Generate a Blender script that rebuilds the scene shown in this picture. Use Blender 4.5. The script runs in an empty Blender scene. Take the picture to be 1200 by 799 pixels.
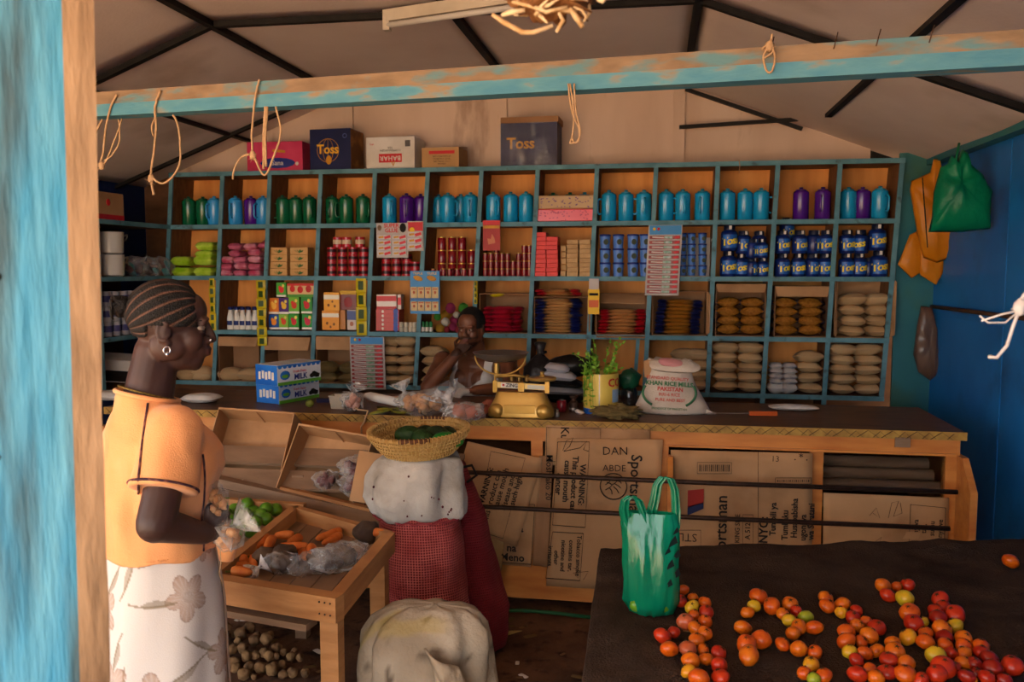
import bpy, bmesh, math, random
from mathutils import Vector as V, Matrix, Euler, noise
PI = math.pi
random.seed(7)
scene = bpy.context.scene
C = scene.collection

# ---------------------------------------------------------------- camera, world, sun, exposure
F, YAW, CH = 1000.0, math.radians(9.6), 1.6
PIT = math.atan2(85, F)
cd = bpy.data.cameras.new('camera')
cam = bpy.data.objects.new('camera', cd); C.objects.link(cam)
cam.location = (0, 0, CH); cam.rotation_euler = (PI/2 - PIT, 0, YAW)
cd.sensor_width = 36; cd.lens = 36*F/1200; cd.clip_start = .05
cd.dof.use_dof = True; cd.dof.focus_distance = 3.0; cd.dof.aperture_fstop = 5.6
scene.camera = cam
w = bpy.data.worlds.new('world'); scene.world = w; w.use_nodes = True
bg = w.node_tree.nodes['Background']
bg.inputs[0].default_value = (.93, .97, 1.0, 1); bg.inputs[1].default_value = 1.6
sl = bpy.data.lights.new('sun', 'SUN'); sun = bpy.data.objects.new('sun', sl); C.objects.link(sun)
sl.energy = 14.0; sl.color = (1, .93, .82); sl.angle = .01
sun.rotation_euler = Euler((math.radians(24), math.radians(-22), 0))
vs = scene.view_settings
vs.view_transform = 'Standard'; vs.look = 'None'; vs.gamma = 1; vs.use_curve_mapping = False
vs.exposure = 1.8

# ---------------------------------------------------------------- geometry of the view, used to measure positions in the place
_fw = V((-math.sin(YAW)*math.cos(PIT), math.cos(YAW)*math.cos(PIT), -math.sin(PIT)))
_rt = V((math.cos(YAW), math.sin(YAW), 0)); _up = _rt.cross(_fw); _cam = V((0, 0, CH))
def _ray(x, y): return _fw*F + _rt*(x-600) + _up*(399.5-y)
def PY(x, y, Y): d = _ray(x, y); return _cam + d*(Y/d.y)
def PZ(x, y, Z): d = _ray(x, y); return _cam + d*((Z-CH)/d.z)
def PX(x, y, X): d = _ray(x, y); return _cam + d*(X/d.x)
def SX(px, Y, z):
    k = (px-600)/F; c, s, cp, sp = math.cos(YAW), math.sin(YAW), math.cos(PIT), math.sin(PIT)
    return (k*(Y*c*cp-(z-CH)*sp)-Y*s)/(c+k*s*cp)
def mpp(p): return (V(p)-_cam).dot(_fw)/F

# ---------------------------------------------------------------- materials
def lin(h):
    if not isinstance(h, str): return tuple(h)+(1,)*(4-len(h))
    r = [int(h[i:i+2], 16)/255 for i in (0, 2, 4)]
    return tuple(((c+.055)/1.055)**2.4 if c > .04045 else c/12.92 for c in r)+(1,)
MATS = {}
def mat(name, c, c2=None, rough=.6, scale=6, bump=0, metal=0, stretch=(1, 1, 1), spec=.25, lo=.35, hi=.65, detail=5,
        bscale=None, alpha=None, trans=0, coat=0, c3=None, scale3=2, lo3=.55, hi3=.7, sheen=0, transl=None):
    if name in MATS: return MATS[name]
    m = bpy.data.materials.new(name); m.use_nodes = True; MATS[name] = m
    nt = m.node_tree; N, L = nt.nodes, nt.links; b = N['Principled BSDF']
    b.inputs['Roughness'].default_value = rough; b.inputs['Metallic'].default_value = metal
    b.inputs['Specular IOR Level'].default_value = spec
    b.inputs['Coat Weight'].default_value = coat; b.inputs['Coat Roughness'].default_value = .15
    b.inputs['Transmission Weight'].default_value = trans
    b.inputs['Sheen Weight'].default_value = sheen
    b.inputs['Base Color'].default_value = lin(c)
    if c2 or bump or c3:
        tc = N.new('ShaderNodeTexCoord'); mp = N.new('ShaderNodeMapping'); mp.inputs['Scale'].default_value = stretch
        oi = N.new('ShaderNodeObjectInfo'); ad = N.new('ShaderNodeVectorMath'); ad.operation = 'ADD'
        sc_ = N.new('ShaderNodeVectorMath'); sc_.operation = 'SCALE'; sc_.inputs[3].default_value = 40
        cb = N.new('ShaderNodeCombineXYZ')
        for i in range(3): L.new(oi.outputs['Random'], cb.inputs[i])
        L.new(cb.outputs[0], sc_.inputs[0]); L.new(tc.outputs['Object'], mp.inputs[0])
        L.new(mp.outputs[0], ad.inputs[0]); L.new(sc_.outputs[0], ad.inputs[1])
    def ns(s, d=detail):
        n = N.new('ShaderNodeTexNoise'); n.inputs['Scale'].default_value = s; n.inputs['Detail'].default_value = d
        L.new(ad.outputs[0], n.inputs['Vector']); return n
    def ramp(n, lo, hi):
        r = N.new('ShaderNodeMapRange'); r.inputs[1].default_value = lo; r.inputs[2].default_value = hi
        L.new(n.outputs[0], r.inputs[0]); return r
    col = None
    if c2:
        r = ramp(ns(scale), lo, hi); mx = N.new('ShaderNodeMix'); mx.data_type = 'RGBA'
        mx.inputs[6].default_value = lin(c); mx.inputs[7].default_value = lin(c2)
        L.new(r.outputs[0], mx.inputs[0]); col = mx.outputs[2]
    if c3:
        r = ramp(ns(scale3, 6), lo3, hi3); mx = N.new('ShaderNodeMix'); mx.data_type = 'RGBA'
        mx.inputs[6].default_value = lin(c); mx.inputs[7].default_value = lin(c3)
        if col: L.new(col, mx.inputs[6])
        L.new(r.outputs[0], mx.inputs[0]); col = mx.outputs[2]
    if col: L.new(col, b.inputs['Base Color'])
    if bump:
        bn = N.new('ShaderNodeBump'); bn.inputs['Strength'].default_value = bump; bn.inputs['Distance'].default_value = .01
        L.new(ns(bscale or scale*4).outputs[0], bn.inputs['Height']); L.new(bn.outputs[0], b.inputs['Normal'])
    out = N['Material Output']
    if transl:                               # thin translucent film
        t = N.new('ShaderNodeBsdfTranslucent'); t.inputs[0].default_value = lin(transl)
        ms = N.new('ShaderNodeMixShader'); ms.inputs[0].default_value = .35
        L.new(b.outputs[0], ms.inputs[1]); L.new(t.outputs[0], ms.inputs[2]); L.new(ms.outputs[0], out.inputs[0])
    if alpha is not None:                    # clear film: part see-through, part glossy
        t = N.new('ShaderNodeBsdfTransparent'); t.inputs[0].default_value = (.95, .95, .95, 1)
        ms = N.new('ShaderNodeMixShader'); ms.inputs[0].default_value = alpha
        if bump:                             # crinkle highlights put into the opacity: noise streaks, denser at grazing angles
            rr_ = ramp(ns(bscale*.45 if bscale else 12, 3), .5, .68); lw = N.new('ShaderNodeLayerWeight'); lw.inputs[0].default_value = .35
            a1 = N.new('ShaderNodeMath'); a1.operation = 'MULTIPLY_ADD'; a1.inputs[1].default_value = alpha*1.3; a1.inputs[2].default_value = alpha*.25; L.new(rr_.outputs[0], a1.inputs[0])
            a2 = N.new('ShaderNodeMath'); a2.operation = 'MULTIPLY_ADD'; a2.inputs[1].default_value = .35; L.new(lw.outputs['Facing'], a2.inputs[0]); L.new(a1.outputs[0], a2.inputs[2]); L.new(a2.outputs[0], ms.inputs[0])
        L.new(t.outputs[0], ms.inputs[1]); L.new(b.outputs[0], ms.inputs[2]); L.new(ms.outputs[0], out.inputs[0])
    return m
def vcmat(name, rough=.6, bump=0, bscale=60, spec=.3, sheen=0):
    m = mat(name, (.5, .5, .5), rough=rough, bump=bump, bscale=bscale, spec=spec, sheen=sheen); nt = m.node_tree
    a = nt.nodes.new('ShaderNodeVertexColor'); a.layer_name = 'Col'
    nt.links.new(a.outputs[0], nt.nodes['Principled BSDF'].inputs['Base Color']); return m
def wood(name, c, c2, **k):
    d = dict(rough=.65, scale=5, stretch=(1, 1, 9), bump=.25, bscale=14, lo=.3, hi=.7); d.update(k)
    return mat(name, c, c2, **d)

# ---------------------------------------------------------------- mesh building
def rotm(r):
    return Euler(r).to_matrix() if r else Matrix.Identity(3)
class MB:
    def __init__(s): s.v, s.f = [], []
    def add(s, vs, fs):
        o = len(s.v); s.v += [tuple(v) for v in vs]; s.f += [tuple(i+o for i in f) for f in fs]; return s
    def box(s, c, d, r=None, ch=0):
        R = rotm(r); c = V(c); hx, hy, hz = d[0]/2, d[1]/2, d[2]/2
        if ch:
            pts = []
            for k, (z, q) in enumerate(((-hz, ch), (-hz+ch, 0), (hz-ch, 0), (hz, ch))):
                for (x, y) in ((-1, -1), (1, -1), (1, 1), (-1, 1)):
                    pts.append(c+R@V((x*(hx-q), y*(hy-q), z)))
            fs = [(3, 2, 1, 0), (12, 13, 14, 15)]
            for k in range(3):
                for i in range(4): fs.append((k*4+i, k*4+(i+1) % 4, k*4+4+(i+1) % 4, k*4+4+i))
            return s.add(pts, fs)
        p = [c+R@V((x*hx, y*hy, z*hz)) for z in (-1, 1) for (x, y) in ((-1, -1), (1, -1), (1, 1), (-1, 1))]
        return s.add(p, [(3, 2, 1, 0), (4, 5, 6, 7), (0, 1, 5, 4), (1, 2, 6, 5), (2, 3, 7, 6), (3, 0, 4, 7)])
    def bar(s, a, b, w, h, upv=(0, 0, 1)):
        a, b = V(a), V(b); z = (b-a).normalized(); x = V(upv).cross(z)
        x = x.normalized() if x.length > 1e-6 else V((1, 0, 0)); y = z.cross(x)
        p = [q+x*(i*w/2)+y*(j*h/2) for q in (a, b) for (i, j) in ((-1, -1), (1, -1), (1, 1), (-1, 1))]
        return s.add(p, [(3, 2, 1, 0), (4, 5, 6, 7), (0, 1, 5, 4), (1, 2, 6, 5), (2, 3, 7, 6), (3, 0, 4, 7)])
    def prism(s, pts, n, t):          # polygon extruded by t along n
        pts = [V(p) for p in pts]; n = V(n).normalized()*t; k = len(pts)
        return s.add(pts+[p+n for p in pts], [tuple(range(k))[::-1], tuple(range(k, 2*k))]+[(i, (i+1) % k, k+(i+1) % k, k+i) for i in range(k)])
    def loft(s, rings, cap=True):
        n = len(rings[0]); o = len(s.v); vs = [p for r in rings for p in r]; fs = []
        for k in range(len(rings)-1):
            for i in range(n):
                j = (i+1) % n; fs.append((k*n+i, k*n+j, k*n+n+j, k*n+n+i))
        if cap: fs += [tuple(range(n))[::-1], tuple(range((len(rings)-1)*n, len(rings)*n))]
        return s.add(vs, fs)
    def lathe(s, prof, n=20, c=(0, 0, 0), r=None):
        R = rotm(r); c = V(c)
        return s.loft([[c+R@V((max(q, 1e-5)*math.cos(2*PI*i/n), max(q, 1e-5)*math.sin(2*PI*i/n), z)) for i in range(n)] for q, z in prof])
    def tube(s, pts, rad, n=6, closed=False):
        pts = [V(p) for p in pts]; k = len(pts)
        if not hasattr(rad, '__len__'): rad = [rad]*k
        ts = []
        for i in range(k):
            a, b = (pts[(i-1) % k], pts[(i+1) % k]) if closed else (pts[max(i-1, 0)], pts[min(i+1, k-1)])
            t = b-a; ts.append(t.normalized() if t.length > 1e-9 else V((0, 0, 1)))
        x = ts[0].orthogonal().normalized(); rings = []
        for i in range(k):
            x = x-ts[i]*x.dot(ts[i]); x = x.normalized() if x.length > 1e-6 else ts[i].orthogonal().normalized(); y = ts[i].cross(x)
            rings.append([pts[i]+(x*math.cos(2*PI*j/n)+y*math.sin(2*PI*j/n))*rad[i] for j in range(n)])
        if closed: rings.append(rings[0])
        return s.loft(rings, not closed)
    def ell(s, c, r, n=14, m=9, rot=None, nz=0, ns=8, e=1.0):
        R = rotm(rot) if not isinstance(rot, Matrix) else rot; c = V(c)
        if not hasattr(r, '__len__'): r = (r, r, r)
        sg = lambda t: math.copysign(abs(t)**e, t)
        rings = []
        for k in range(m+1):
            th = -PI/2+PI*k/m; ct, st = max(math.cos(th), 1e-4), math.sin(th)
            ring = []
            for i in range(n):
                ph = 2*PI*i/n; d = V((sg(ct)*sg(math.cos(ph)), sg(ct)*sg(math.sin(ph)), sg(st)))
                if nz: d = d*(1+nz*noise.noise(d*ns*.25+c*13))
                ring.append(c+R@V((d.x*r[0], d.y*r[1], d.z*r[2])))
            rings.append(ring)
        return s.loft(rings)
    def caps(s, a, b, ra, rb, n=18):
        a, b = V(a), V(b); t = (b-a); L = t.length; t = t.normalized(); x = t.orthogonal().normalized(); y = t.cross(x); rings = []
        for q in (-1, -.8, -.5, 0):
            rr = ra*math.sqrt(max(1-q*q, 1e-4)); rings.append([a+t*q*ra+(x*math.cos(2*PI*i/n)+y*math.sin(2*PI*i/n))*rr for i in range(n)])
        for q in (0, .5, .8, 1):
            rr = rb*math.sqrt(max(1-q*q, 1e-4)); rings.append([b+t*q*rb+(x*math.cos(2*PI*i/n)+y*math.sin(2*PI*i/n))*rr for i in range(n)])
        return s.loft(rings)
    def pillow(s, c, d, n=9, rot=None, puff=2.2, pinch=.06, seed=0, ex=.42):   # filled bag lying flat
        R = rotm(rot); c = V(c); rows = []
        for sg in (-1, 1):
            for j in range(n+1):
                for i in range(n+1):
                    u, v = 2*i/n-1, 2*j/n-1
                    h = ((1-abs(u)**puff)*(1-abs(v)**puff))**ex
                    x = u*(1-pinch*(1-v*v)*0-pinch*(abs(v)**3)); y = v*(1-pinch*(abs(u)**3))
                    w = 1+.13*noise.noise(V((u*1.7+seed*3.1, v*1.7, sg*.4+seed)))
                    rows.append(c+R@V((x*d[0]/2, y*d[1]/2, sg*h*w*d[2]/2)))
        fs = []; q = n+1; o = q*q
        for j in range(n):
            for i in range(n):
                a = j*q+i; fs.append((a+q, a+q+1, a+1, a)); fs.append((o+a, o+a+1, o+a+q+1, o+a+q))
        return s.add(rows, fs)
    def sheet(s, fn, nu, nv, t=0):    # fn(u,v)->point, both 0..1
        o = [V(fn(i/nu, j/nv)) for j in range(nv+1) for i in range(nu+1)]; q = nu+1
        fs = [(j*q+i, j*q+i+1, j*q+q+i+1, j*q+q+i) for j in range(nv) for i in range(nu)]
        if not t: return s.add(o, fs)
        nr = [V((0, 0, 0)) for _ in o]
        for f in fs:
            k = (o[f[1]]-o[f[0]]).cross(o[f[3]]-o[f[0]])
            for i in f: nr[i] += k
        back = [p-nv_.normalized()*t for p, nv_ in zip(o, nr)]; n0 = len(o)
        bf = [tuple(i+n0 for i in f)[::-1] for f in fs]
        edge = [i for i in range(nu+1)]+[j*q+nu for j in range(1, nv+1)]+[nv*q+i for i in range(nu-1, -1, -1)]+[j*q for j in range(nv-1, 0, -1)]
        sf = [(edge[k], n0+edge[k], n0+edge[(k+1) % len(edge)], edge[(k+1) % len(edge)]) for k in range(len(edge))]
        return s.add(o+back, fs+bf+sf)
    def mesh(s, name, m=None, smooth=False, weld=False):
        me = bpy.data.meshes.new(name); me.from_pydata(s.v, [], s.f)
        if weld:
            bm = bmesh.new(); bm.from_mesh(me); bmesh.ops.remove_doubles(bm, verts=bm.verts, dist=1e-4)
            bmesh.ops.recalc_face_normals(bm, faces=bm.faces); bm.to_mesh(me); bm.free()
        if m: me.materials.append(m)
        if smooth: smooth_mesh(me, smooth)
        return me
    def build(s, name, m, parent=None, smooth=False, weld=False):
        return obj(name, s.mesh(name, m, smooth, weld), parent)
def smooth_mesh(me, ang=True):
    me.polygons.foreach_set('use_smooth', [True]*len(me.polygons))
    if ang is not True:
        try: me.set_sharp_from_angle(angle=math.radians(ang))
        except Exception: pass
def obj(name, me, parent=None, loc=None, rot=None, scale=None):
    o = bpy.data.objects.new(name, me); C.objects.link(o)
    if parent: o.parent = parent
    if loc is not None: o.location = loc
    if rot is not None: o.rotation_euler = rot
    if scale is not None: o.scale = scale
    return o
def tag(o, label, cat, group=None, kind=None):
    if label: o['label'] = label
    if cat: o['category'] = cat
    if group: o['group'] = group
    if kind: o['kind'] = kind
    return o
def struct(o): o['kind'] = 'structure'; return o
def thing(name, label, cat, loc=(0, 0, 0), rot=(0, 0, 0), group=None, scale=None):
    o = bpy.data.objects.new(name, None); C.objects.link(o); o.empty_display_size = .02
    o.location = loc; o.rotation_euler = rot
    if scale is not None: o.scale = scale if hasattr(scale, '__len__') else (scale,)*3
    return tag(o, label, cat, group)
def place(tpl, name, label, cat, loc, rot=(0, 0, 0), group=None, scale=None):
    """tpl: list of (part_name, mesh, [(sub_name, mesh)...]); a single entry makes a thing of one mesh"""
    if scale is not None and not hasattr(scale, '__len__'): scale = (scale,)*3
    if len(tpl) == 1 and not tpl[0][2:]:
        return tag(obj(name, tpl[0][1], None, loc, rot, scale), label, cat, group)
    t = thing(name, label, cat, loc, rot, group, scale)
    for p in tpl:
        q = obj(p[0], p[1], t)
        for sname, sm in (p[2] if len(p) > 2 else []): obj(sname, sm, q)
    return t
ORD = ['first', 'second', 'third', 'fourth', 'fifth', 'sixth', 'seventh', 'eighth', 'ninth', 'tenth', 'eleventh', 'twelfth', 'thirteenth', 'fourteenth', 'fifteenth', 'sixteenth', 'seventeenth', 'eighteenth', 'nineteenth', 'twentieth']
ORD += ['twenty-'+o for o in ORD[:9]]+['thirtieth']+['thirty-'+o for o in ORD[:9]]+['fortieth']+['forty-'+o for o in ORD[:9]]
def text_mesh(s, h, m, bold=0, bend=0, ext=.0004, ax='CENTER', sp=1.0):
    cu = bpy.data.curves.new('printed_text', 'FONT'); cu.body = s; cu.size = h*1.38; cu.align_x = ax; cu.align_y = 'CENTER'
    cu.extrude = ext; cu.offset = bold*h; cu.resolution_u = 2; cu.space_character = sp; cu.space_line = .85
    o = bpy.data.objects.new('printed_text', cu); C.objects.link(o)
    dg = bpy.context.evaluated_depsgraph_get(); me = bpy.data.meshes.new_from_object(o.evaluated_get(dg))
    bpy.data.objects.remove(o); bpy.data.curves.remove(cu)
    if bend:
        for v in me.vertices:
            a = v.co.x/bend; q = bend+v.co.z
            v.co = (q*math.sin(a), v.co.y, q*math.cos(a)-bend)
    me.materials.clear(); me.materials.append(m); me.name = 'printed_text'
    return me
def text(s, pos, h, m, parent, rot=0, bold=0, name='printed_text', base=(PI/2, 0, 0), sp=1.0, ax='CENTER', xs=1):
    me = text_mesh(s, h, m, bold, 0, .0004, ax, sp)
    o = obj(name, me, parent)
    o.matrix_basis = Matrix.Translation(pos) @ Euler(base).to_matrix().to_4x4() @ Matrix.Rotation(rot, 4, 'Z') @ Matrix.Diagonal((xs, 1, 1, 1))
    return o
def frame_mb(x0, x1, z0, z1, t, y):    # printed rectangle outline on a plane facing -y
    b = MB()
    for a in ((x0, x1, z0, z0+t), (x0, x1, z1-t, z1), (x0, x0+t, z0, z1), (x1-t, x1, z0, z1)):
        b.box(((a[0]+a[1])/2, y, (a[2]+a[3])/2), (a[1]-a[0], .0008, a[3]-a[2]))
    return b
def remesh(mb, voxel, it, name, m, parent, fac=.5):
    me = mb.mesh(name, m); o = bpy.data.objects.new(name, me); C.objects.link(o)
    r = o.modifiers.new('r', 'REMESH'); r.mode = 'VOXEL'; r.voxel_size = voxel; r.use_smooth_shade = True
    if it: q = o.modifiers.new('s', 'SMOOTH'); q.iterations = it; q.factor = fac
    dg = bpy.context.evaluated_depsgraph_get(); me2 = bpy.data.meshes.new_from_object(o.evaluated_get(dg))
    bpy.data.objects.remove(o); me2.name = name
    if not me2.materials: me2.materials.append(m)
    smooth_mesh(me2); return obj(name, me2, parent)
def paint(me, fn):
    ca = me.color_attributes.new('Col', 'FLOAT_COLOR', 'POINT'); d = []
    for v in me.vertices:
        c = fn(v.co); d += [c[0], c[1], c[2], 1]
    ca.data.foreach_set('color', d)
def sm(t, a, b):
    t = min(1, max(0, (t-a)/(b-a))); return t*t*(3-2*t)
def mixc(a, b, t): return tuple(a[i]*(1-t)+b[i]*t for i in range(3))
# ---------------------------------------------------------------- shared materials
m_dirt = mat('dirt', '4a3122', '6b4a35', rough=.95, scale=5, bump=.8, bscale=30, c3='2e1d14', scale3=14)
m_sand = mat('sand', '9c8062', 'b09678', rough=.95, scale=.6)
m_tarp = mat('ceiling_sheet', 'cfbab0', 'dccac0', rough=.7, scale=1.6, bump=.12, bscale=60, c3='b09a8c', scale3=1.1, lo3=.6, hi3=.75)
m_black = mat('black_batten', '100c0a', '1c1613', rough=.7, scale=20)
m_ply = mat('grey_plywood', 'bfa28c', 'd0b5a0', rough=.75, scale=3, stretch=(1, 1, .3), bump=.1, c3='6d4527', scale3=3.2, lo3=.62, hi3=.74)
m_orange_ply = wood('orange_plywood', 'bd7434', 'e49c52', scale=3.2, stretch=(3.5, 2, .5), bump=.1, lo=.25, hi=.75)
m_brown = wood('brown_board', '5c3a22', '7d5233', scale=6, stretch=(1, 6, 2))
m_teal = mat('teal_paint', '45707c', '5d8a96', rough=.55, scale=9, bump=.15, c3='3a4a4a', scale3=16, lo3=.6, hi3=.72)
m_tealw = mat('teal_wall', '24606e', '2f6c72', rough=.5, scale=3, c3='3d5f45', scale3=2.4, lo3=.5, hi3=.7)
m_blue = mat('blue_wall', '1660a6', '1d70b8', rough=.45, scale=2.2, bump=.1, bscale=200, c3='123f70', scale3=3, lo3=.55, hi3=.8)
m_navy = mat('navy_wall', '0e2450', '142c5c', rough=.6, scale=3)
m_orangewood = wood('orange_wood', 'a8622b', 'c5803f', scale=4, stretch=(1, 5, 5), rough=.4, coat=.2, bump=.1)
m_rawwood = wood('raw_wood', '96643a', 'b98553', scale=4, stretch=(1, 1, 6))
m_greywood = wood('grey_wood', '6d5440', '8a6d55', scale=4, stretch=(1, 1, 6))
m_card = mat('cardboard', 'a07852', 'b48a62', rough=.8, scale=3, bump=.35, bscale=9, c3='7d5a3c', scale3=3.5, lo3=.52, hi3=.75)
m_card2 = mat('dark_cardboard', '8a6242', '9b7250', rough=.85, scale=4, bump=.2, bscale=14)
m_ink = mat('black_ink', '1d1714', rough=.8)
m_iron = mat('dark_iron', '2b1d17', '3d2a20', rough=.5, scale=30, metal=.4, bump=.2)
m_white = mat('white_paper', 'd8d2ca', 'c8c0b6', rough=.6, scale=8)
m_red = mat('red_paper', 'c2212a', rough=.45)
m_yellow = mat('yellow_paper', 'e0b010', rough=.45)
m_film = mat('clear_film', 'e8e6e4', rough=.12, alpha=.12, bump=.9, bscale=26, spec=.9)
m_film2 = mat('crinkled_film', 'f0eeec', rough=.18, alpha=.24, bump=1, bscale=34, spec=.9)
m_glass = mat('dark_glass', '15130f', rough=.03, alpha=.14, spec=.6)
m_twine = mat('twine', 'a88460', 'c09c76', rough=.9, scale=60)
m_rust = mat('rust', '3a2418', '54331f', rough=.8, scale=30)

# ---------------------------------------------------------------- setting
def floor_fn(u, v):
    x, y = -3.7+u*5.5, -1+v*6.8
    return (x, y, .012*noise.noise(V((x*2.2, y*2.2, 0)))+.007*noise.noise(V((x*9, y*9, 3))))
struct(MB().sheet(floor_fn, 110, 130).build('floor', m_dirt, smooth=True))
g = MB()
for a, b, c_, d in ((-40, -40, 40, -1), (-40, -1, -3.7, 40), (1.8, -1, 40, 40), (-3.7, 5.8, 1.8, 40)): g.add([(a, b, 0), (c_, b, 0), (c_, d, 0), (a, d, 0)], [(0, 1, 2, 3)])
struct(g.build('ground', m_sand))

YB, Y0 = 5.62, -2.0                      # back wall, front edge of the roof, extended unseen to shape the light
XL, XA, XB, XR = -3.62, -2.09, .16, 1.6
ZF, SL, SR = 2.76, .385, .379
def zc(x): return ZF-(XA-x)*SL if x < XA else (ZF-(x-XB)*SR if x > XB else ZF)
ceil = struct(thing('ceiling', None, None))
for (xa, xb) in ((XL, XA), (XA, -.92), (-.92, XB), (XB, XR+.15)):
    for (ya, yb) in ((Y0, 1.6), (1.6, 3.85), (3.85, YB+.12)):
        def fn(u, v):
            x, y = xa+(xb-xa)*u, ya+(yb-ya)*v
            e = (u*(1-u)*v*(1-v))**.5*2
            return (x, y, zc(x)-e*(.03+.035*noise.noise(V((x*1.3, y*1.3, 5)))))
        MB().sheet(fn, 14, 18, -.004).build('panel', m_tarp, ceil, smooth=True)
def batten(a, b, w=.036, t=.02): MB().bar(a, b, w, t).build('batten', m_black, ceil)
for x in (XA, -.92, XB): batten((x, Y0, zc(x)-.014), (x, YB, zc(x)-.014), .036, .03)
for x in (-2.78, .93): batten((x, Y0, zc(x)-.02), (x, YB-.55 if x > 0 else YB, zc(x)-.02))
for y in (1.6, 3.85):
    for (a, b) in ((XL, XA), (XA, XB), (XB, XR)): batten((a, y, zc(a)-.012), (b, y, zc(b)-.012), .036, .03)
batten((XL, 5.3, zc(XL)-.03), (XA, 5.3, zc(XA)-.03)); batten((XB, 5.52, zc(XB)-.05), (.86, 5.5, zc(.86)-.05))

wb = struct(thing('wall_back', None, None))
def gable(x0, x1, z0, y, m, nm='panel', t=.015, xs=()):
    xs = [x0]+[x for x in (XA, XB) if x0 < x < x1]+[x1]
    MB().prism([(x0, y, z0)]+[(x1, y, z0)]+[(x, y, zc(x)-.005) for x in xs[::-1]], (0, 1, 0), t).build(nm, m, wb)
for x0, x1 in ((-3.35, -2.06), (-2.05, -1.03), (-1.02, .115), (.125, 1.28)): gable(x0, x1, 2.0, YB-.02, m_ply)
for x0, x1 in ((-2.10, -2.03), (-1.09, -.98), (.09, .16)): gable(x0, x1, 2.2, YB-.04, m_ply, 'cover_strip')
MB().prism([(XL-.1, YB+.012, 2.0), (XR+.2, YB+.012, 2.0), (XR+.2, YB+.012, zc(XR+.2)+.1), (XB, YB+.012, ZF+.1), (XA, YB+.012, ZF+.1), (XL-.1, YB+.012, zc(XL-.1)+.1)], (0, 1, 0), .02).build('backing', m_black, wb)  # black filler sheet added for the shaded gap under the ceiling
MB().box(((XL+XR)/2, YB+.09, 1.6), (XR-XL+1.2, .03, 3.2)).build('backing', m_black, wb)  # unseen board added to block sky light leaking in behind the gable
MB().box(((XL+XR)/2, YB+.02, 1.1), (XR-XL+.3, .03, 2.3)).build('panel', m_brown, wb)
MB().box((1.505, 5.36, 1.13), (.235, .02, 2.28)).build('panel', m_tealw, wb)
MB().bar(PY(796, 149, 5.5), PY(962, 138, 5.5), .035, .02).build('stick', m_black, wb)

wr = struct(thing('wall_right', None, None))
for (ya, yb) in ((Y0, 1.75), (1.76, 4.3), (4.31, 5.4)):
    for (z0, z1) in ((0, 1.33), (1.385, 2.28)):
        MB().box((XR+.01, (ya+yb)/2, (z0+z1)/2), (.02, yb-ya-.004, z1-z0)).build('panel', m_blue, wr)
    MB().box((XR-.002, (ya+yb)/2, 1.357), (.03, yb-ya, .05)).build('rail', m_blue, wr)
MB().box((XR+.04, (Y0+5.4)/2, 1.2), (.03, 5.5-Y0, 2.5)).build('backing', m_navy, wr)  # unseen board added to block light through the panel seams
MB().box((XR-.03, (Y0+5.4)/2, 2.235), (.07, 5.4-Y0, .075)).build('top_beam', m_tealw, wr)
MB().tube([PX(1092, 359, 1.57), PX(1130, 364, 1.57), PX(1200, 373, 1.57), (1.57, 3.3, 1.37)], .011, 8).build('conduit', m_rust, wr, True)
wl = struct(thing('wall_left', None, None))
for (ya, yb) in ((1.4, 3.2), (3.21, YB)): MB().box((XL, (ya+yb)/2, 1.1), (.03, yb-ya, 2.25)).build('panel', m_navy, wl)

wf = struct(thing('unseen_light_block', None, None))  # boards added behind the camera, unseen, to cut light from the right
for (xa, xb) in ((.55, 1.08), (1.085, 1.6)): MB().box(((xa+xb)/2, -.75, 1.15), (xb-xa, .03, 2.3)).build('panel', m_blue, wf)
# cross beam under the ceiling, front post
m_beam_b = mat('beam_brown', '7d6650', '947a60', rough=.8, scale=6, stretch=(1, 4, 4), bump=.2, c3='5d8288', scale3=5, lo3=.52, hi3=.66)
m_beam_t = mat('beam_blue', '4a8298', '5f929e', rough=.7, scale=6, stretch=(1, 4, 4), bump=.2, c3='8f7a60', scale3=6, lo3=.55, hi3=.68)
bl, br = PY(100, 126, 3.05), PY(1215, 59, 2.45)
bm_ = struct(thing('trim_1', None, None))
dz = V((0, 0, .021))
d_ = (br-bl).normalized()
MB().bar(bl-d_*.9+dz, br+d_*.75+dz, .07, .052).build('upper_face', m_beam_b, bm_)
MB().bar(bl-d_*.9-dz, br+d_*.75-dz, .072, .044).build('painted_edge', m_beam_t, bm_)
def beam_at(px):
    lo, hi = -.3, 1.3
    for _ in range(40):
        m_ = (lo+hi)/2; v = bl.lerp(br, m_)-_cam; q_ = 600+F*v.dot(_rt)/v.dot(_fw)
        if q_ < px: lo = m_
        else: hi = m_
    return bl.lerp(br, lo)
for q in (902, 975, 1024, 1085):
    p = beam_at(q)+V((0, -.037, .04))
    MB().tube([p+V((-.004, 0, -.012)), p+V((.004, -.012, .03))], .0016, 5).build('nail', m_rust, bm_)

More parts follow.
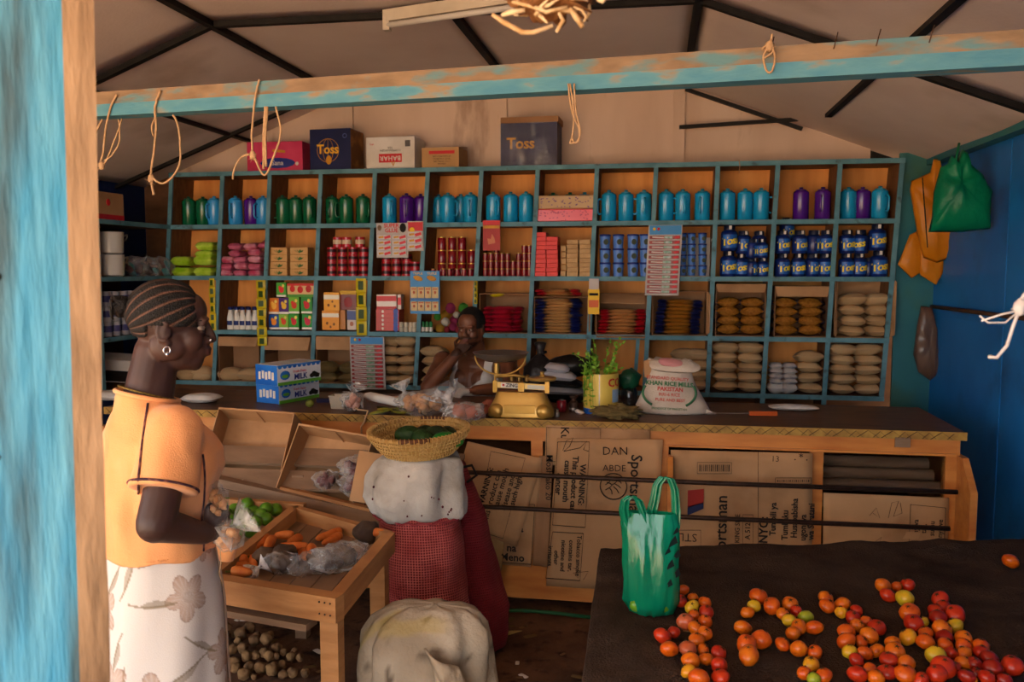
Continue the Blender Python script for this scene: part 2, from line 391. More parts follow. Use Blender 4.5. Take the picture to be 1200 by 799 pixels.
m_bluepost = mat('blue_post', '3280a4', '5c9cb6', rough=.6, scale=6, stretch=(5, 5, .7), bump=.7, bscale=11, c3='3a5560', scale3=3.6, lo3=.46, hi3=.66)
m_rough = wood('rough_sawn', '84694f', 'a8896a', scale=7, stretch=(3, 3, .6), bump=.9, bscale=12, c3='46301f', scale3=3.4, lo3=.5, hi3=.66, rough=.9)
po = thing('wooden_post', 'upright door post, blue-painted board beside a bare rough-sawn edge', 'post', (PY(83, 400, 1.0).x, 1.0, 0), (0, 0, math.radians(35.7)))
def postring(x0, x1, y0, y1, wob, sd):
    rings = []
    for k in range(40):
        z = 2.62*k/39; lx = .0135*(z-1.5)/.9; wv = wob*noise.noise(V((z*4, sd, 0)))+wob*.5*noise.noise(V((z*13, sd, 2)))
        rings.append([V((x0+lx, y0, z)), V((x1+lx+wv, y0+wv, z)), V((x1+lx+wv, y1, z)), V((x0+lx, y1, z))])
    return rings
MB().loft(postring(-.20, 0, -.004, .04, .001, 1)).build('blue_board', m_bluepost, po)
MB().loft(postring(0, .036, -.008, .05, .0035, 2)).build('bare_edge', m_rough, po)
for (a, b) in ((3, 325), (2, 543)):
    MB().ell((-.079-(b-325)*.00005, -.005, 1.6-(b-315)*.00105), (.005, .003, .005), 8, 5).build('nail_head', m_iron, po, True)

# ---------------------------------------------------------------- wall shelf
YS, YD = 5.30, 5.57
ZR = [2.222, 1.876, 1.537, 1.176, .83]
ct = [200, 260, 315.5, 375.5, 439, 501, 564, 630, 699.5, 769, 841.5, 912, 985, 1058]
cb = [190, 250, 306, 364.5, 427, 486, 551, 617, 687, 755, 829, 894, 966, 1033]
XT = [SX(p, YS, ZR[0]) for p in ct]; XBt = [SX(p, YS, ZR[4]) for p in cb]
def colx(i, z): t = (ZR[0]-z)/(ZR[0]-ZR[4]); return XT[i]*(1-t)+XBt[i]*t
BT = .014
shelf = thing('goods_shelf', 'large teal-edged wooden compartment shelf filled with goods against the back wall', 'shelf', (-.9, YS, 0))
def L_(p): return V(p)-V((-.9, YS, 0))
def hexa(b, p, q, w, y0, y1):      # leaning upright from p to q (x,z) with width w
    vs = [L_((x+s*w/2, y, z)) for (x, z) in (p, q) for (s, y) in ((-1, y0), (1, y0), (1, y1), (-1, y1))]
    return b.add(vs, [(3, 2, 1, 0), (4, 5, 6, 7), (0, 1, 5, 4), (1, 2, 6, 5), (2, 3, 7, 6), (3, 0, 4, 7)])
for r, z in enumerate(ZR):
    x0, x1 = colx(0, z)-.015, colx(13, z)+.015
    b_ = MB().box(L_(((x0+x1)/2, (YS+.012+YD)/2, z)), (x1-x0, YD-YS-.012, 2*BT-.004)).build('shelf_board', m_brown, shelf)
    MB().box(L_(((x0+x1)/2, YS+.006, z)), (x1-x0, .014, 2*BT)).build('front_edge', m_teal, b_)
for i in range(14):
    zb = .72 if i in (11, 12) else ZR[4]
    p, q = (colx(i, zb), zb), (colx(i, ZR[0]), ZR[0]-BT)
    b_ = hexa(MB(), p, q, .024, YS+.016, YD).build('divider', m_brown, shelf)
    hexa(MB(), p, q, .027, YS+.003, YS+.016).build('front_edge', m_teal, b_)
for i in range(13):
    vs = [L_((colx(i, ZR[4])+.002, YD, ZR[4])), L_((colx(i+1, ZR[4])-.002, YD, ZR[4])), L_((colx(i+1, ZR[0])-.002, YD, ZR[0])), L_((colx(i, ZR[0])+.002, YD, ZR[0]))]
    MB().prism(vs, (0, 1, 0), .012).build('back_panel', m_orange_ply, shelf)
for k in (7,):    # second upright close to a divider in the bottom row
    x = SX(751, YS, 1.0)-.02; hexa(MB(), (x-.02, ZR[4]), (x, ZR[3]-BT), .022, YS+.01, YS+.04).build('upright_batten', m_teal, shelf)

# shelf on the left wall
XS = -3.22
side = thing('side_shelf', 'dark teal-edged shelf along the left wall meeting the large shelf', 'shelf', (XS, 4.9, 0))
ys0 = PX(116, 300, XS).y
def LS(p): return V(p)-V((XS, 4.9, 0))
for z in ZR[1:]:
    b_ = MB().box(LS((XS-.19, (ys0-.5+YS)/2, z)), (.36, YS-ys0+.5, .024)).build('shelf_board', m_brown, side)
    MB().box(LS((XS-.004, (ys0-.5+YS)/2, z)), (.014, YS-ys0+.5, .028)).build('front_edge', m_teal, b_)
for y in (ys0, ys0-.45):
    b_ = MB().box(LS((XS-.19, y, 1.36)), (.36, .024, 1.06)).build('divider', m_brown, side)
    MB().box(LS((XS-.005, y, 1.36)), (.012, .028, 1.06)).build('front_edge', m_teal, b_)
MB().box(LS((XS-.385, (ys0-.5+YS)/2, 1.4)), (.012, YS-ys0+.5, 1.2)).build('back_panel', mat('dark_panel', '3a2018', '4a2a1e', rough=.7, scale=4), side)

# ---------------------------------------------------------------- counter
YC, YCB, ZC = 3.877, 4.56, .90
XC0, XC1 = -2.75, 1.305
m_ctop = wood('counter_top', '4a2f20', '6a4630', scale=3, stretch=(1, 6, 6), rough=.5, coat=.08, bump=.08, c3='2b1a12', scale3=3)
m_edge = mat('counter_edging', 'a8843e', '8a6630', rough=.6, scale=20)
m_edge2 = mat('counter_edging_dark', '35200f', rough=.6)
ctr = thing('shop_counter', 'long wooden shop counter with glazed front patched with cardboard', 'counter', (-.6, YC, 0))
def LC(p): return V(p)-V((-.6, YC, 0))
def cb_(nm, x0, x1, y0, y1, z0, z1, m, par=None):
    return MB().box(LC(((x0+x1)/2, (y0+y1)/2, (z0+z1)/2)), (x1-x0, y1-y0, z1-z0)).build(nm, m, par or ctr)
cb_('counter_top', XC0, XC1+.01, YC, YCB, ZC-.028, ZC, m_ctop)
eg = cb_('edging', XC0, XC1+.012, YC-.008, YC, ZC-.034, ZC+.002, m_edge)
k = 0; x = XC0+.02
while x < XC1-.05:                                 # zigzag print of the edging
    b = MB()
    for (u, v) in ((x, x+.045), (x+.09, x+.045)):
        b.bar(LC((u, YC-.0085, ZC-.032)), LC((v, YC-.0085, ZC)), .0012, .008, (0, 1, 0))
    b.bar(LC((x+.068, YC-.0085, ZC-.030)), LC((x+.095, YC-.0085, ZC-.004)), .0012, .005, (0, 1, 0))
    b.bar(LC((x+.022, YC-.0085, ZC-.030)), LC((x-.005, YC-.0085, ZC-.004)), .0012, .005, (0, 1, 0))
    b.build('zigzag', m_edge2, eg); x += .1
cb_('top_rail', XC0+.03, XC1-.01, YC+.004, YC+.045, ZC-.1, ZC-.034, m_orangewood)
cb_('top_rail_lip', SX(782, YC, .8), XC1-.03, YC-.006, YC+.01, ZC-.104, ZC-.094, m_orangewood)
ups = [SX(p, YC, .7) for p in (120, 330, 629, 776, 957, 1118)]
for i, x in enumerate(ups):
    wd = .055 if i < 5 else .07
    cb_('upright', x-wd/2, x+wd/2, YC+.004, YC+.05, .05, ZC-.1, m_orangewood)
for i in range(5): cb_('glass_pane', ups[i]+.028, ups[i+1]-.028, YC+.022, YC+.027, .22, ZC-.1, m_glass)
cb_('bottom_board', XC0+.03, XC1-.01, YC+.002, YC+.03, .045, .225, m_orangewood)
cb_('inner_shelf', XC0+.03, XC1-.02, YC+.06, YCB-.02, .44, .455, m_brown)
cb_('back_panel', XC0+.03, XC1-.02, YCB-.02, YCB, .03, ZC-.03, m_brown)
cb_('side_panel', XC1-.03, XC1-.012, YC+.05, YCB-.02, .03, ZC-.03, m_orangewood)
cb_('side_panel', XC0+.02, XC0+.04, YC+.05, YCB-.02, .03, ZC-.03, m_brown)
for x in (XC0+.06, -1.0, .3, XC1-.06): cb_('foot', x-.03, x+.03, YC+.06, YC+.12, -.02, .05, m_brown)
cb_('paper_scrap', SX(1048, YC, .84), SX(1066, YC, .84), YC-.012, YC-.004, .83, .872, m_greywood)
# brackets carrying two iron bars
for (px, z0, z1, w_) in ((782, .50, .76, .024), (1128, .40, .80, .028)):
    x = SX(px, YC-.08, .65)
    MB().prism([LC((x, YC, z0)), LC((x, YC-.17, z0)), LC((x, YC-.17, z1-.12)), LC((x, YC-.05, z1)), LC((x, YC, z1))], (1, 0, 0), w_).build('bracket', m_orangewood, ctr)
for (a, b) in (((548, 552), (1122, 578)), ((548, 592), (1113, 620))):
    p, q = PY(*a, 3.72), PY(*b, 3.72); q.z = (p.z+q.z)/2; p.z = q.z
    MB().tube([LC(p-V((.9, 0, 0))), LC(p), LC(p.lerp(q, .5)-V((0, 0, .004))), LC(q)], .0105, 8).build('iron_bar', m_iron, ctr, True)
# ---------------------------------------------------------------- goods on the large shelf
ROWN = ['top', 'second', 'third', 'bottom']
def cell(r, c): return '%s compartment, %s shelf row' % (ORD[c], ROWN[r])
def ZS(r): return ZR[r+1]+BT
def lathe_mesh(nm, prof, m, n=20, sm_=50): return MB().lathe(prof, n).mesh(nm, m, sm_)
# lidded enamel-look jugs
def jug_tpl(nm, col, lidcol):
    m = mat('jug_'+nm, col, rough=.25, coat=.35, spec=.4); ml = mat('juglid_'+nm, lidcol, rough=.35)
    body = lathe_mesh('body', [(0, 0), (.046, 0), (.0505, .005), (.0505, .154), (.0495, .162), (.045, .168), (.036, .171), (0, .171)], m, 24)
    lid = lathe_mesh('lid', [(0, .169), (.034, .169), (.034, .176), (.030, .179), (.013, .18), (.011, .184), (.014, .189), (.010, .193), (0, .193)], ml, 18)
    hd = MB().tube([(.045, 0, .135), (.068, 0, .138), (.077, 0, .125), (.077, 0, .06), (.068, 0, .045), (.045, 0, .048)], .0065, 8).mesh('handle', m, True)
    return [('body', body), ('lid', lid), ('handle', hd)]
JUG = {'dark green': jug_tpl('green', '0b5a38', '0c4a32'), 'sky blue': jug_tpl('sky', '2f8fd0', '2a86c2'), 'turquoise blue': jug_tpl('turq', '1390c4', '2a7f9e'), 'purple': jug_tpl('purple', '4a1480', '3a1068')}
G, B_, T, P = 'dark green', 'sky blue', 'turquoise blue', 'purple'
# (column, [(pixel centre, colour, handle angle deg, depth)])
J = [(0, [(221.5, G, 60, 0), (238, G, 200, .02), (251.5, B_, 250, .0)]), (1, [(276, B_, 265, 0), (294.5, P, 60, .02), (308.5, B_, 240, .03)]),
     (2, [(331.5, G, 180, 0), (347, G, 70, .02), (363, G, 300, 0)]), (3, [(389.5, G, 270, .03), (406, G, 200, 0), (425.5, G, 320, 0)]),
     (4, [(456.5, T, 300, 0), (476.5, P, 280, .0), (493, P, 190, .06)]), (5, [(514, T, 100, .11), (525, T, 340, 0), (540, T, 120, .11), (551.5, T, 275, 0)]),
     (6, [(578, T, 310, 0), (598.5, T, 80, 0), (616.5, T, 100, 0)]), (8, [(713.5, T, 200, 0), (733.5, T, 350, 0), (754.5, T, 275, 0)]),
     (9, [(780.5, T, 340, 0), (800, T, 280, 0), (823, T, 255, 0)]), (10, [(852.5, T, 100, 0), (873, T, 340, .02), (892, T, 8, 0)]),
     (11, [(938.5, P, 90, 0), (964, P, 250, 0)]), (12, [(994, T, 345, .03), (1010.5, P, 200, .04), (1031, T, 300, 0)])]
for c, js in J:
    for k, (px, col, ang, dy) in enumerate(js):
        y = YS+.075+dy
        pos = ['left', 'middle', 'right'][k] if len(js) == 3 else ['left', 'right'][k] if len(js) == 2 else ORD[k]+' from left'
        place(JUG[col], 'lidded_jug', '%s lidded jug, %s one in the %s' % (col, pos, cell(0, c)), 'jug', (SX(px, y, ZS(0)+.09), y, ZS(0)), (0, 0, math.radians(ang)), 'lidded jugs on the top shelf row', (.92, .92, 1.0))
for k, (px, col) in enumerate(((648, G), (668, G), (685, T))):
    place(JUG[col], 'lidded_jug', '%s lidded jug behind the patterned packs, %s from left' % (col, ORD[k]), 'jug', (SX(px, 5.49, ZS(0)+.09), 5.49, ZS(0)), (0, 0, 1.5), 'lidded jugs on the top shelf row')

def boxm(nm, d, m, ch=.002): return MB().box((0, 0, d[2]/2), d, None, ch).mesh(nm, m)
def dots(nm, w, h, n, m, sd, yo, s=.009):
    rd = random.Random(sd); b = MB()
    for k in range(n): b.box((rd.uniform(-w/2, w/2)*.9, yo, rd.uniform(.12, .88)*h), (s*rd.uniform(.6, 1.6), .0012, s*rd.uniform(.4, .9)), (0, rd.uniform(-.6, .6), 0))
    return b.mesh(nm, m)
# patterned packs in front of jugs (top row, eighth compartment)
m_tanpat, m_pinkpat = mat('tan_wrap', 'c0a078', 'b8966c', rough=.4), mat('pink_wrap', 'e2555c', 'd8485a', rough=.3, coat=.3)
w_ = 65*mpp((-.6, 5.36, 1.9))
for k, (z, h, m, dm, lab) in enumerate(((0, .078, m_pinkpat, mat('pink_dots', 'a82848', rough=.4), 'pink wrapped bale with dark specks under the tan one, top shelf row'), (.079, .082, m_tanpat, mat('purple_dots', '6a4a78', rough=.5), 'tan wrapped bale with violet specks lying on the pink one'))):
    place([('wrapper', boxm('wrapper', (w_, .2, h), m, .006)), ('print', dots('print', w_, h, 34, dm, k, -.1006))], 'wrapped_bale', lab, 'package', (SX(664.5, 5.42, 2), 5.42, ZS(0)+z))

# ---- second row
def stack(tpl, name, cat, lab, group, r, c, cols, layers, dz, y=YS+.06, jit=.0, rz=0, tops=None, zo=0, sc=None):
    """cols: pixel centres left to right; layers: count or per-column list"""
    for i, px in enumerate(cols):
        n = layers[i] if hasattr(layers, '__len__') else layers
        for k in range(n):
            z = ZS(r)+zo+k*dz
            yy = y+random.uniform(-jit, jit)
            place(tpl, name, '%s, %s column, %s layer up, %s' % (lab, ORD[i], ORD[k], cell(r, c)), cat, (SX(px, yy, z), yy, z), (0, 0, rz+random.uniform(-jit, jit)*6), group, sc)
def tin_tpl(nm, r, h, m, band, lid):
    out = [('can', lathe_mesh('can', [(0, 0), (r, 0), (r, h-.001), (r*.93, h-.001), (r*.92, h-.004), (0, h-.004)], m, 18)),
           ('label_band', lathe_mesh('label_band', [(r+.0006, h*.3), (r+.0006, h*.72)], band, 18)), ('lid', lathe_mesh('lid', [(0, h-.0035), (r*.9, h-.0035), (r*.9, h-.002), (0, h-.002)], lid, 14))]
    return out
m_tinred, m_tindark, m_cream = mat('tin_red', 'b0202a', rough=.3, coat=.4), mat('tin_dark', '3a1216', rough=.35), mat('tin_cream', 'c8b090', rough=.35)
m_wine, m_gold, m_steel = mat('wine_red', '780f1a', rough=.22, coat=.5), mat('gold_metal', 'b08a3c', rough=.3, metal=.7), mat('steel', '8a8580', rough=.35, metal=.8)
TIN = tin_tpl('tin', .0315, .0465, m_tinred, m_tindark, m_steel)
TIN2 = tin_tpl('tin2', .0315, .066, m_tinred, m_cream, m_steel)
stack(TIN, 'tin', 'tin', 'small red tin with dark band', 'red tins, second shelf row', 1, 3, [389, 401.5, 414, 426.5], 4, .047, YS+.05)
for k, px in enumerate((396, 406.5, 422)):
    y = YS+.06; place(TIN2, 'tin', 'taller red and cream tin standing on the tin stack, %s from left' % ORD[k], 'tin', (SX(px, y, ZS(1)+.2), y, ZS(1)+.188), (0, 0, k), 'red tins, second shelf row')
stack(TIN, 'tin', 'tin', 'small red tin with dark band', 'red tins under the hanging card', 1, 4, [453, 465, 477, 487], [3, 3, 3, 2], .047, YS+.06)
CAN = [('can', lathe_mesh('can', [(0, 0), (.026, 0), (.027, .003), (.027, .079), (.025, .082), (0, .082)], m_wine, 18)), ('rim', lathe_mesh('rim', [(.0272, .077), (.0285, .078), (.0285, .083), (.0265, .083)], m_gold, 16))]
stack(CAN, 'can', 'can', 'wine red can', 'wine red cans, second shelf row', 1, 5, [518, 530, 541.5], 3, .0835, YS+.07)
stack(CAN, 'can', 'can', 'wine red can beside tall stack', 'wine red cans, second shelf row', 1, 5, [553], 2, .0835, YS+.06)
CANS = [('can', lathe_mesh('can', [(0, 0), (.0165, 0), (.017, .002), (.017, .046), (0, .047)], m_wine, 14)), ('rim', lathe_mesh('rim', [(.0172, .043), (.018, .044), (.018, .048), (.016, .048)], m_gold, 12))]
stack(CANS, 'battery_cell', 'battery', 'short red cylinder in front', 'short red cylinders in front of tall cans', 1, 5, [508, 520, 527, 536, 544, 551.5], 1, .05, YS+.025)
stack(CANS, 'battery_cell', 'battery', 'short red cylinder', 'short red cylinders, seventh compartment', 1, 6, [569, 575.5, 582, 588.5, 595, 601.5, 608, 614.5, 620.5], [3, 3, 4, 3, 3, 2, 3, 4, 4], .049, YS+.05, .006)
# red soap boxes and tan soap boxes
m_coral, m_tanbox = mat('coral_box', 'e0463f', 'd23c3c', rough=.5, scale=20), mat('tan_box', 'c09a6a', 'ab8658', rough=.6, scale=20)
bw = 13.5*mpp((-.6, 5.36, 1.6))
BX = [('box', boxm('box', (bw-.003, .15, .0265), m_coral))]; BX2 = [('box', boxm('box', (bw-.004, .15, .0275), m_tanbox))]; BX3 = [('box', boxm('box', (.03, .12, .034), m_tanbox))]
stack(BX, 'carton_pack', 'box', 'flat coral red box', 'coral red boxes', 1, 7, [635, 648.5], [10, 9], .0275, YS+.09, .004)
stack(BX2, 'carton_pack', 'box', 'flat tan box', 'tan boxes beside the red ones', 1, 7, [672, 686.5], 8, .0285, YS+.09, .004)
stack(BX3, 'carton_pack', 'box', 'small tan box end', 'small tan boxes between stacks', 1, 7, [661.5], 5, .039, YS+.1, .008)
# lidded blue cups
m_cup, m_cupd, m_cupb = mat('cup_blue', '5a83c8', '4d78c0', rough=.35), mat('cup_dark', '1c2c74', rough=.35), mat('cup_badge', '233018', rough=.5)
def cup_tpl(sc=1, m=m_cup, md=m_cupd):
    h = .086*sc; r = .034*sc
    q = MB()
    for k in range(12):
        a = 2*PI*k/12; q.v.append((r*.0+.016*sc*math.cos(a)+.008, -r*.97, h*.45+.018*sc*math.sin(a)))
    me = MB().prism(q.v, (0, -1, 0), .003).mesh('badge', m_cupb)
    return [('cup', lathe_mesh('cup', [(0, 0), (r*.86, 0), (r*.98, h*.86), (0, h*.86)], m, 18)), ('lid', lathe_mesh('lid', [(0, h*.86), (r*1.06, h*.86), (r*1.06, h*.95), (r*.98, h), (0, h)], md, 18)), ('badge', me)]
CUP = cup_tpl()
stack(CUP, 'lidded_cup', 'tub', 'lidded light blue tub', 'light blue tubs, second shelf row', 1, 8, [709, 724.5, 741.5, 756], 3, .0865, YS+.05)
CUP2 = cup_tpl(.74, mat('cup_blue2', '3f6fb8', rough=.4), m_cupd)
stack(CUP2, 'lidded_cup', 'tub', 'small blue tub in tray', 'small blue tubs in a tray', 1, 9, [799.5, 810.5, 823], 4, .0655, YS+.07, zo=.005)
tw = 44*mpp((0, 5.36, 1.6)); tx = SX(808, YS+.1, 1.6)
tr = thing('packing_tray', 'shallow white-edged cardboard tray holding small blue tubs', 'tray', (tx, YS+.1, ZS(1)))
for (nm, c_, d) in (('bottom', (0, 0, .002), (tw, .13, .004)), ('side', (tw/2+.016, .01, .115), (.005, .13, .23)), ('back', (0.01, .075, .12), (tw, .004, .24))):
    MB().box(c_, d).build(nm, m_white if nm != 'bottom' else m_card, tr)
# TOSS jars
m_jar, m_cap, m_ty = mat('jar_blue', '0c2468', '0a1d58', rough=.3, coat=.3), mat('jar_cap', '101830', rough=.35), mat('toss_yellow', 'f0d21c', rough=.4)
m_lbl = mat('jar_label', '2a66b8', '1c4f9a', rough=.3, scale=30)
def jar_tpl(sc=1.0):
    r, h = .045*sc, .112*sc
    body = lathe_mesh('jar', [(0, 0), (r*.92, 0), (r, .006), (r, h*.82), (r*.9, h*.92), (r*.62, h), (0, h)], m_jar, 22)
    cap = lathe_mesh('cap', [(0, h), (r*.66, h), (r*.66, h+.022*sc), (r*.6, h+.026*sc), (0, h+.026*sc)], m_cap, 18)
    lb = MB()
    for j in range(8):
        for i in range(2): pass
    lb.sheet(lambda u, v: (r*1.006*math.sin((u-.5)*1.9), -r*1.006*math.cos((u-.5)*1.9), h*(.14+.64*v)-.012*sc*0), 8, 2)
    lab = lb.mesh('label', m_lbl, True)
    tx = text_mesh('Toss', .042*sc, m_ty, .035, r*1.012, .0006, sp=.9)
    for v in tx.vertices: v.co = (v.co.x, -(v.co.z+r*1.012), v.co.y+h*.47+v.co.x*.18)
    cp = MB().box((0, -r*.66, h+.013*sc), (.014*sc, .004, .02*sc)).mesh('cap_highlight', m_white)  # white patch painted on as the cap's highlight
    return [('jar', body), ('cap', cap, [('cap_highlight', cp)]), ('label', lab, [('printed_text', tx)])]
JB, JM, JS = jar_tpl(1.12), jar_tpl(1.0), jar_tpl(.82)
def jars(c, lst):
    n = {}
    for (px, lv, tp, rz, dy, z) in lst:
        k = n.get(lv, 0); n[lv] = k+1; y = YS+.06+dy; zz = ZS(1)+z
        place(tp, 'washing_powder_jar', 'blue jar with yellow lettering, %s in %s layer, %s' % (ORD[k], ['lower', 'upper'][lv], cell(1, c)), 'jar', (SX(px, y, zz+.06), y, zz), (0, 0, rz), 'blue jars with yellow lettering')
h1, h2, h3 = .112*1.12+.0295, .138, .138*.82
jars(10, [(853.5, 0, JB, .1, 0, 0), (869.5, 0, JM, -.2, .01, 0), (880.5, 0, JS, 1.2, -.005, 0), (893.5, 0, JS, .3, 0, 0), (854.5, 1, JB, .1, 0, h1), (871, 1, JM, .5, .01, h2), (889.5, 1, JM, .2, .06, h2), (881, 1, JS, 1.3, -.01, h3), (893, 1, JS, -.1, -.01, h3)])
jars(11, [(916.5, 0, JM, .5, 0, 0), (935.5, 0, JM, 0, 0, 0), (951.5, 0, JM, .6, .01, 0), (966.5, 0, JM, .2, 0, 0), (917, 1, JM, .3, 0, h2), (937, 1, JM, .4, 0, h2), (953.5, 1, JM, 1.2, .01, h2), (968, 1, JM, .1, 0, h2), (922, 1, JM, .6, .1, h2+.08)])
jars(12, [(991.5, 0, JM, .2, 0, 0), (1006.5, 0, JM, .3, .01, 0), (1018, 0, JS, 1.4, .03, 0), (1029.5, 0, JB, .1, 0, 0), (992.5, 1, JM, .2, 0, h2), (1008.5, 1, JM, -.7, .01, h2), (1028, 1, JB, .1, 0, h1)])
# soft packs: lime, pink
def packs(nm, cat, mlist, lst, r, c, lab, grp, d, band=None):
    for k, (px, py, rx, sc) in enumerate(lst):
        y = YS+.09; p = PY(px, py, y)
        me = MB().pillow((0, 0, 0), d, 12, None, 6, .02, k, .5).mesh('wrapper', mlist[k % len(mlist)], True)
        tpl = [('wrapper', me)]
        if 0: tpl.append(('label', MB().box((0, -d[1]*.33, 0), (d[0]*.5, d[1]*.36, d[2]*.72), None, .003).mesh('label', band)))
        place(tpl, nm, '%s, %s one of the pile in the %s' % (lab, ORD[k], cell(r, c)), cat, p, (rx, 0, 0), grp, sc)
ml, mp1, mp2 = mat('lime_pack', '8ab418', 'bcd850', rough=.4, scale=16), mat('pink_pack', 'b04060', 'd898a8', rough=.4, scale=14), mat('pink_pack_b', 'c87088', '983050', rough=.4, scale=14)
m_dgrn = mat('leaf_green', '2c5a20', rough=.4)
packs('soap_pack', 'soap', [ml], [(218.5, 318.5, 0, 1), (243.5, 318.5, .03, 1), (217, 306, 0, 1), (243, 305.5, 0, 1), (244, 298.5, 0, .92), (245, 288.5, 0, .95)], 1, 0, 'lime green soap pack', 'lime green soap packs', (.135, .16, .062), mat('lime_label', 'c4dc50', rough=.3))
packs('biscuit_pack', 'pack', [mp1, mp2], [(270, 320, 0, 1), (286, 320.5, 0, 1), (303, 320.5, 0, 1), (270, 312.5, .04, 1), (287, 312, 0, 1), (303, 312.5, 0, 1), (271, 304.5, 0, 1), (285.5, 304, .1, 1), (303, 304, 0, 1), (279, 297, 0, .9), (303, 296, 0, 1), (280, 289, 0, 1), (298, 288.5, .1, 1), (312, 286, .3, .8)], 1, 1, 'pink soap pack', 'pink soap packs', (.092, .15, .046), mat('pink_label', 'd8a8b4', rough=.3))
# tan soap bars wrapped in twos with leaf print
m_leafbox = mat('tan_soap_box', 'bf8f52', 'c89c62', rough=.45, scale=20)
leaf = MB()
for a in (-.9, -.3, .3, .9):
    leaf.prism([(0, -.0505, .008), (.024*math.sin(a)-.006*math.cos(a), -.0505, .02+.008*math.cos(a)), (.042*math.sin(a), -.0505, .016+.018*math.cos(a)), (.024*math.sin(a)+.008*math.cos(a), -.0505, .012+.006*math.cos(a))], (0, -1, 0), .001)
SB = [('box', boxm('box', (.122, .1, .0465), m_leafbox, .003)), ('leaf_print', leaf.mesh('leaf_print', m_dgrn))]
for i, px in enumerate((330, 354)):
    for k in range(4):
        z = ZS(1)+k*.0472; o = place(SB, 'soap_box', 'tan soap box with green leaf print, %s column, %s layer, third compartment' % (['left', 'right'][i], ORD[k]), 'box', (SX(px, YS+.09, z), YS+.09, z), (0, 0, 0), 'tan soap boxes with leaf print')
# ---- third row
m_bottle, m_bcap, m_blab = mat('bottle_white', 'd6d2ca', rough=.35), mat('bottle_cap', '141c5c', rough=.35), mat('bottle_label', '20306a', rough=.5)
BOT = [('bottle', lathe_mesh('bottle', [(0, 0), (.0205, 0), (.0225, .004), (.0225, .075), (.017, .105), (.012, .125), (.012, .135), (0, .135)], m_bottle, 16)), ('cap', lathe_mesh('cap', [(0, .133), (.0155, .133), (.0155, .15), (.013, .153), (0, .153)], m_bcap, 14)),
       ('label', MB().sheet(lambda u, v: (.0229*math.sin((u-.5)*1.8), -.0229*math.cos((u-.5)*1.8), .03+.03*v), 6, 1).mesh('label', m_blab, True))]
stack(BOT, 'milk_bottle', 'bottle', 'white bottle with navy cap', 'white bottles with navy caps', 2, 1, [270.5, 278, 285, 292, 299.5], 1, 0, YS+.05)
stack(BOT, 'milk_bottle', 'bottle', 'white bottle with navy cap behind', 'white bottles with navy caps', 2, 1, [274.5, 283, 291, 298.5], 1, 0, YS+.12)
def jb(px0, px1, py0, py1, cols, lab, r=2, c=2, dy=.05, nm='juice_box', cat='box', dep=.06):
    y = YS+dy; a, b = PY(px0, py1, y), PY(px1, py0, y); wd, h = b.x-a.x, b.z-a.z
    t = thing(nm, lab, cat, ((a.x+b.x)/2, y, a.z))
    MB().box((0, dep/2, h/2), (wd*.98, dep, h*.99), None, .0015).build('box', mat('jb_'+cols[0], cols[0], rough=.4, coat=.2), t)
    rd = random.Random(lab)
    for q in cols[1:]:
        if q.startswith('band'):
            _, z0, z1, cc = q.split(','); z0, z1 = float(z0)*h, float(z1)*h
            MB().box((0, -.0003, (z0+z1)/2), (wd*.985, .0012, z1-z0)).build('colour_band', mat('jb_'+cc, cc, rough=.4), t)
        elif q.startswith('blob'):
            _, x_, z_, s_, cc = q.split(','); MB().ell((float(x_)*wd, .0005, float(z_)*h), (float(s_)*wd, .0014, float(s_)*wd*1.1), 10, 6).build('fruit_print', mat('jb_'+cc, cc, rough=.4), t, True)
    return t
fr = lambda base, fruit, name, where: ([base, 'band,.02,.14,e8e4d8', 'blob,.02,.5,.3,%s' % fruit, 'blob,-.14,.66,.17,%s' % fruit, 'blob,.2,.78,.15,e8d060'], '%s juice box with fruit print, %s' % (name, where))
for (x0, x1, y0, y1, base, fruit, nm, wh) in ((315, 326.5, 368.5, 386, '1c4f9a', 'e88a20', 'blue', 'bottom left'), (327, 337.5, 368, 386, '86b83c', 'd84820', 'lime', 'second in bottom line'), (338.5, 350, 368, 386, '2f9a2c', 'c82030', 'green', 'third in bottom line'), (354, 366.5, 368, 386, '1e8a34', 'c82848', 'green', 'right end of bottom line'),
        (315, 326.5, 349, 368, 'd8741c', 'f0b040', 'orange', 'left end of middle line'), (327, 338, 349, 368, '4a2070', 'e0b030', 'purple', 'second in middle line'), (338.5, 350.5, 348, 367.5, '6ab02c', 'd03820', 'light green', 'third in middle line'), (353, 365.5, 348, 367.5, '2a8a2c', 'c01c28', 'dark green', 'right end of middle line'), (324, 335, 331, 348, '4aa030', 'd82828', 'green', 'alone on the top line')):
    cs, lb_ = fr(base, fruit, nm, wh); jb(x0, x1, y0, y1, cs, lb_)
jb(336.5, 368.5, 332, 348, ['d8b078', 'band,.0,.2,4a9030', 'blob,-.3,.6,.11,c82020', 'blob,-.02,.55,.12,c82020', 'blob,.28,.6,.12,b01c1c', 'band,.82,1,c83028'], 'wide juice box with red fruit print lying on the top line')
jb(379.5, 397.5, 342.5, 364, ['e09a14', 'band,.62,.86,e8e0cc', 'blob,-.2,.3,.09,7a4a10', 'blob,.2,.25,.08,7a4a10', 'blob,.05,.5,.07,7a4a10'], 'yellow orange carton with white label, upper of two', 2, 3, .04, 'cereal_box')
jb(377.5, 397, 364, 386.5, ['dc8c12', 'band,.66,.86,e8e0cc', 'blob,-.2,.35,.08,7a4a10', 'blob,.2,.3,.08,7a4a10', 'blob,0,.16,.07,7a4a10'], 'yellow orange carton with white label, lower of two', 2, 3, .04, 'cereal_box')
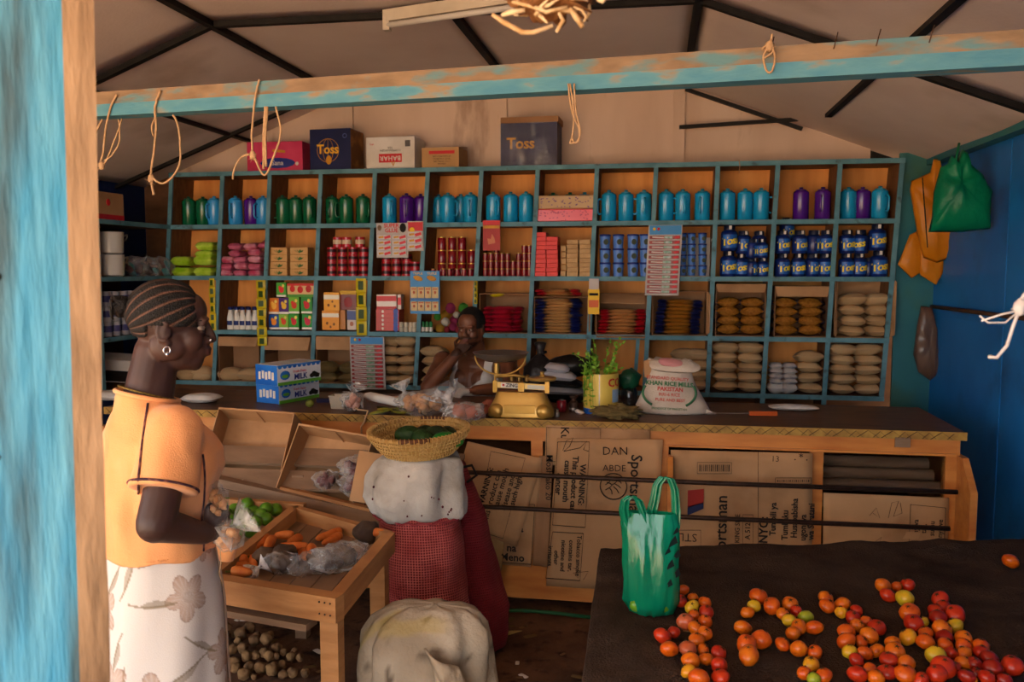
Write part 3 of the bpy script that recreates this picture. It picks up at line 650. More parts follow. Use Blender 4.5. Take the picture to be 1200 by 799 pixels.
jb(398.5, 417.5, 340.5, 363, ['6a1420', 'band,.8,1,c89a20', 'blob,0,.4,.3,8a2028'], 'dark red carton with yellow top edge', 2, 3, .06, 'cereal_box')
jb(397.5, 404.5, 363, 386, ['b06a1c'], 'narrow brown orange carton below the dark red one', 2, 3, .06, 'cereal_box')
jb(407, 417, 363, 386.5, ['c8b8b0', 'band,.5,.95,4a5a90', 'blob,0,.3,.25,b06a50'], 'small white and blue carton below the dark red one', 2, 3, .05, 'cereal_box')
for k in range(5):
    x = 441.5+k*4.6; jb(x, x+4.5, 345, 362.5, ['d8ccc4', 'band,.55,.9,c8383c', 'band,.02,.2,b83038'], 'white and red toothpaste box standing upright, %s from left' % ORD[k], 2, 4, .03, 'toothpaste_box')
jb(466, 470, 345, 362.5, ['c8bcb4', 'band,.3,.8,c8383c'], 'white and red toothpaste box at the right end, apart from others', 2, 4, .04, 'toothpaste_box')
for k in range(5):
    z = 387.5-k*5
    jb(440.5, 467.5, z-5, z, ['b8242c', 'blob,.36,.5,.12,3858a8', 'blob,-.2,.5,.06,e0d0c8'], 'red and blue toothpaste box lying flat, %s layer up' % ORD[k], 2, 4, .025, 'toothpaste_box', 'box', .12)
ROLL = [('roll', MB().lathe([(0, 0), (.013, 0), (.0145, .003), (.0145, .028), (.013, .031), (0, .031)], 14, (0, 0, 0)).mesh('roll', mat('cream_roll', 'c8bca8', 'b0a48e', rough=.5, scale=30), 40))]
stack(ROLL, 'cream_jar', 'jar', 'tiny cream coloured jar', 'tiny cream jars', 2, 4, [470.5, 476, 481.5, 486], 2, .0315, YS+.04)
GW = [('bottle', lathe_mesh('bottle', [(0, 0), (.011, 0), (.012, .003), (.012, .06), (.007, .068), (0, .07)], mat('green_jar', '1f6b3c', rough=.3), 12)), ('label', lathe_mesh('label', [(.0123, .004), (.0123, .032)], m_white, 12))]
stack(GW, 'small_bottle', 'bottle', 'small green and white bottle', 'small green and white bottles', 2, 5, [496, 500.5, 505], 1, 0, YS+.04)
# balls of yarn
yc = {'pink': '9c3058', 'green': '4a9a38', 'yellow': 'b88a28', 'white': 'cfc4b4', 'dull red': '8a2830'}
for k, (px, py, s, cn) in enumerate(((528, 361, 11, 'pink'), (543, 361, 11, 'green'), (535, 369, 7, 'white'), (522, 369, 9.5, 'yellow'), (522, 377, 9, 'white'), (532, 375, 9, 'pink'), (531, 383, 9, 'pink'), (516, 385, 10, 'yellow'), (524, 386, 7, 'dull red'), (513, 371, 8, 'green'), (537, 386, 8, 'dull red'), (544, 385, 9, 'yellow'), (543, 373, 9, 'pink'))):
    y = YS+.05+.05*(k % 2); p = PY(px, py, y); r = s*.5*mpp(p)*1.12
    b = MB().ell((0, 0, 0), r*.97, 16, 10)
    yb = obj('ball', b.mesh('ball', mat('yarn_'+cn, yc[cn], rough=.9, bump=1, bscale=220, stretch=(1, 1, 5)), True))
    t = thing('yarn_ball', '%s ball of yarn in the pile left of the seated man, %s of thirteen' % (cn, ORD[k]), 'yarn', p, (k, k*2, 0), 'balls of yarn'); yb.parent = t
    w2 = MB()
    for q in range(5):
        a = q*.7+k; M_ = Euler((a, a*1.7, a*.6)).to_matrix(); w2.tube([M_@V((r*math.cos(x_), r*math.sin(x_), 0)) for x_ in [2*PI*i/16 for i in range(16)]], r*.07, 4, True)
    obj('strand', w2.mesh('strand', MATS['yarn_'+cn], True), t)
# ---- open cartons lying in compartments, opening to the front
def shelf_carton(r, c, px0, px1, py0, py1, lab, flap='top', d=.2, dy=.02, m=m_card2, flap_len=.07):
    y = YS+dy; a, b = PY(px0, py1, y), PY(px1, py0, y); wd, h = b.x-a.x, b.z-a.z; z0 = ZS(r)
    t = thing('open_carton', lab, 'carton', ((a.x+b.x)/2, y, z0)); th = .004
    for nm, c_, dd in (('bottom', (0, d/2, th/2), (wd, d, th)), ('top', (0, d/2, h-th/2), (wd, d, th)), ('side', (-wd/2+th/2, d/2, h/2), (th, d, h)), ('side', (wd/2-th/2, d/2, h/2), (th, d, h)), ('back', (0, d-th/2, h/2), (wd, th, h))):
        MB().box(c_, dd).build(nm, m, t)
    if 'top' in flap: MB().prism([(-wd/2, 0, h), (wd/2, 0, h), (wd/2-.012, -.02, h-flap_len), (-wd/2+.012, -.02, h-flap_len)], (0, -.9, -.2), th).build('flap', m_card, t)
    if 'right' in flap: MB().prism([(wd/2, 0, .01), (wd/2+.012, -.03, .02), (wd/2+.012, -.03, h-.02), (wd/2, 0, h)], (1, 0, 0), th).build('flap', m_card, t)
    if 'left' in flap: MB().prism([(-wd/2, 0, .01), (-wd/2-.012, -.03, .02), (-wd/2-.012, -.03, h-.02), (-wd/2, 0, h)], (-1, 0, 0), th).build('flap', m_card, t)
    if 'low' in flap: MB().prism([(-wd/2, 0, 0), (wd/2, 0, 0), (wd/2-.01, -.045, -.012), (-wd/2+.01, -.045, -.012)], (0, 0, -1), th).build('flap', m_card, t)
    return t
shelf_carton(2, 6, 562, 620, 347, 393, 'open carton holding red packs behind the seated man', '')
shelf_carton(2, 7, 626, 689, 352, 395, 'open carton of navy-ended spaghetti packs', 'right')
shelf_carton(2, 8, 698, 758, 349, 396, 'open carton of red-ended spaghetti packs, torn flap on top', 'low')
shelf_carton(2, 9, 764, 829, 345, 396, 'open carton of brown navy-ended pasta packs', 'right')
shelf_carton(2, 10, 838, 898, 334, 395, 'open carton with snack bags, next to pasta carton', 'top', flap_len=.05)
shelf_carton(2, 11, 907, 972, 336, 395, 'open carton with snack bags, fourth carton from the right end', 'top', flap_len=.06)
shelf_carton(2, 12, 979, 1046, 331, 400, 'open bulging carton of beige bags at shelf end', 'left right', m=m_card)
shelf_carton(3, 1, 257, 303, 394, 445, 'open carton with small beige bags left of milk boxes', 'top', flap_len=.06)
shelf_carton(3, 2, 311, 364, 394, 446, 'open empty carton behind the milk boxes', 'top', flap_len=.085)
shelf_carton(3, 3, 371, 428, 394, 448, 'open carton with olive bags behind hanging toothbrush card', 'top', flap_len=.085)
MB_f = MB().box((0, 0, 0), (.30, .10, .004), (.5, .02, .03))
tag(obj('torn_flap', MB_f.mesh('torn_flap', m_card), None, PY(727, 350.5, YS+.06)), 'torn cardboard flap lying on red-ended spaghetti packs', 'cardboard')
tag(obj('cardboard_strip', MB().prism([(-.16, 0, 0), (.1, 0, 0), (.14, .05, 0), (-.13, .05, 0)], (.1, 0, 1), .004).mesh('cardboard_strip', m_card), None, PY(654, 357, YS+.06)), 'cardboard strip over the navy-ended spaghetti packs', 'cardboard')
# spaghetti
def spag(nm, col, end, L, h, cnt_z, px, r, c, lab, grp, y=YS+.07, z0=0, skew=0):
    mb = mat('pasta_'+nm, col, rough=.35, coat=.3, c2=None); me = mat('pastaend_'+nm, end, rough=.4)
    body = MB().pillow((0, 0, 0), (L*.68, .1, h*1.12), 5, None, 4, 0, 1).mesh('bag', mb, True)
    e1 = MB().pillow((-L*.39, 0, 0), (L*.24, .098, h*1.0), 5, None, 4, 0, 2).mesh('end_wrap', me, True); e2 = MB().pillow((L*.39, 0, 0), (L*.24, .098, h*1.0), 5, None, 4, 0, 3).mesh('end_wrap', me, True)
    for k in range(cnt_z):
        z = ZS(r)+.006+z0+h*(k+.5); x = SX(px+skew*k+random.uniform(-2, 2), y, z)
        place([('bag', body), ('end_wrap', e1), ('end_wrap', e2)], 'pasta_pack', '%s, %s from the bottom' % (lab, ORD[k]), 'pasta', (x, y, z), (0, random.uniform(-.015, .015), random.uniform(-.05, .05)), grp)
spag('navy', 'c49a62', '1a2468', .285, .0195, 11, 654.5, 2, 7, 'thin navy-ended spaghetti pack', 'navy-ended spaghetti packs')
spag('red', 'c08a52', 'b01424', .29, .0215, 7, 727.5, 2, 8, 'thin red-ended spaghetti pack', 'red-ended spaghetti packs', skew=.5)
spag('brown', 'a06a24', '1a2258', .27, .0235, 9, 794, 2, 9, 'brown navy-ended pasta pack', 'brown navy-ended pasta packs', skew=.4)
spag('redtop', 'b8804a', 'b01828', .28, .021, 2, 655, 2, 7, 'red-ended spaghetti pack lying over the navy-ended ones', 'red-ended packs on top', z0=.232)
spag('crimson', 'b01c34', '9c1430', .25, .027, 6, 589, 2, 6, 'crimson pack behind the seated man', 'crimson packs')
# pillow bags
def bagmesh(nm, d, m, sd, ex=.62): return MB().pillow((0, 0, 0), d, 11, None, 2.3, .07, sd, ex).mesh(nm, m, True)
m_sug = mat('sugar_bag', 'c2a37a', 'b08f66', rough=.35, scale=3, coat=.12, bump=.3, bscale=25); m_olive = mat('olive_bag', '7d6a44', '6a5836', rough=.35, scale=6, coat=.2)
SG = [bagmesh('beige_bag', (.158, .18, .07), m_sug, k) for k in range(4)]
def bags(lst, r, c, lab, grp, meshes, dz, nm='sugar_bag', y=YS+.1, first='column', zs=0, sc=1):
    for i, (px, n) in enumerate(lst):
        for k in range(n):
            z = ZS(r)+.034*sc+k*dz+zs; me = meshes[(i*3+k) % len(meshes)]; s2 = sc*(1.12 if k == n-1 else 1)
            where = ['left', 'right'][i] if len(lst) == 2 else 'only'
            place([('bag', me)], nm, '%s, %s stack, %s from bottom, %s' % (lab, where, ORD[k], cell(r, c)), 'bag', (SX(px+random.uniform(-1, 1), y, z), y, z), (random.uniform(-.04, .04)-(.15 if k == n-1 else 0), random.uniform(-.05, .05), random.uniform(-.15, .15)), grp, (s2, sc, s2*1.0))
bags([(850, 5), (878.5, 5)], 3, 10, 'beige sugar bag', 'beige sugar bags, bottom row', SG, .0585)
bags([(947, 4)], 3, 11, 'beige sugar bag', 'beige sugar bags, bottom row', SG, .062)
bags([(985.5, 5), (1015.5, 5)], 3, 12, 'beige sugar bag', 'beige sugar bags, bottom row', SG, .0585)
bags([(998, 4), (1028, 4)], 2, 12, 'beige sugar bag', 'beige sugar bags in the carton', SG, .062, zs=.004, sc=.98)
bags([(802, 4), (818, 4)], 3, 9, 'beige bag behind rice sack', 'beige bags behind rice sack', SG, .062, y=YS+.12)
bags([(459, 5), (478, 5)], 3, 4, 'beige sugar bag', 'beige bags right of hanging card', SG, .062, sc=.92)
bags([(510, 4)], 3, 5, 'beige bag beside man', 'beige bags beside the man', SG, .06)
OL = [bagmesh('olive_bag', (.15, .16, .08), m_olive, k+9) for k in range(3)]
bags([(386, 2), (412, 2)], 3, 3, 'olive bag in carton', 'olive bags', OL, .06, 'dried_food_bag')
bags([(273, 1), (296, 1)], 3, 1, 'pale beige bag in carton', 'pale beige bags', [bagmesh('beige_bag', (.17, .15, .09), m_sug, 31)], .06, 'dried_food_bag', y=YS+.09)
bags([(222, 1), (238, 1)], 3, 0, 'pale beige bag behind the woman', 'pale beige bags', [bagmesh('beige_bag', (.16, .15, .1), m_sug, 33)], .06, 'dried_food_bag', y=YS+.08)
# snack bags
m_sn, m_snd = mat('snack_brown', 'a8702c', '8a5a20', rough=.25, scale=60, coat=.5, bump=.5, bscale=110), mat('snack_dark', '201838', rough=.3)
SNK = [('bag', bagmesh('bag', (.15, .15, .066), m_sn, 4)), ('seal', MB().pillow((-.072, 0, 0), (.035, .1, .03), 5, None, 3, 0, 2).mesh('seal', m_snd, True)), ('seal', MB().pillow((.072, 0, 0), (.035, .1, .03), 5, None, 3, 0, 5).mesh('seal', m_snd, True))]
def snacks(lst, c):
    for i, (px, n) in enumerate(lst):
        for k in range(n):
            z = ZS(2)+.038+k*.055; place(SNK, 'snack_bag', 'golden brown snack bag, %s stack, %s from bottom, %s' % (['left', 'right'][i], ORD[k], cell(2, c)), 'bag', (SX(px, YS+.1, z), YS+.1, z), (0, random.uniform(-.06, .06), random.uniform(-.1, .1)), 'golden brown snack bags', (.98, 1, 1))
snacks([(853, 4), (880, 4)], 10); snacks([(919, 4), (948, 4)], 11)
# white folded packs
WP = [('packet', MB().pillow((0, 0, 0), (.085, .12, .034), 6, None, 4, .02, 3).mesh('packet', mat('white_pack', 'cfc8c0', 'a8a4a8', rough=.45, scale=25), True))]
stack(WP, 'paper_packet', 'packet', 'small white paper packet', 'white paper packets', 3, 11, [909, 925], [4, 4], .031, YS+.06, .01, zo=.075)
for k, px in enumerate((909, 922)):
    place([('bag', bagmesh('bag', (.11, .12, .075), mat('white_bag', 'b8b4b0', 'd0ccc8', rough=.35, scale=12, bump=.6, bscale=30), 40+k))], 'white_bag', 'crumpled white bag under the paper packets, %s' % ['left', 'right'][k], 'bag', (SX(px, YS+.07, ZS(3)+.04), YS+.07, ZS(3)+.034), (0, 0, .3*k), 'crumpled white bags')
place([('bag', bagmesh('bag', (.24, .1, .03), MATS['white_bag'], 50))], 'white_bag', 'flat white packet on the ledge under the shelf', 'bag', PZ(930, 477, ZC+.016), (0, 0, 0))

# ---- boxes on top of the shelf
def topbox(px0, px1, py0, py1, d, rz, m, lab, side=None, nm='carton_box'):
    y = YS+.05; a, b = PY(px0, py1, y), PY(px1, py0, y); wd, h = b.x-a.x, b.z-a.z
    t = thing(nm, lab, 'box', ((a.x+b.x)/2, y, ZR[0]+BT), (0, 0, rz))
    MB().box((0, d/2, h/2), (wd, d, h), None, .003).build('body', m, t)
    if side: MB().box((wd/2+.0008, d/2, h/2), (.0016, d*.97, h*.97)).build('side_face', side, t)
    return t, wd, h
m_pinkbox, m_tossblue = mat('pink_box', 'b82850', 'c83a60', rough=.45), mat('toss_box_blue', '141c4a', '0f1740', rough=.4)
m_golden = mat('golden_print', 'c88a1c', 'b07814', rough=.5, scale=20); m_blueprint = mat('blue_print', '1c2c7a', rough=.45)
t, wd, h = topbox(290, 354, 163, 199.5, .17, 0, m_pinkbox, 'pink carton with oval blue emblem on top of shelf')
MB().ell((.02, -.0004, h*.28), (.105*wd/.33, .0014, .035), 20, 6).build('emblem', m_blueprint, t, True); text('Sana', (.02, -.0022, h*.28), .033, m_white, t, bold=.01)
MB().ell((wd*.4, -.0004, h*.25), (.012, .0014, .012), 12, 6).build('round_mark', m_white, t, True); MB().box((.03, -.0006, h*.68), (.09, .0014, .016), (0, .1, 0)).build('golden_ribbon', m_golden, t)
t, wd, h = topbox(363, 411, 147, 197, .21, -.06, m_tossblue, 'dark blue carton with golden lettering on top of shelf', mat('brown_print_box', '9a6a34', '6a4220', rough=.6, scale=5, lo=.45, hi=.55))
MB().tube([(-.015+.075*math.cos(a), -.001, h*.48+.075*math.sin(a)) for a in [2*PI*i/28 for i in range(28)]], .0022, 4, True).build('ring_emblem', m_golden, t)
for a in (-.5, 0, .5): MB().tube([(-.015+.074*math.sin(a)*math.cos(q), -.0012, h*.48+.074*math.sin(q)) for q in [-1.5+.3*i for i in range(11)]], .0016, 4).build('globe_line', m_golden, t)
MB().ell((-.01, -.001, h*.25), (.02, .0016, .03), 12, 6).build('hand_emblem', m_golden, t, True)
text('Toss', (-.015, -.003, h*.5), .06, mat('toss_letter', 'e0a828', rough=.5), t, bold=.03, sp=.95)
MB().tube([(wd*.36+.013*math.cos(a), -.001, h*.82+.013*math.sin(a)) for a in [2*PI*i/14 for i in range(14)]], .0022, 4, True).build('round_mark', MATS['jb_4a5a90'], t)
t, wd, h = topbox(429, 486, 154.5, 194, .21, -.05, m_white, 'white carton with upside-down red panel on top of shelf')
MB().box((.0, -.0006, h*.34), (.155, .0014, .055)).build('red_panel', m_red, t); text('BAHAR', (0, -.002, h*.34), .03, m_white, t, PI, bold=.02, sp=1.1)
text('COPPENHAGEN\nTEA', (.0, -.001, h*.62), .014, m_ink, t, PI); MB().box((wd*.36, -.0006, h*.78), (.035, .0012, .04)).build('barcode', mat('barcode_grey', '5a5552', rough=.7), t); text('lion', (-wd*.38, -.001, h*.78), .014, m_red, t)
text('V', (.02, -.002, h*.15), .03, m_golden, t, bold=.03)
t, wd, h = topbox(494, 538, 167, 192.5, .2, -.06, mat('tan_carton', 'ad8455', 'b88f60', rough=.7), 'small tan carton with red banner on top of shelf')
MB().box((.01, -.0006, h*.76), (.17, .0014, .02)).build('red_banner', m_red, t)
for k in range(4): text(['NET CONTENTS 24', 'STORE IN A COOL', 'DRY PLACE 12 x 1', 'PACKED'][k], (.01, -.001, h*(.56-.12*k)), .010, m_ink, t)
MB().box((0, .1, h+.008), (wd, .2, .004), (.12, 0, 0)).build('flap', m_card, t)
t, wd, h = topbox(586.5, 653, 138, 191, .21, -.03, mat('toss_box_violet', '241c44', '1a1438', rough=.5), 'film-wrapped violet carton with golden lettering and cardboard lid')
text('Toss', (-.05, -.003, h*.52), .07, m_golden, t, bold=.03, sp=.95)
MB().sheet(lambda u, v: ((u-.5)*wd*1.02, -.008-.007*noise.noise(V((u*9+v*6, u*3-v*9, 2))), v*h*1.0), 36, 24).build('film', mat('wrap_film', 'd8d4d8', rough=.1, alpha=.22, bump=1, bscale=16, stretch=(1, 1, .4), spec=1), t, True)
MB().box((.004, .105, h+.018), (wd*1.02, .215, .036)).build('lid', m_card2, t)

# ---- cards hanging on the front edges
def hcard(nm, lab, cat, px0, px1, py0, py1, m, y=YS-.012, lean=0, skew=0):
    a, b = PY(px0, py1, y), PY(px1, py0, y); wd, h = b.x-a.x, b.z-a.z
    t = thing(nm, lab, cat, ((a.x+b.x)/2, y, a.z))
    MB().prism([(-wd/2-skew, -lean, 0), (wd/2-skew, -lean, 0), (wd/2, 0, h), (-wd/2, 0, h)], (0, 1, 0), .003).build('backing_card', m, t)
    return t, wd, h
m_gcard = mat('grey_card', 'b8aca6', 'a89c96', rough=.4); m_sky = mat('sky_print', '2a7ab4', '3486c0', rough=.4)
def glue(px0, px1, py0, py1, nc, nr, lab, red_head, y):
    t, wd, h = hcard('glue_card', lab, 'card', px0, px1, py0, py1, m_gcard, y)
    if red_head: MB().box((0, -.001, h*.82), (wd*.96, .002, h*.3)).build('red_header', m_red, t); MB().ell((-wd*.2, -.0022, h*.7), (.018, .0015, .018), 12, 6).build('yellow_seal', m_yellow, t, True)
    else:
        text('SUPER\nGLUE', (-wd*.02, -.001, h*.85), .026, m_red, t, bold=.04); MB().ell((wd*.34, -.0005, h*.86), (.022, .0018, .03), 12, 6).build('dark_picture', m_ink, t, True); MB().ell((-wd*.4, -.0005, h*.86), (.014, .0015, .018), 10, 6).build('emblem', m_greywood, t, True)
    for i in range(nc):
        for j in range(nr):
            x, z = (i-(nc-1)/2)*wd*.96/nc, h*(.08+.62*(j+.3)/nr)
            p_ = MB().box((x, -.005, z), (wd*.86/nc, .009, h*.5/nr), None, .002).build('glue_tube', mat('tube_grey', 'c0b4ae', rough=.25, coat=.3), t)
            MB().box((x+wd*.2/nc, -.0102, z), (wd*.4/nc, .0012, h*.3/nr), (0, -.25, 0)).build('red_mark', m_red, p_)
            MB().box((x-wd*.2/nc, -.0102, z), (wd*.32/nc, .0012, h*.22/nr), (0, -.1, 0)).build('gold_mark', m_golden, p_)
glue(441.5, 478, 261, 302, 2, 4, 'white card of glue tubes hanging before red tins', False, YS-.016)
glue(477.5, 496, 259, 294, 1, 3, 'narrower glue card with red header, right of the white one', True, YS-.012)
def toothcard(px0, px1, py0, py1, n, lab, y, skew):
    t, wd, h = hcard('toothbrush_card', lab, 'card', px0, px1, py0, py1, m_gcard, y, .012, skew)
    MB().box((-.0, -.002, h*.93), (wd*.94, .002, h*.13)).build('blue_header', m_sky, t)
    for q, cc in ((-.33, m_yellow), (-.2, m_red)): MB().ell((wd*q, -.0034, h*.945), (.009, .0015, .009), 10, 6).build('round_mark', cc, t, True)
    for k in range(n):
        f = (n-k-.5)/n*.84+.02; z = h*f; x = -skew*(1-f); yy = -.004-.012*(1-f)
        br_ = MB().box((x, yy-.003, z), (wd*.9, .007, h*.84/n*.66), None, .002).build('toothbrush', mat('brush_red', '80221f', '9c3a34', rough=.4, scale=40, coat=.1), t)
        MB().box((x+wd*.1, yy-.0074, z), (wd*.24, .002, h*.84/n*.5)).build('green_window', mat('brush_green', '5f8a68', 'a8b0a4', rough=.2, scale=60), br_)
        MB().box((x+wd*.36, yy-.0074, z), (wd*.14, .002, h*.84/n*.45), (0, -.3, 0)).build('red_mark', m_red, br_)
        MB().box((x-wd*.2, yy-.0074, z), (wd*.34, .002, h*.84/n*.2), (0, .05, 0)).build('white_mark', m_white, br_)
toothcard(759, 800, 263.5, 346, 12, 'long card of red toothbrushes hanging above the pasta carton', YS-.02, .018)
toothcard(410.5, 450, 395, 455, 11, 'card of red toothbrushes hanging left of stacked beige bags', YS-.02, -.012)
t, wd, h = hcard('match_card', 'sky blue card of small cream boxes hanging over a divider', 'card', 481, 515, 317.5, 367.5, m_sky, YS-.014)
for i in range(2): MB().ell(((i-.5)*wd*.46, -.001, h*.83), (wd*.17, .0018, h*.06), 14, 6, (0, .3, 0)).build('golden_fish', m_golden, t, True); text('TRIPLE', ((i-.5)*wd*.48, -.001, h*.94), .016, m_yellow, t)
for i in range(4):
    for j, f in enumerate((.18, .5)):
        x = (i-1.5)*wd*.24; p_ = MB().box((x, -.005, h*f), (wd*.215, .01, h*(.22 if j == 0 else .26)), None, .0015).build('cream_box', mat('cream_box', 'd0b484', 'c4a470', rough=.5, scale=30), t)
        MB().ell((x, -.0105, h*f), (.008, .001, .010), 10, 5).build('red_mark', mat('rust_red', 'b05030', rough=.5), p_, True)
        MB().box((x, -.0105, h*(f+.08)), (wd*.16, .001, .007)).build('dark_mark', mat('rust_red'+'', 'b05030'), p_)
MB().box((0, -.002, h*.34), (wd*.99, .003, h*.045)).build('blue_strip', mat('deep_sky', '1c5a98', rough=.4), t)
t, wd, h = hcard('red_sachet', 'red sachet with flame picture hanging beside short red cylinders', 'sachet', 566, 586, 258, 293.5, mat('sachet_red', '8a1214', 'a82820', rough=.45), YS-.012)
MB().box((0, -.001, h*.92), (wd*.98, .002, h*.14)).build('red_header', m_red, t); MB().box((0, -.001, h*.78), (wd*.98, .002, h*.09)).build('golden_band', m_golden, t)
MB().prism([(-.02, -.001, h*.2), (.025, -.001, h*.25), (.02, -.001, h*.4), (.004, -.001, h*.55), (-.004, -.001, h*.38), (-.026, -.001, h*.4)], (0, -1, 0), .001).build('flame_picture', mat('flame', 'c06a40', rough=.4), t)
t, wd, h = hcard('bulb_box', 'small yellow orange box on grey tab, hanging by spaghetti packs', 'box', 689, 702.5, 339, 368, m_yellow, YS-.03)
MB().box((0, .016, h*.5), (wd*.98, .03, h*.98)).build('box', mat('bulb_yellow', 'dc9a14', rough=.4), t); MB().box((0, -.0006, h*.42), (wd*.86, .0012, h*.3)).build('orange_panel', mat('orange_print', 'c8540c', rough=.4), t)
MB().box((0, .014, h+.03), (wd*.86, .002, .07)).build('hang_tab', m_gcard, t); MB().box((0, -.0006, h*.8), (wd*.8, .0012, h*.1)).build('dark_mark', m_ink, t)
def strip(px, w, py0, py1, n, lab, y):
    a, b = PY(px-w/2, py1, y), PY(px+w/2, py0, y); wd, h = b.x-a.x, b.z-a.z; t = thing('sachet_strip', lab, 'sachets', ((a.x+b.x)/2, y, a.z))
    for k in range(n):
        q = MB().pillow((0, 0, h*(k+.5)/n), (wd, h/n*.98, .012), 5, (PI/2, 0, .25*math.sin(k*2.1)), 4, 0, k).build('sachet', mat('sachet_yellow', 'c8b414', 'b09c10', rough=.35), t, True)
        MB().box((0, -.0068, h*(k+.5)/n), (wd*.5, .0012, h/n*.62), (0, 0, .25*math.sin(k*2.1))).build('dark_print', mat('sachet_print', '2c4414', rough=.5), q)
strip(249, 5, 326, 387, 6, 'thin yellow sachet strip hanging behind the woman', YS-.01)
strip(306.5, 9, 328, 405, 7, 'yellow sachet strip hanging right of the white bottles', YS-.015)
strip(423.5, 11, 326, 393, 4, 'wide yellow sachet strip hanging beside the orange cartons', YS-.015)
strip(557.5, 4, 329, 356, 4, 'narrow yellow-green strip hanging above the seated man', YS-.01)
tag(obj('folded_wrapper', MB().pillow((0, 0, 0), (.1, .05, .025), 6, (0, -.1, 0), 2, .1, 3).mesh('folded_wrapper', MATS['sachet_yellow'], True), None, PY(583, 345.5, YS+.04)), 'yellow folded wrapper on the carton behind the man', 'wrapper')

# ---- goods on the left-wall shelf
def LSH(px, py, z): p = PX(px, py, XS-.06); return V((p.x, p.y, z))
t = thing('carton_box', 'tan carton with red stripe on the left-wall shelf', 'box', LSH(130, 255, ZR[1]+.013), (0, 0, PI/2))
MB().box((0, .1, .085), (.26, .2, .17), None, .003).build('body', m_card, t); MB().box((0, -.0006, .022), (.26, .0014, .03)).build('red_stripe', m_red, t); MB().ell((-.02, -.0006, .11), (.02, .0014, .022), 10, 6).build('apple_print', m_red, t, True)
MUG = [('pot', lathe_mesh('pot', [(0, 0), (.06, 0), (.075, .01), (.078, .13), (.08, .134), (.074, .134), (.072, .01), (0, .008)], mat('enamel_white', 'b8b4ae', rough=.3, coat=.3), 24)), ('handle', MB().tube([(.0, -.078, .11), (.01, -.11, .12), (.02, -.115, .11), (.01, -.1, .09), (0, -.078, .08)], .006, 8).mesh('handle', m_steel, True))]
for k in range(2): place(MUG, 'enamel_pot', 'white enamel pot on left-wall shelf, %s of the stacked pair' % ['lower', 'upper'][k], 'pot', LSH(130, 310, ZR[2]+.013+.136*k), (0, 0, 2.6), 'stacked white enamel pots')
for k, (px, s) in enumerate(((158, 1), (175, .95), (190, 1))):
    p = LSH(px, 310, ZR[2]+.065); t = thing('sweets_bag', 'clear bag of teal wrapped sweets on left-wall shelf, %s from left' % ORD[k], 'bag', p, (0, 0, .5), 'bags of teal sweets')
    MB().ell((0, 0, 0), (.075*s, .07, .075), 14, 9, None, .35, 9).build('bag', m_film2, t, True)
    for q in range(5): MB().pillow((random.uniform(-.035, .035), random.uniform(-.03, .03), random.uniform(-.03, .03)), (.06, .05, .03), 5, (q, q*.7, q*1.3), 3, 0, q).build('sweet', mat('teal_wrap', '1a8a8a', '146a70', rough=.3) if q % 2 else mat('brown_wrap', '4a2c24', rough=.4), t, True)
TW = tin_tpl('tw', .032, .09, mat('tin_white', 'a8a4a8', '8a8890', rough=.35), mat('tin_blue', '3a3a6a', rough=.4), m_steel)
for i, px in enumerate((124, 134, 144, 152)):
    for k in range(3):
        place(TW, 'tin', 'white tin with blue band on left-wall shelf, %s column, %s layer up' % (ORD[i], ORD[k]), 'tin', LSH(px, 360, ZR[3]+.013+.091*k), (0, 0, i), 'white tins on left-wall shelf')
t = thing('carton_box', 'white and black box with red lettering leaning on left-wall shelf', 'box', LSH(146, 440, ZR[4]+.05), (.0, 0, .5))
MB().box((0, .08, .09), (.30, .14, .15), (.25, .1, 0), .003).build('body', m_white, t); MB().box((-.02, .015, .045), (.22, .004, .07), (.25, .1, 0)).build('black_panel', m_ink, t); text('SNOW WHITE', (.03, .008, .12), .026, m_red, t, -.05, bold=.03, base=(PI/2+.25, 0, 0))
for k, (px, py, w2) in enumerate(((130, 452, .3), (236, 455, .2))):
    tag(obj('flat_packet', MB().pillow((0, 0, 0), (w2, .14, .05), 8, None, 2, .1, k).mesh('flat_packet', MATS['white_bag'], True), None, PZ(px, 463+k*3, ZC+.024)), ['grey flat packet on counter end behind the woman', 'white flat packet on counter in front of the woman'][k], 'packet')
# ---------------------------------------------------------------- cardboard sheets in front of the counter glass
def sheet_card(lab, pts, y, m=m_card, rz=0):
    """quad given by photo corners tl,tr,br,bl on the plane y"""
    P_ = [PY(*p, y) for p in pts]; c_ = sum(P_, V())/4
    t = thing('cardboard_sheet', lab, 'cardboard', c_)
    q = [p-c_ for p in P_]
    def fn(u, v):
        p = (q[3].lerp(q[2], u)).lerp(q[0].lerp(q[1], u), v); return p+V((0, -.004*noise.noise(V((u*3, v*3, c_.x*5)))-.004, 0))
    MB().sheet(fn, 14, 12, .004).build('board', m, t, True)
    return t, c_
def ptext(t, c_, s, px, py, y, hpx, rot, bold=.015, m=m_ink, sp=1.0, ax='CENTER', xs=1):
    p = PY(px, py, y); return text(s, p-c_+V((0, -.0155, 0)), hpx*mpp(p), m, t, rot, bold, sp=sp, ax=ax, xs=xs)
def pframe(t, c_, pts, y, w=.006, nm='printed_frame'):
    P_ = [PY(*p, y)-c_+V((0, -.0145, 0)) for p in pts]; b = MB()
    for i in range(len(P_)): b.bar(P_[i], P_[(i+1) % len(P_)], w, .0012, (0, 1, 0)) if 0 else b.bar(P_[i], P_[(i+1) % len(P_)], .0012, w, (0, 1, 0))
    return b.build(nm, m_ink, t)
CW, CCW = -PI/2, PI/2
yk = YC-.012
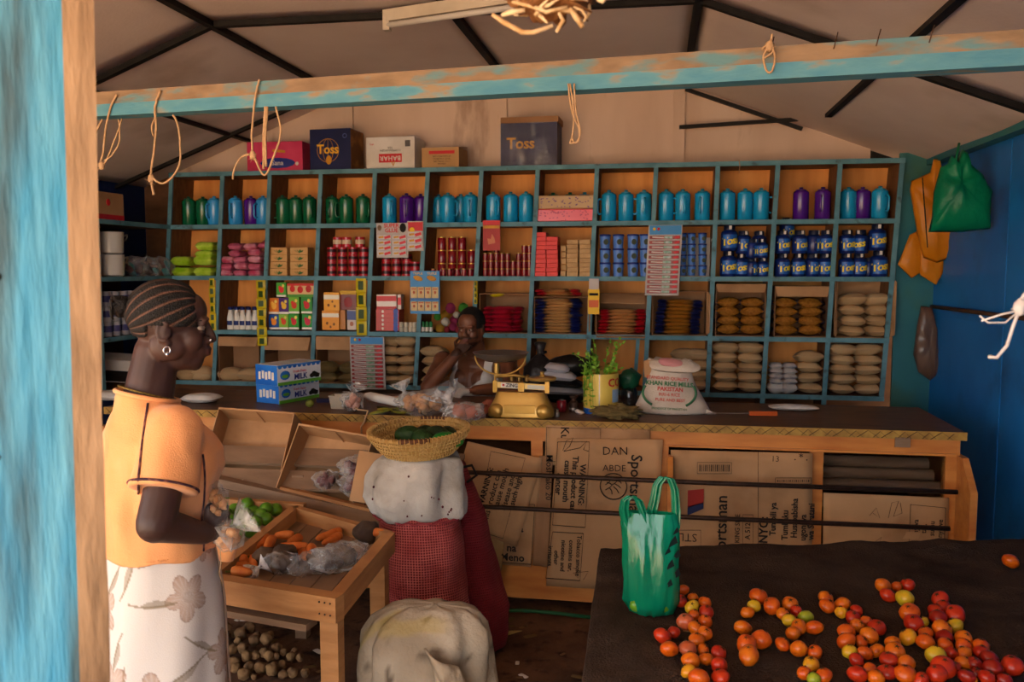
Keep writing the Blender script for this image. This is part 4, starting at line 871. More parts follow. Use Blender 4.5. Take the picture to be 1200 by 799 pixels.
# back small sheet
t, c_ = sheet_card('narrow cardboard strip tucked at the top behind the large printed sheet', [(640, 498), (762, 503), (762, 545), (638, 545)], yk+.004, m_card)
ptext(t, c_, 'Ku', 662, 507, yk+.004, 10, CW); pframe(t, c_, [(641, 500), (704, 502), (704, 540), (641, 540)], yk+.004, .004)
# crumpled strip left of big sheet
t, c_ = sheet_card('crumpled cardboard strip between the tilted sheet and the large sheet', [(632, 534), (648, 534), (642, 664), (624, 662)], yk-.002, m_card2)
ptext(t, c_, 'Moshi', 644, 545, yk-.002, 8, CW, .005); ptext(t, c_, 'yako 20', 643, 570, yk-.002, 7, CW, .005)
# sheet with Meno
t, c_ = sheet_card('cardboard sheet with Swahili words ending in bold Meno', [(590, 535), (636, 540), (622, 664), (578, 660)], yk-.004)
for s, px, py in (('ili', 603, 606), ('sha', 606, 618), ('a', 597, 629), ('na', 600, 641), ('Meno', 601, 652)): ptext(t, c_, s, px, py, yk-.004, 9, -.02, .03)
pframe(t, c_, [(587, 590), (627, 590), (623, 660), (583, 657)], yk-.004, .004)
# tilted sheet
t, c_ = sheet_card('tilted cardboard sheet with sideways warning print beside the red sacks', [(548, 517), (636, 537), (606, 640), (520, 612)], yk-.020)
A_ = math.radians(75)
ptext(t, c_, 'WARNING:', 570, 570, yk-.02, 7, A_, .03); ptext(t, c_, 'This product can', 577, 581, yk-.02, 7, A_, .02); ptext(t, c_, 'cause mouth', 588, 571, yk-.02, 7, A_, .02)
ptext(t, c_, 'disease and', 596, 576, yk-.02, 7, A_, .02); ptext(t, c_, 'such high', 605, 574, yk-.02, 7, A_, .02)
pframe(t, c_, [(576, 528), (616, 536), (590, 630), (559, 620)], yk-.02, .004)
t, c_ = sheet_card('crumpled brown paper hanging below the tilted sheet', [(556, 615), (592, 630), (588, 668), (566, 700)], yk-.018, mat('brown_paper', '7a5c34', '8a6b42', rough=.6, bump=.6, bscale=20))
# large printed sheet
t, c_ = sheet_card('large cardboard sheet with sideways warning, handwriting and round emblem', [(653, 513), (777, 515), (766, 694), (640, 686)], yk-.010)
for s, px, py, h in (('WARNING:', 682, 567, 7), ('This product can', 673, 566, 7), ('cause mouth', 664, 563, 7), ('cancer', 655, 566, 7)): ptext(t, c_, s, px, py, yk-.01, h, CW-.05, .03)
pframe(t, c_, [(654, 517), (691, 517), (686, 617), (648, 614)], yk-.01)
pframe(t, c_, [(648, 622), (684, 624), (680, 679), (640, 676)], yk-.01)
for s, px, py in (('Tobacco smoke', 678, 650), ('contains tar,', 669, 650), ('nicotine and', 660, 650), ('other', 652, 652), ('irritants', 645, 650)): ptext(t, c_, s, px, py, yk-.01, 5.5, CW-.04, .02)
ptext(t, c_, 'DAN', 721, 528, yk-.01, 10, .03, -.012); ptext(t, c_, 'ABDE', 720, 548, yk-.01, 8, .02, -.012); ptext(t, c_, 'Sportsman', 744, 570, yk-.01, 13, CW-.03, .015)
pc = PY(719, 569, yk-.01)-c_+V((0, -.0145, 0)); rr = 15.5*mpp(pc+c_)
MB().tube([pc+V((rr*math.cos(a), 0, rr*math.sin(a))) for a in [2*PI*i/32 for i in range(32)]], .0028, 4, True).build('round_emblem', m_ink, t)
hs = MB()
for a, b in (((-.6, -.3), (-.1, .1)), ((-.1, .1), (.3, .5)), ((.3, .5), (.6, .25)), ((-.1, .1), (-.5, .3)), ((0, 0), (.4, -.5)), ((.1, .2), (.55, -.1)), ((-.3, -.1), (-.1, -.6)), ((-.6, .1), (-.2, .5)), ((.1, .5), (.3, .7))):
    hs.tube([pc+V((a[0]*rr, 0, a[1]*rr)), pc+V(((a[0]+b[0])*.5*rr+.004, 0, (a[1]+b[1])*.5*rr)), pc+V((b[0]*rr, 0, b[1]*rr))], .0022, 4)
hs.build('emblem_drawing', m_ink, t)
def scribble(t, c_, pts, y, r=.0016): MB().tube([PY(*p, y)-c_+V((0, -.0145, 0)) for p in pts], r, 4).build('handwriting', m_ink, t)
scribble(t, c_, [(660, 527), (664, 516), (672, 512), (668, 522), (661, 528), (680, 524), (688, 516), (684, 526), (690, 528)], yk-.01)
scribble(t, c_, [(672, 664), (680, 668), (678, 676), (672, 670), (690, 668), (684, 678)], yk-.01, .001)
# middle right sheet
t, c_ = sheet_card('cardboard sheet with sideways brand lettering, barcodes and red blue print', [(786, 527), (952, 531), (951, 660), (786, 655)], yk-.006)
ptext(t, c_, 'Sportsman', 845, 620, yk-.006, 14, CCW, .015); ptext(t, c_, 'KING SIZE', 864, 618, yk-.006, 5.5, CCW, .01)
for s, px, py in (('ONYO:', 897, 625), ('Tumbili ya', 908, 607), ('Tumbaku', 922, 614), ('Husababisha', 933, 606), ('ugonjwa', 943, 617), ('wa Saratani', 952.5, 610)): ptext(t, c_, s, px-2.5, py, yk-.006, 7.2 if s != 'ONYO:' else 10, CCW, .035, xs=.95)
q = PY(815, 588, yk-.006)-c_
MB().prism([q+V((-.035, -.014, .055)), q+V((.035, -.014, .065)), q+V((.035, -.014, -.0)), q+V((-.035, -.014, -.025))], (0, -1, 0), .0012).build('red_print', mat('dull_red_print', '94261f', rough=.7), t)
MB().prism([q+V((-.035, -.014, -.02)), q+V((.035, -.014, .004)), q+V((.035, -.014, -.025)), q+V((-.035, -.014, -.06))], (0, -1, 0), .0012).build('blue_print', mat('dull_blue_print', '242a4e', rough=.7), t)
def barcode(t, c_, x0, x1, y0, y1, y, n=16):
    pframe(t, c_, [(x0, y0), (x1, y0), (x1, y1), (x0, y1)], y, .003, 'barcode_frame'); b = MB()
    for k in range(n): p = PY(x0+3+(x1-x0-6)*k/(n-1), (y0+y1)/2, y)-c_+V((0, -.0142, 0)); b.box(p, (.0022 if k % 3 else .0042, .001, (y1-y0-5)*mpp(p+c_)))
    b.build('barcode', m_ink, t)
barcode(t, c_, 817, 857, 541, 554, yk-.006); barcode(t, c_, 908, 950, 559, 566, yk-.006)
pframe(t, c_, [(870, 602), (882, 602), (882, 640), (870, 640)], yk-.006, .003); ptext(t, c_, 'A 512', 876, 621, yk-.006, 6, CCW)
pframe(t, c_, [(791, 620), (821, 620), (821, 650), (791, 650)], yk-.006, .003); ptext(t, c_, 'STL', 806, 628, yk-.006, 10, PI, -.01)
scribble(t, c_, [(888, 528), (888, 640)], yk-.006, .0012)
ptext(t, c_, '13', 908, 537, yk-.006, 7, 0, -.008); ptext(t, c_, '. * .', 938, 535, yk-.006, 8, 0)
# right low sheet
t, c_ = sheet_card('low cardboard sheet with faint handwriting at the right end of counter', [(965, 577), (1112, 583), (1110, 662), (964, 660)], yk-.006, m_card)
pframe(t, c_, [(1066, 590), (1107, 594), (1105, 640), (1064, 640)], yk-.006, .003)
for k, s in enumerate(('onywa', 'tar,', 'sumu', 'nyewe')): ptext(t, c_, s, 1072+k*9.5, 618, yk-.006, 6, CCW, .02)
scribble(t, c_, [(1018, 603), (1026, 594), (1030, 606), (1022, 600)], yk-.006, .001); scribble(t, c_, [(1040, 606), (1044, 588), (1052, 586), (1046, 604), (1056, 600), (1054, 588)], yk-.006, .001); scribble(t, c_, [(1024, 634), (1032, 628), (1028, 640)], yk-.006, .001)
tag(obj('cardboard_scrap', MB().prism([(-.035, 0, 0), (.03, 0, .004), (.035, 0, .032), (-.02, 0, .034)], (0, 1, 0), .004).mesh('cardboard_scrap', m_card), None, PY(1068, 632, YC-.035)), 'small pale cardboard scrap by the lower iron bar', 'cardboard')
for k, (px, y0) in enumerate(((1087, 543), (1093, 557), (1100, 571))):
    b = PY(px, y0, YC+.10+.0); a = b.copy(); a.x = SX(962, YC+.1, b.z)
    t = thing('cardboard_tube', 'long grey-brown tube behind counter glass, %s of three' % ['top', 'middle', 'bottom'][k], 'tube', a+V((0, .0, 0)), (0, 0, 0), 'tubes behind the glass')
    MB().lathe([(.019, 0), (.026, 0), (.026, b.x-a.x), (.019, b.x-a.x)], 16, (0, 0, 0), (0, PI/2, 0)).build('tube', m_greywood, t, 40)
    MB().lathe([(.0, .01), (.019, .01), (.019, b.x-a.x-.01), (0, b.x-a.x-.01)], 14, (0, 0, 0), (0, PI/2, 0)).build('core', m_black, t)

# ---------------------------------------------------------------- things on the counter
m_milkb, m_milkw, m_mgreen = mat('milk_blue', '1c5ab0', '2f74c8', rough=.4), mat('milk_white', 'cdd2da', 'bcc4d0', rough=.4), mat('milk_green', '5a9a30', rough=.4)
def milk(px, py, z, rz, lab):
    p = PZ(px, py, z); p.z = z; t = thing('milk_carton_box', lab, 'box', p, (0, 0, rz), 'milk boxes on the counter'); wx, wy, h = .16, .30, .105
    # local: x along the blue end face (towards the left front), y along the long white face
    MB().box((wx/2, wy/2, h/2), (wx, wy, h), None, .002).build('body', m_milkw, t)
    e = MB().box((wx/2, -.0008, h/2), (wx*.99, .0016, h*.98)).build('blue_end', m_milkb, t)
    for k in range(5): MB().box((wx*(.2+.15*k), -.0022, h*(.46+.05*(k % 2))), (wx*.1, .0014, h*.38), None, .0005).build('bottle_print', m_white, e)
    MB().box((wx+.0008, wy/2, h*.08), (.0016, wy*.99, h*.16)).build('green_band', m_mgreen, t); MB().box((wx+.0006, wy/2, h*.95), (.0014, wy*.99, h*.08)).build('blue_band', m_milkb, t)
    for k in range(9): MB().ell((wx+.0002, wy*(.06+.11*k), h*.88), (.0016, .013, .008), 8, 5).build('drip_print', m_milkb, t, True)
    text('MILK', (wx+.002, wy*.52, h*.34), .03, m_blueprint, t, 0, .03, base=(PI/2, 0, PI/2)); text('Fresh Dairy', (wx+.002, wy*.5, h*.62), .014, m_red, t, 0, 0, base=(PI/2, 0, PI/2))
    MB().ell((wx+.0004, wy*.17, h*.48), (.0018, .034, .024), 16, 6).build('oval_emblem', m_milkb, t, True); MB().ell((wx+.001, wy*.17, h*.44), (.0018, .026, .011), 14, 6).build('green_hill', m_mgreen, t, True)
    for (a, b, s) in ((.84, .36, .02), (.78, .3, .014), (.92, .3, .016)): MB().ell((wx+.0006, wy*a, h*b), (.0018, s, s*.8), 10, 6, None, .5).build('cow_print', m_ink, t, True)
    return t
milk(301, 471, ZC, -.35, 'lower blue and white milk box on the counter'); milk(300, 450, ZC+.107, -.40, 'upper blue and white milk box, stacked on the other')
# plastic tub with bread roll
p = PZ(398, 478, ZC); t = thing('plastic_tub', 'small clear plastic tub on the counter edge', 'tub', p)
MB().loft([[V((sx_*(a), sy_*(b), z)) for sx_, sy_ in ((-1, -1), (1, -1), (1, 1), (-1, 1))] for a, b, z in ((.034, .03, 0), (.042, .036, .062), (.045, .039, .062), (.045, .039, .066), (.039, .033, .066), (.032, .028, .004))]).build('tub', mat('clear_plastic', 'c8bca8', rough=.25, alpha=.55), t)
MB().ell((0, 0, .024), (.022, .02, .02), 12, 8, None, .2).build('bread_roll', mat('bun', 'c09850', 'd0b070', rough=.7), t, True)
# bags of produce
def clearbag(name, lab, p, r, items, m_item, isz, knot=None, film=m_film2, cat='bag', iname='piece', nzv=.35, flat=1, rz=0, sd=1):
    rd = random.Random(sd); t = thing(name, lab, cat, p, (0, 0, rz))
    for k in range(items):
        while 1:
            d = V((rd.uniform(-1, 1), rd.uniform(-1, 1), rd.uniform(-1, 1)))
            if d.length < 1: break
        s = isz*rd.uniform(.75, 1.2)
        MB().ell((d.x*(r[0]-isz), d.y*(r[1]-isz), r[2]+d.z*(r[2]-isz)), (s, s*.75, s*.7), 9, 6, (rd.random()*3, rd.random()*3, rd.random()*3), .5, 9).build(iname, m_item, t, True)
    b = MB().ell((0, 0, r[2]), r, 26, 16, None, nzv, 12)
    b.build('film', film, t, True)
    if knot:
        k0 = V(knot[0]); k1 = V(knot[1]); d = (k1-k0); q = MB(); n = 14; x = d.orthogonal().normalized(); y = d.normalized().cross(x); rings = []
        for f, rr in ((-.55, .8), (0, .14), (.12, .12), (.5, .5), (1, .85)):
            rings.append([k0+d*f+(x*math.cos(2*PI*i/n)+y*math.sin(2*PI*i/n)*.55)*d.length*rr*(1+.35*(i % 2)) for i in range(n)])
        q.loft(rings, False).build('knotted_neck', mat('neck_film', 'f4f2f0', rough=.2, alpha=.4, bump=1, bscale=40, spec=.9), t, True)
    return t
m_ging, m_sweetp = mat('ginger', 'a8744a', 'c08a5a', rough=.7, scale=30), mat('sweet_potato', '8a3f30', 'a05a44', rough=.7, scale=20)
m_ging2 = mat('peeled_nut', 'b87a48', 'd8a878', rough=.5, scale=30)
clearbag('onion_bag', 'clear bag of pale pink bulbs beside the plastic tub', PZ(413, 482, ZC), (.055, .05, .05), 9, mat('pale_bulb', 'a87060', 'c89a88', rough=.5), .02, ((.0, 0, .095), (.03, -.02, .13)), sd=3)
clearbag('ginger_bag', 'clear bag of brown ginger pieces in middle of the counter', PZ(494, 487, ZC), (.12, .085, .06), 44, m_ging, .024, ((-.09, .02, .11), (-.11, .02, .16)), film=m_film, sd=4)
clearbag('sweet_potato_bag', 'clear bag of reddish roots in front of the seated man', PZ(543, 494, ZC), (.10, .075, .045), 12, m_sweetp, .035, ((-.07, .04, .07), (-.13, .07, .14)), sd=5)
for k, (px, py) in enumerate(((563, 487), (574, 481))):
    tag(obj('sweet_potato', MB().ell((0, 0, .028), (.045, .03, .028), 14, 9, (0, 0, .5*k), .3, 8).mesh('sweet_potato', m_sweetp, True), None, PZ(px, py, ZC)), ['loose reddish root beside the scale', 'loose reddish root next to the man\'s hand'][k], 'vegetable', 'loose roots on the counter')
t = thing('paper_roll', 'white rolled paper lying across leaves on the counter', 'paper', PZ(453, 480, ZC), (0, 0, -.32)); MB().lathe([(0, -.13), (.012, -.13), (.022, -.1), (.024, .1), (.020, .13), (0, .13)], 14, (0, 0, .05), (0, PI/2+.1, 0)).build('roll', m_white, t, 40)
MB().prism([(.12, -.03, .05), (-.02, .04, .055), (.02, .10, .058), (.14, .06, .05)], (0, 0, 1), .002).build('loose_sheet', m_white, t)
t = thing('banana_leaf_bundle', 'small bundle of green and dark leaves under white paper roll', 'leaves', PZ(460, 486, ZC), (0, 0, 0))
for k in range(14):
    a = random.uniform(-.4, .4); q = V((random.uniform(-.08, .07), random.uniform(-.02, .04), 0)); MB().pillow(q+V((0, 0, .012+.02*random.random())), (.07, .022, .012), 5, (random.uniform(-.6, .6), random.uniform(-.4, .4), a), 2, .1, k).build('leaf', mat('wilted_leaf', '5a6a20', '8a7a28', rough=.6, scale=20) if k % 3 else mat('dark_leaf', '2a2c14', rough=.6), t, True)
tag(obj('lime', MB().ell((0, 0, .02), (.022, .018, .02), 14, 9).mesh('lime', mat('dull_lime', '5f6a20', '7a7a30', rough=.5), True), None, PZ(363, 477, ZC)), 'single dull green lime beside the milk boxes', 'lime')
tag(obj('knife_sheath', MB().bar((-.06, 0, .012), (.06, .02, .012), .03, .02).mesh('knife_sheath', mat('indigo_cloth', '1c1838', rough=.8)), None, PZ(384, 472, ZC)), 'dark indigo strip lying between milk boxes and tub', 'strip')
# string over the counter edge
t0 = PZ(420, 480, ZC+.03); MB_s = MB().tube([PZ(414, 476, ZC+.02), t0, PY(431, 481, YC-.015), PY(427, 494, YC-.02), PY(423, 500, YC-.02), PY(424, 512, YC-.02), PY(420, 518, YC-.02)], .0045, 7)
tag(MB_s.build('twine_string', m_twine, None, True), 'brown twine hanging over the counter edge above the carton', 'twine')

# weighing scale
m_brass = mat('gold_paint', 'a8823c', 'bb9650', rough=.36, metal=.6, scale=8, bump=.05, coat=.2); m_pan = mat('tin_pan', '6a625c', '827a74', rough=.35, metal=.7, scale=6)
p = PZ(611, 488, ZC); S = thing('weighing_scale', 'golden counter balance scale with round pan beside the tin of herbs', 'scale', p, (0, 0, .02))
u = mpp(p)                             # metres per photo pixel here
rings = []
for z, a, b in ((0, 36, 15), (2, 38.5, 17), (9, 38.5, 17), (15, 35, 15), (22, 31, 12.5), (28, 29, 11), (30, 27.5, 10), (30, 1, 1)):
    rings.append([V((math.copysign(abs(math.cos(q))**.45, math.cos(q))*a*u, math.copysign(abs(math.sin(q))**.45, math.sin(q))*b*u, z*u)) for q in [2*PI*i/40 for i in range(40)]])
body = MB().loft(rings).build('base', m_brass, S, 40)
for sx_ in (-1, 1): MB().ell((sx_*27*u, -13*u, 8*u), (10*u, 6*u, 9*u), 16, 10).build('rounded_foot', m_brass, body, True)
MB().box((0, -16.5*u, 11*u), (36*u, 1.5*u, 10*u), None, .002).build('front_panel', m_brass, body)
beam = MB().box((0, -6*u, 37*u), (64*u, 3*u, 7*u), (0, .04, 0), .002).build('beam', mat('brass_light', 'c0a060', 'cfb070', rough=.35, metal=.5), S)
MB().box((-12*u, -8*u, 37.6*u), (22*u, 1*u, 5.6*u), (0, .04, 0)).build('name_plate', m_white, beam); text('ZING', (-10*u, -8.8*u, 37.6*u), 4.2*u, m_ink, S, -.04, .04); MB().box((18*u, -8*u, 36*u), (20*u, 1*u, 4.5*u), (0, .04, 0)).build('name_plate', mat('plate_grey', 'b8b4a8', rough=.5), beam)
MB().ell((-20*u, -8.8*u, 38*u), (1.4*u, .5*u, 1.4*u), 8, 5).build('red_dot', m_red, beam, True)
MB().box((1*u, -8*u, 36*u), (7*u, 5*u, 11*u), None, .002).build('pivot_block', m_brass, S)
for sx_ in (-30, 31): MB().box((sx_*u, -6*u, 36*u), (5*u, 5*u, 14*u), None, .002).build('end_bracket', m_brass, S); MB().lathe([(0, 29*u), (1.2*u, 29*u), (1.2*u, 47*u), (0, 47*u)], 8, (sx_*u, -6*u, 0)).build('end_pin', m_brass, S)
MB().lathe([(0, 46*u), (3.2*u, 46*u), (3.2*u, 62*u), (0, 62*u)], 10, (-30*u, 4*u, 0)).build('pan_post', m_brass, S)
pc = V((-25*u, 4*u, 0))
MB().lathe([(0, 66*u), (18*u, 67*u), (28*u, 71*u), (32.5*u, 75*u), (33.2*u, 75*u), (28.5*u, 69.5*u), (18*u, 65*u), (0, 64*u)], 36, pc).build('pan', m_pan, S, 60)
MB().tube([pc+V((30*u*math.cos(a), -4*u, 71*u+22*u*math.sin(a))) for a in [-PI*i/14 for i in range(15)]], 1.0*u, 6).build('pan_hoop', m_brass, S, True)
MB().tube([(-30*u, 0, 46*u), (-10*u, 2*u, 48.5*u), (4*u, 0, 47*u)], 1.6*u, 8).build('pan_arm', m_brass, S, True)
MB().lathe([(0, 43*u), (16*u, 43*u), (17*u, 45*u), (16*u, 46.5*u), (4*u, 47*u), (2*u, 50*u), (2.5*u, 53*u), (0, 53.5*u)], 24, (24*u, 4*u, 0)).build('weight_plate', m_brass, S, 40)
for k in range(3): MB().lathe([(0, 41*u), (3.5*u, 41*u), (3.5*u, 47*u), (1.5*u, 49*u), (0, 49*u)], 10, ((-12+9*k)*u, 6*u, 0)).build('knob', mat('old_brass', '6a5028', rough=.4, metal=.6), S, 40)
# cluster right of the scale
def on(px, py, z=0): q = PZ(px, py, ZC); q.z = ZC+z; return q
m_blackb = mat('black_plastic', '0c0b0c', '161416', rough=.35, bump=.8, bscale=20)
t = thing('black_bag', 'knotted black plastic bag behind the scale', 'bag', on(633, 466)); b = MB()
rings = [[V((a*math.cos(2*PI*i/22)*(1+.1*noise.noise(V((i*.8, z*30, 0)))), .8*a*math.sin(2*PI*i/22)*(1+.1*noise.noise(V((i*.8, z*30, 7)))), z)) for i in range(22)] for a, z in ((.05, 0), (.085, .02), (.095, .1), (.085, .17), (.045, .215), (.018, .24), (.02, .26), (.034, .30), (.02, .305))]
b.loft(rings).build('bag', m_blackb, t, True)
MB().tube([(.0, 0, .24), (.02, -.012, .245), (.03, 0, .25), (0, .016, .245)], .008, 6).build('knot', m_blackb, t, True)
t = thing('folded_cloth_pile', 'pile of black and white folded cloth behind the weights', 'cloth', on(662, 470), (0, 0, .05))
for k, (z, w2, h2, mm) in enumerate(((.02, .24, .045, m_blackb), (.06, .22, .04, mat('grey_cloth', '8a8a90', rough=.9)), (.10, .225, .04, m_blackb), (.137, .18, .045, mat('white_cloth', 'b8b8c0', 'a8a8b2', rough=.9)), (.178, .13, .04, MATS['white_cloth']))):
    MB().pillow((-.01*k, 0, z), (w2, .16, h2), 7, (0, .03*k, 0), 5, 0, k).build('fold', mm, t, True)
MB().ell((.02, .07, .18), (.13, .05, .06), 16, 9, None, .2).build('black_cap', m_blackb, t, True)
t = thing('weight', 'small red cylindrical weight beside the scale', 'weight', on(658, 482)); MB().lathe([(0, 0), (.022, 0), (.024, .004), (.024, .05), (.02, .055), (0, .055)], 16).build('body', mat('weight_red', '7a1420', rough=.35, coat=.3), t, 40); MB().lathe([(0, .055), (.01, .055), (.01, .06), (0, .062)], 12).build('knob', m_steel, t)
t = thing('weight', 'dark iron weight with neck left of the herb tin', 'weight', on(672, 482)); MB().lathe([(0, 0), (.021, 0), (.022, .045), (.012, .055), (.012, .065), (.022, .07), (.022, .08), (0, .082)], 16).build('body', m_iron, t, 40); MB().lathe([(.0222, .01), (.0222, .02)], 14).build('stamped_ring', m_steel, t)
tag(obj('brass_weight', MB().lathe([(0, 0), (.012, 0), (.013, .02), (.006, .026), (.006, .03), (.009, .036), (0, .04)], 12).mesh('brass_weight', m_steel, 40), None, on(653, 488)), 'tiny steel weight in front of red weight', 'weight')
tag(obj('paper_scrap', MB().pillow((0, 0, .01), (.05, .03, .02), 5, (0, .2, -.5), 3, .1, 2).mesh('paper_scrap', m_white, True), None, on(679, 485)), 'small white paper scrap left of the herb tin', 'paper')
for k, (px, py, h2) in enumerate(((676, 462, .05), (674, 476, .03))): pass
t = thing('salt_shaker', 'slim steel shaker standing behind the scale weights', 'shaker', on(645, 470)); MB().lathe([(0, 0), (.014, 0), (.014, .13), (.012, .15), (0, .152)], 14).build('body', m_steel, t, 40); MB().lathe([(.0142, .1), (.0142, .11)], 12).build('ring', m_ink, t)
# tin of herbs
p = on(704, 483); t = thing('herb_tin', 'large yellow tin full of green herb sprigs on the counter', 'tin', p); u2 = mpp(p); R_, H_ = 20.5*u2, 47*u2
MB().lathe([(0, 0), (R_, 0), (R_, H_), (R_*.96, H_), (R_*.96, .01), (0, .01)], 30).build('tin', mat('tin_yellow', 'c0a040', 'cbb050', rough=.4, coat=.2), t, 40)
for (z0, z1, a0, a1, cc, nm) in ((.0, .14, -1.57, -.4, '1c4f9c', 'blue_print'), (0, .06, -.4, .3, '1c4f9c', 'blue_print'), (.03, .2, .45, 1.1, '1c4a98', 'blue_print'), (.3, .62, .75, 1.4, '7a9ab8', 'pale_print'), (.4, .8, -1.5, -1.0, '5a6a28', 'green_print')):
    MB().sheet(lambda u_, v_: (R_*1.004*math.sin(a0+(a1-a0)*u_), -R_*1.004*math.cos(a0+(a1-a0)*u_), H_*(z0+(z1-z0)*v_)), 8, 2).build(nm, mat('tinp_'+cc, cc, rough=.4), t, True)
MB().sheet(lambda u_, v_: (R_*1.006*math.sin(-.05+.05*u_), -R_*1.006*math.cos(-.05+.05*u_), H_*(v_)), 1, 2).build('seam', m_steel, t)
tm = text_mesh('CO', .04, m_red, .04, R_*1.01, .0006)
for v in tm.vertices:
    a = math.atan2(v.co.x, v.co.z+R_*1.01)+.95; v.co = (R_*1.012*math.sin(a), -R_*1.012*math.cos(a), v.co.y+H_*.78)
obj('printed_text', tm, t)
m_herb = [mat('herb_a', '5a8a1c', '7aa832', rough=.55, scale=30), mat('herb_b', '8ab048', '4a7a1a', rough=.55, scale=30)]
rd = random.Random(5)
for k in range(26):
    a, r0 = rd.uniform(0, 6.28), rd.uniform(.1, .75)*R_; b = V((r0*math.cos(a), r0*math.sin(a), H_*.9)); out = V((math.cos(a), math.sin(a), 0))*rd.uniform(.02, .09); hh = rd.uniform(.03, .13) if rd.random() < .75 else .17
    if k < 5: b = V((-R_*(.5+.1*k), -R_*(.88-.05*k), H_*.97)); out = V((rd.uniform(-.03, .03), -.03, 0)); hh = -rd.uniform(.06, .2)
    pts = [b, b+out*.4+V((0, 0, max(hh*.5, .015) if hh < 0 else hh*.6)), b+out+V((0, 0, hh))]
    s_ = MB().tube(pts, [.0025, .002, .001], 4).build('sprig', m_herb[0], t, True); q = MB()
    for j in range(11):
        f = .25+.75*j/10; c0 = pts[1].lerp(pts[2], max(0, f*2-1)) if f > .5 else pts[0].lerp(pts[1], f*2)
        d = V((rd.uniform(-1, 1), rd.uniform(-1, .6), rd.uniform(-.2, 1))).normalized(); sd_ = d.cross(V((rd.random(), rd.random(), rd.random()))).normalized()*rd.uniform(.005, .009); L2 = rd.uniform(.016, .03)
        q.add([c0, c0+d*L2*.5+sd_, c0+d*L2, c0+d*L2*.5-sd_], [(0, 1, 2, 3)])
    q.build('leaves', m_herb[k % 2], s_)
# brown cloth, green jar, rice sack, knife
def crumple(r, sd, n=26, m_=16, amp=.5, f=7): return MB().ell((0, 0, r[2]), r, n, m_, None, amp, f)
t = tag(obj('brown_cloth', crumple((.10, .05, .03), 3, 34, 20, .9, 14).mesh('brown_cloth', mat('khaki_cloth', '5a4a28', '6d5a34', rough=.9, scale=20, bump=.5), True), None, on(722, 490)), 'crumpled khaki cloth at the foot of the herb tin', 'cloth')
t = thing('glass_jar', 'glass jar with green top between tin and rice sack', 'jar', on(737, 477)); MB().lathe([(0, 0), (.04, 0), (.044, .01), (.044, .08), (.034, .1), (0, .1)], 20).build('jar', mat('jar_glass', '3a3432', rough=.08, alpha=.6, spec=.8), t, 50); MB().ell((0, 0, .14), (.055, .045, .055), 16, 10, None, .4, 9).build('green_bag_top', mat('dark_green_bag', '10402c', '165038', rough=.3, bump=.6, bscale=30), t, True)
p = on(787, 483); u2 = mpp(p); t = thing('rice_sack', 'open white woven rice sack with green and red print on the counter', 'sack', p, (0, 0, .03))
m_sack = mat('woven_white', 'b8a898', 'c6b8a8', rough=.75, scale=12, bump=.4, bscale=130)
rings = []
for z, a, b in ((0, 40, 20), (3, 44, 23), (10, 41, 22), (20, 35, 19), (32, 29.5, 17), (42, 26, 16), (50, 23, 14), (55, 24, 14), (60, 27, 15), (63, 24, 13), (60, 20, 10), (54, 1, 1)):
    sk = -3*u2*z/60
    rings.append([V((math.cos(q)*a*u2*(1+.05*noise.noise(V((i*.55, z*.13, 1))))+sk, math.sin(q)*b*u2*(1+.08*noise.noise(V((i*.55, z*.13, 4)))), max(z*u2*(1+.05*noise.noise(V((i*.7, z*.1, 9)))), 0))) for i, q in enumerate([2*PI*j/36 for j in range(36)])])
MB().loft(rings).build('sack', m_sack, t, True)
MB().pillow((2*u2, -13*u2, 56*u2), (58*u2, 20*u2, 10*u2), 12, (.6, .05, 0), 2.2, .2, 4).build('folded_rim', m_sack, t, True)
MB().pillow((-2*u2, -16.5*u2, 60*u2), (30*u2, 12*u2, 7*u2), 8, (.7, .15, .1), 2.2, .2, 7).build('pink_print', mat('pink_sack_print', 'c08a88', 'b87878', rough=.75), t, True)
MB().box((-25*u2, -4*u2, 52*u2), (16*u2, 2*u2, 20*u2), (.1, -.1, .2)).build('cardboard_flap', m_card, t)
MB().tube([(38*u2, -8*u2, 3*u2), (44*u2, -10*u2, 2*u2), (50*u2, -9*u2, 1.5*u2)], [3*u2, 2*u2, 1*u2], 8).build('tied_corner', m_sack, t, True)
m_sg, m_sr = mat('sack_green', '3a6a48', rough=.8), mat('sack_red', 'b83a34', rough=.8)
def sktext(s, x, z, h, m, rot=0, bold=.02):
    zz = z; yf = {42: -16, 36: -18.5, 30: -20.3, 24: -22, 18: -23.4, 12: -24.3, 8: -24.6, 48: -16}[z]
    text(s, (x*u2, (yf-1.2)*u2, zz*u2), h*u2, m, t, rot, bold, base=(PI/2-.25, 0, 0))
sktext('STANDARD QUALITY', -6, 42, 3.6, m_sr, -.06); sktext('KHAN RICE MILLS', -4, 36, 4.9, m_sg, -.05, .05); sktext('PAKISTAN', -3, 30, 4.6, m_sr, -.05, .04); sktext('IRRI-6 RICE', -4, 24, 3.6, m_sr, -.04); sktext('PURE AND BEST', -3, 18, 3.4, m_sr, -.04); sktext('PRODUCE OF PAKISTAN', -4, 8, 2.6, m_sg, -.03)
for sx_, a0, a1 in ((-1, 2.7, 4.0), (1, -.9, .45)):
    MB().tube([((-4+30*math.cos(a))*u2, (-23+.2*(26+20*math.sin(a))-2)*u2 if 0 else -(25.2-abs((26+18*math.sin(a))-6)*.23)*u2, (26+18*math.sin(a))*u2) for a in [a0+(a1-a0)*i/10 for i in range(11)]], 1.5*u2, 5).build('green_arc', m_sg, t, True)
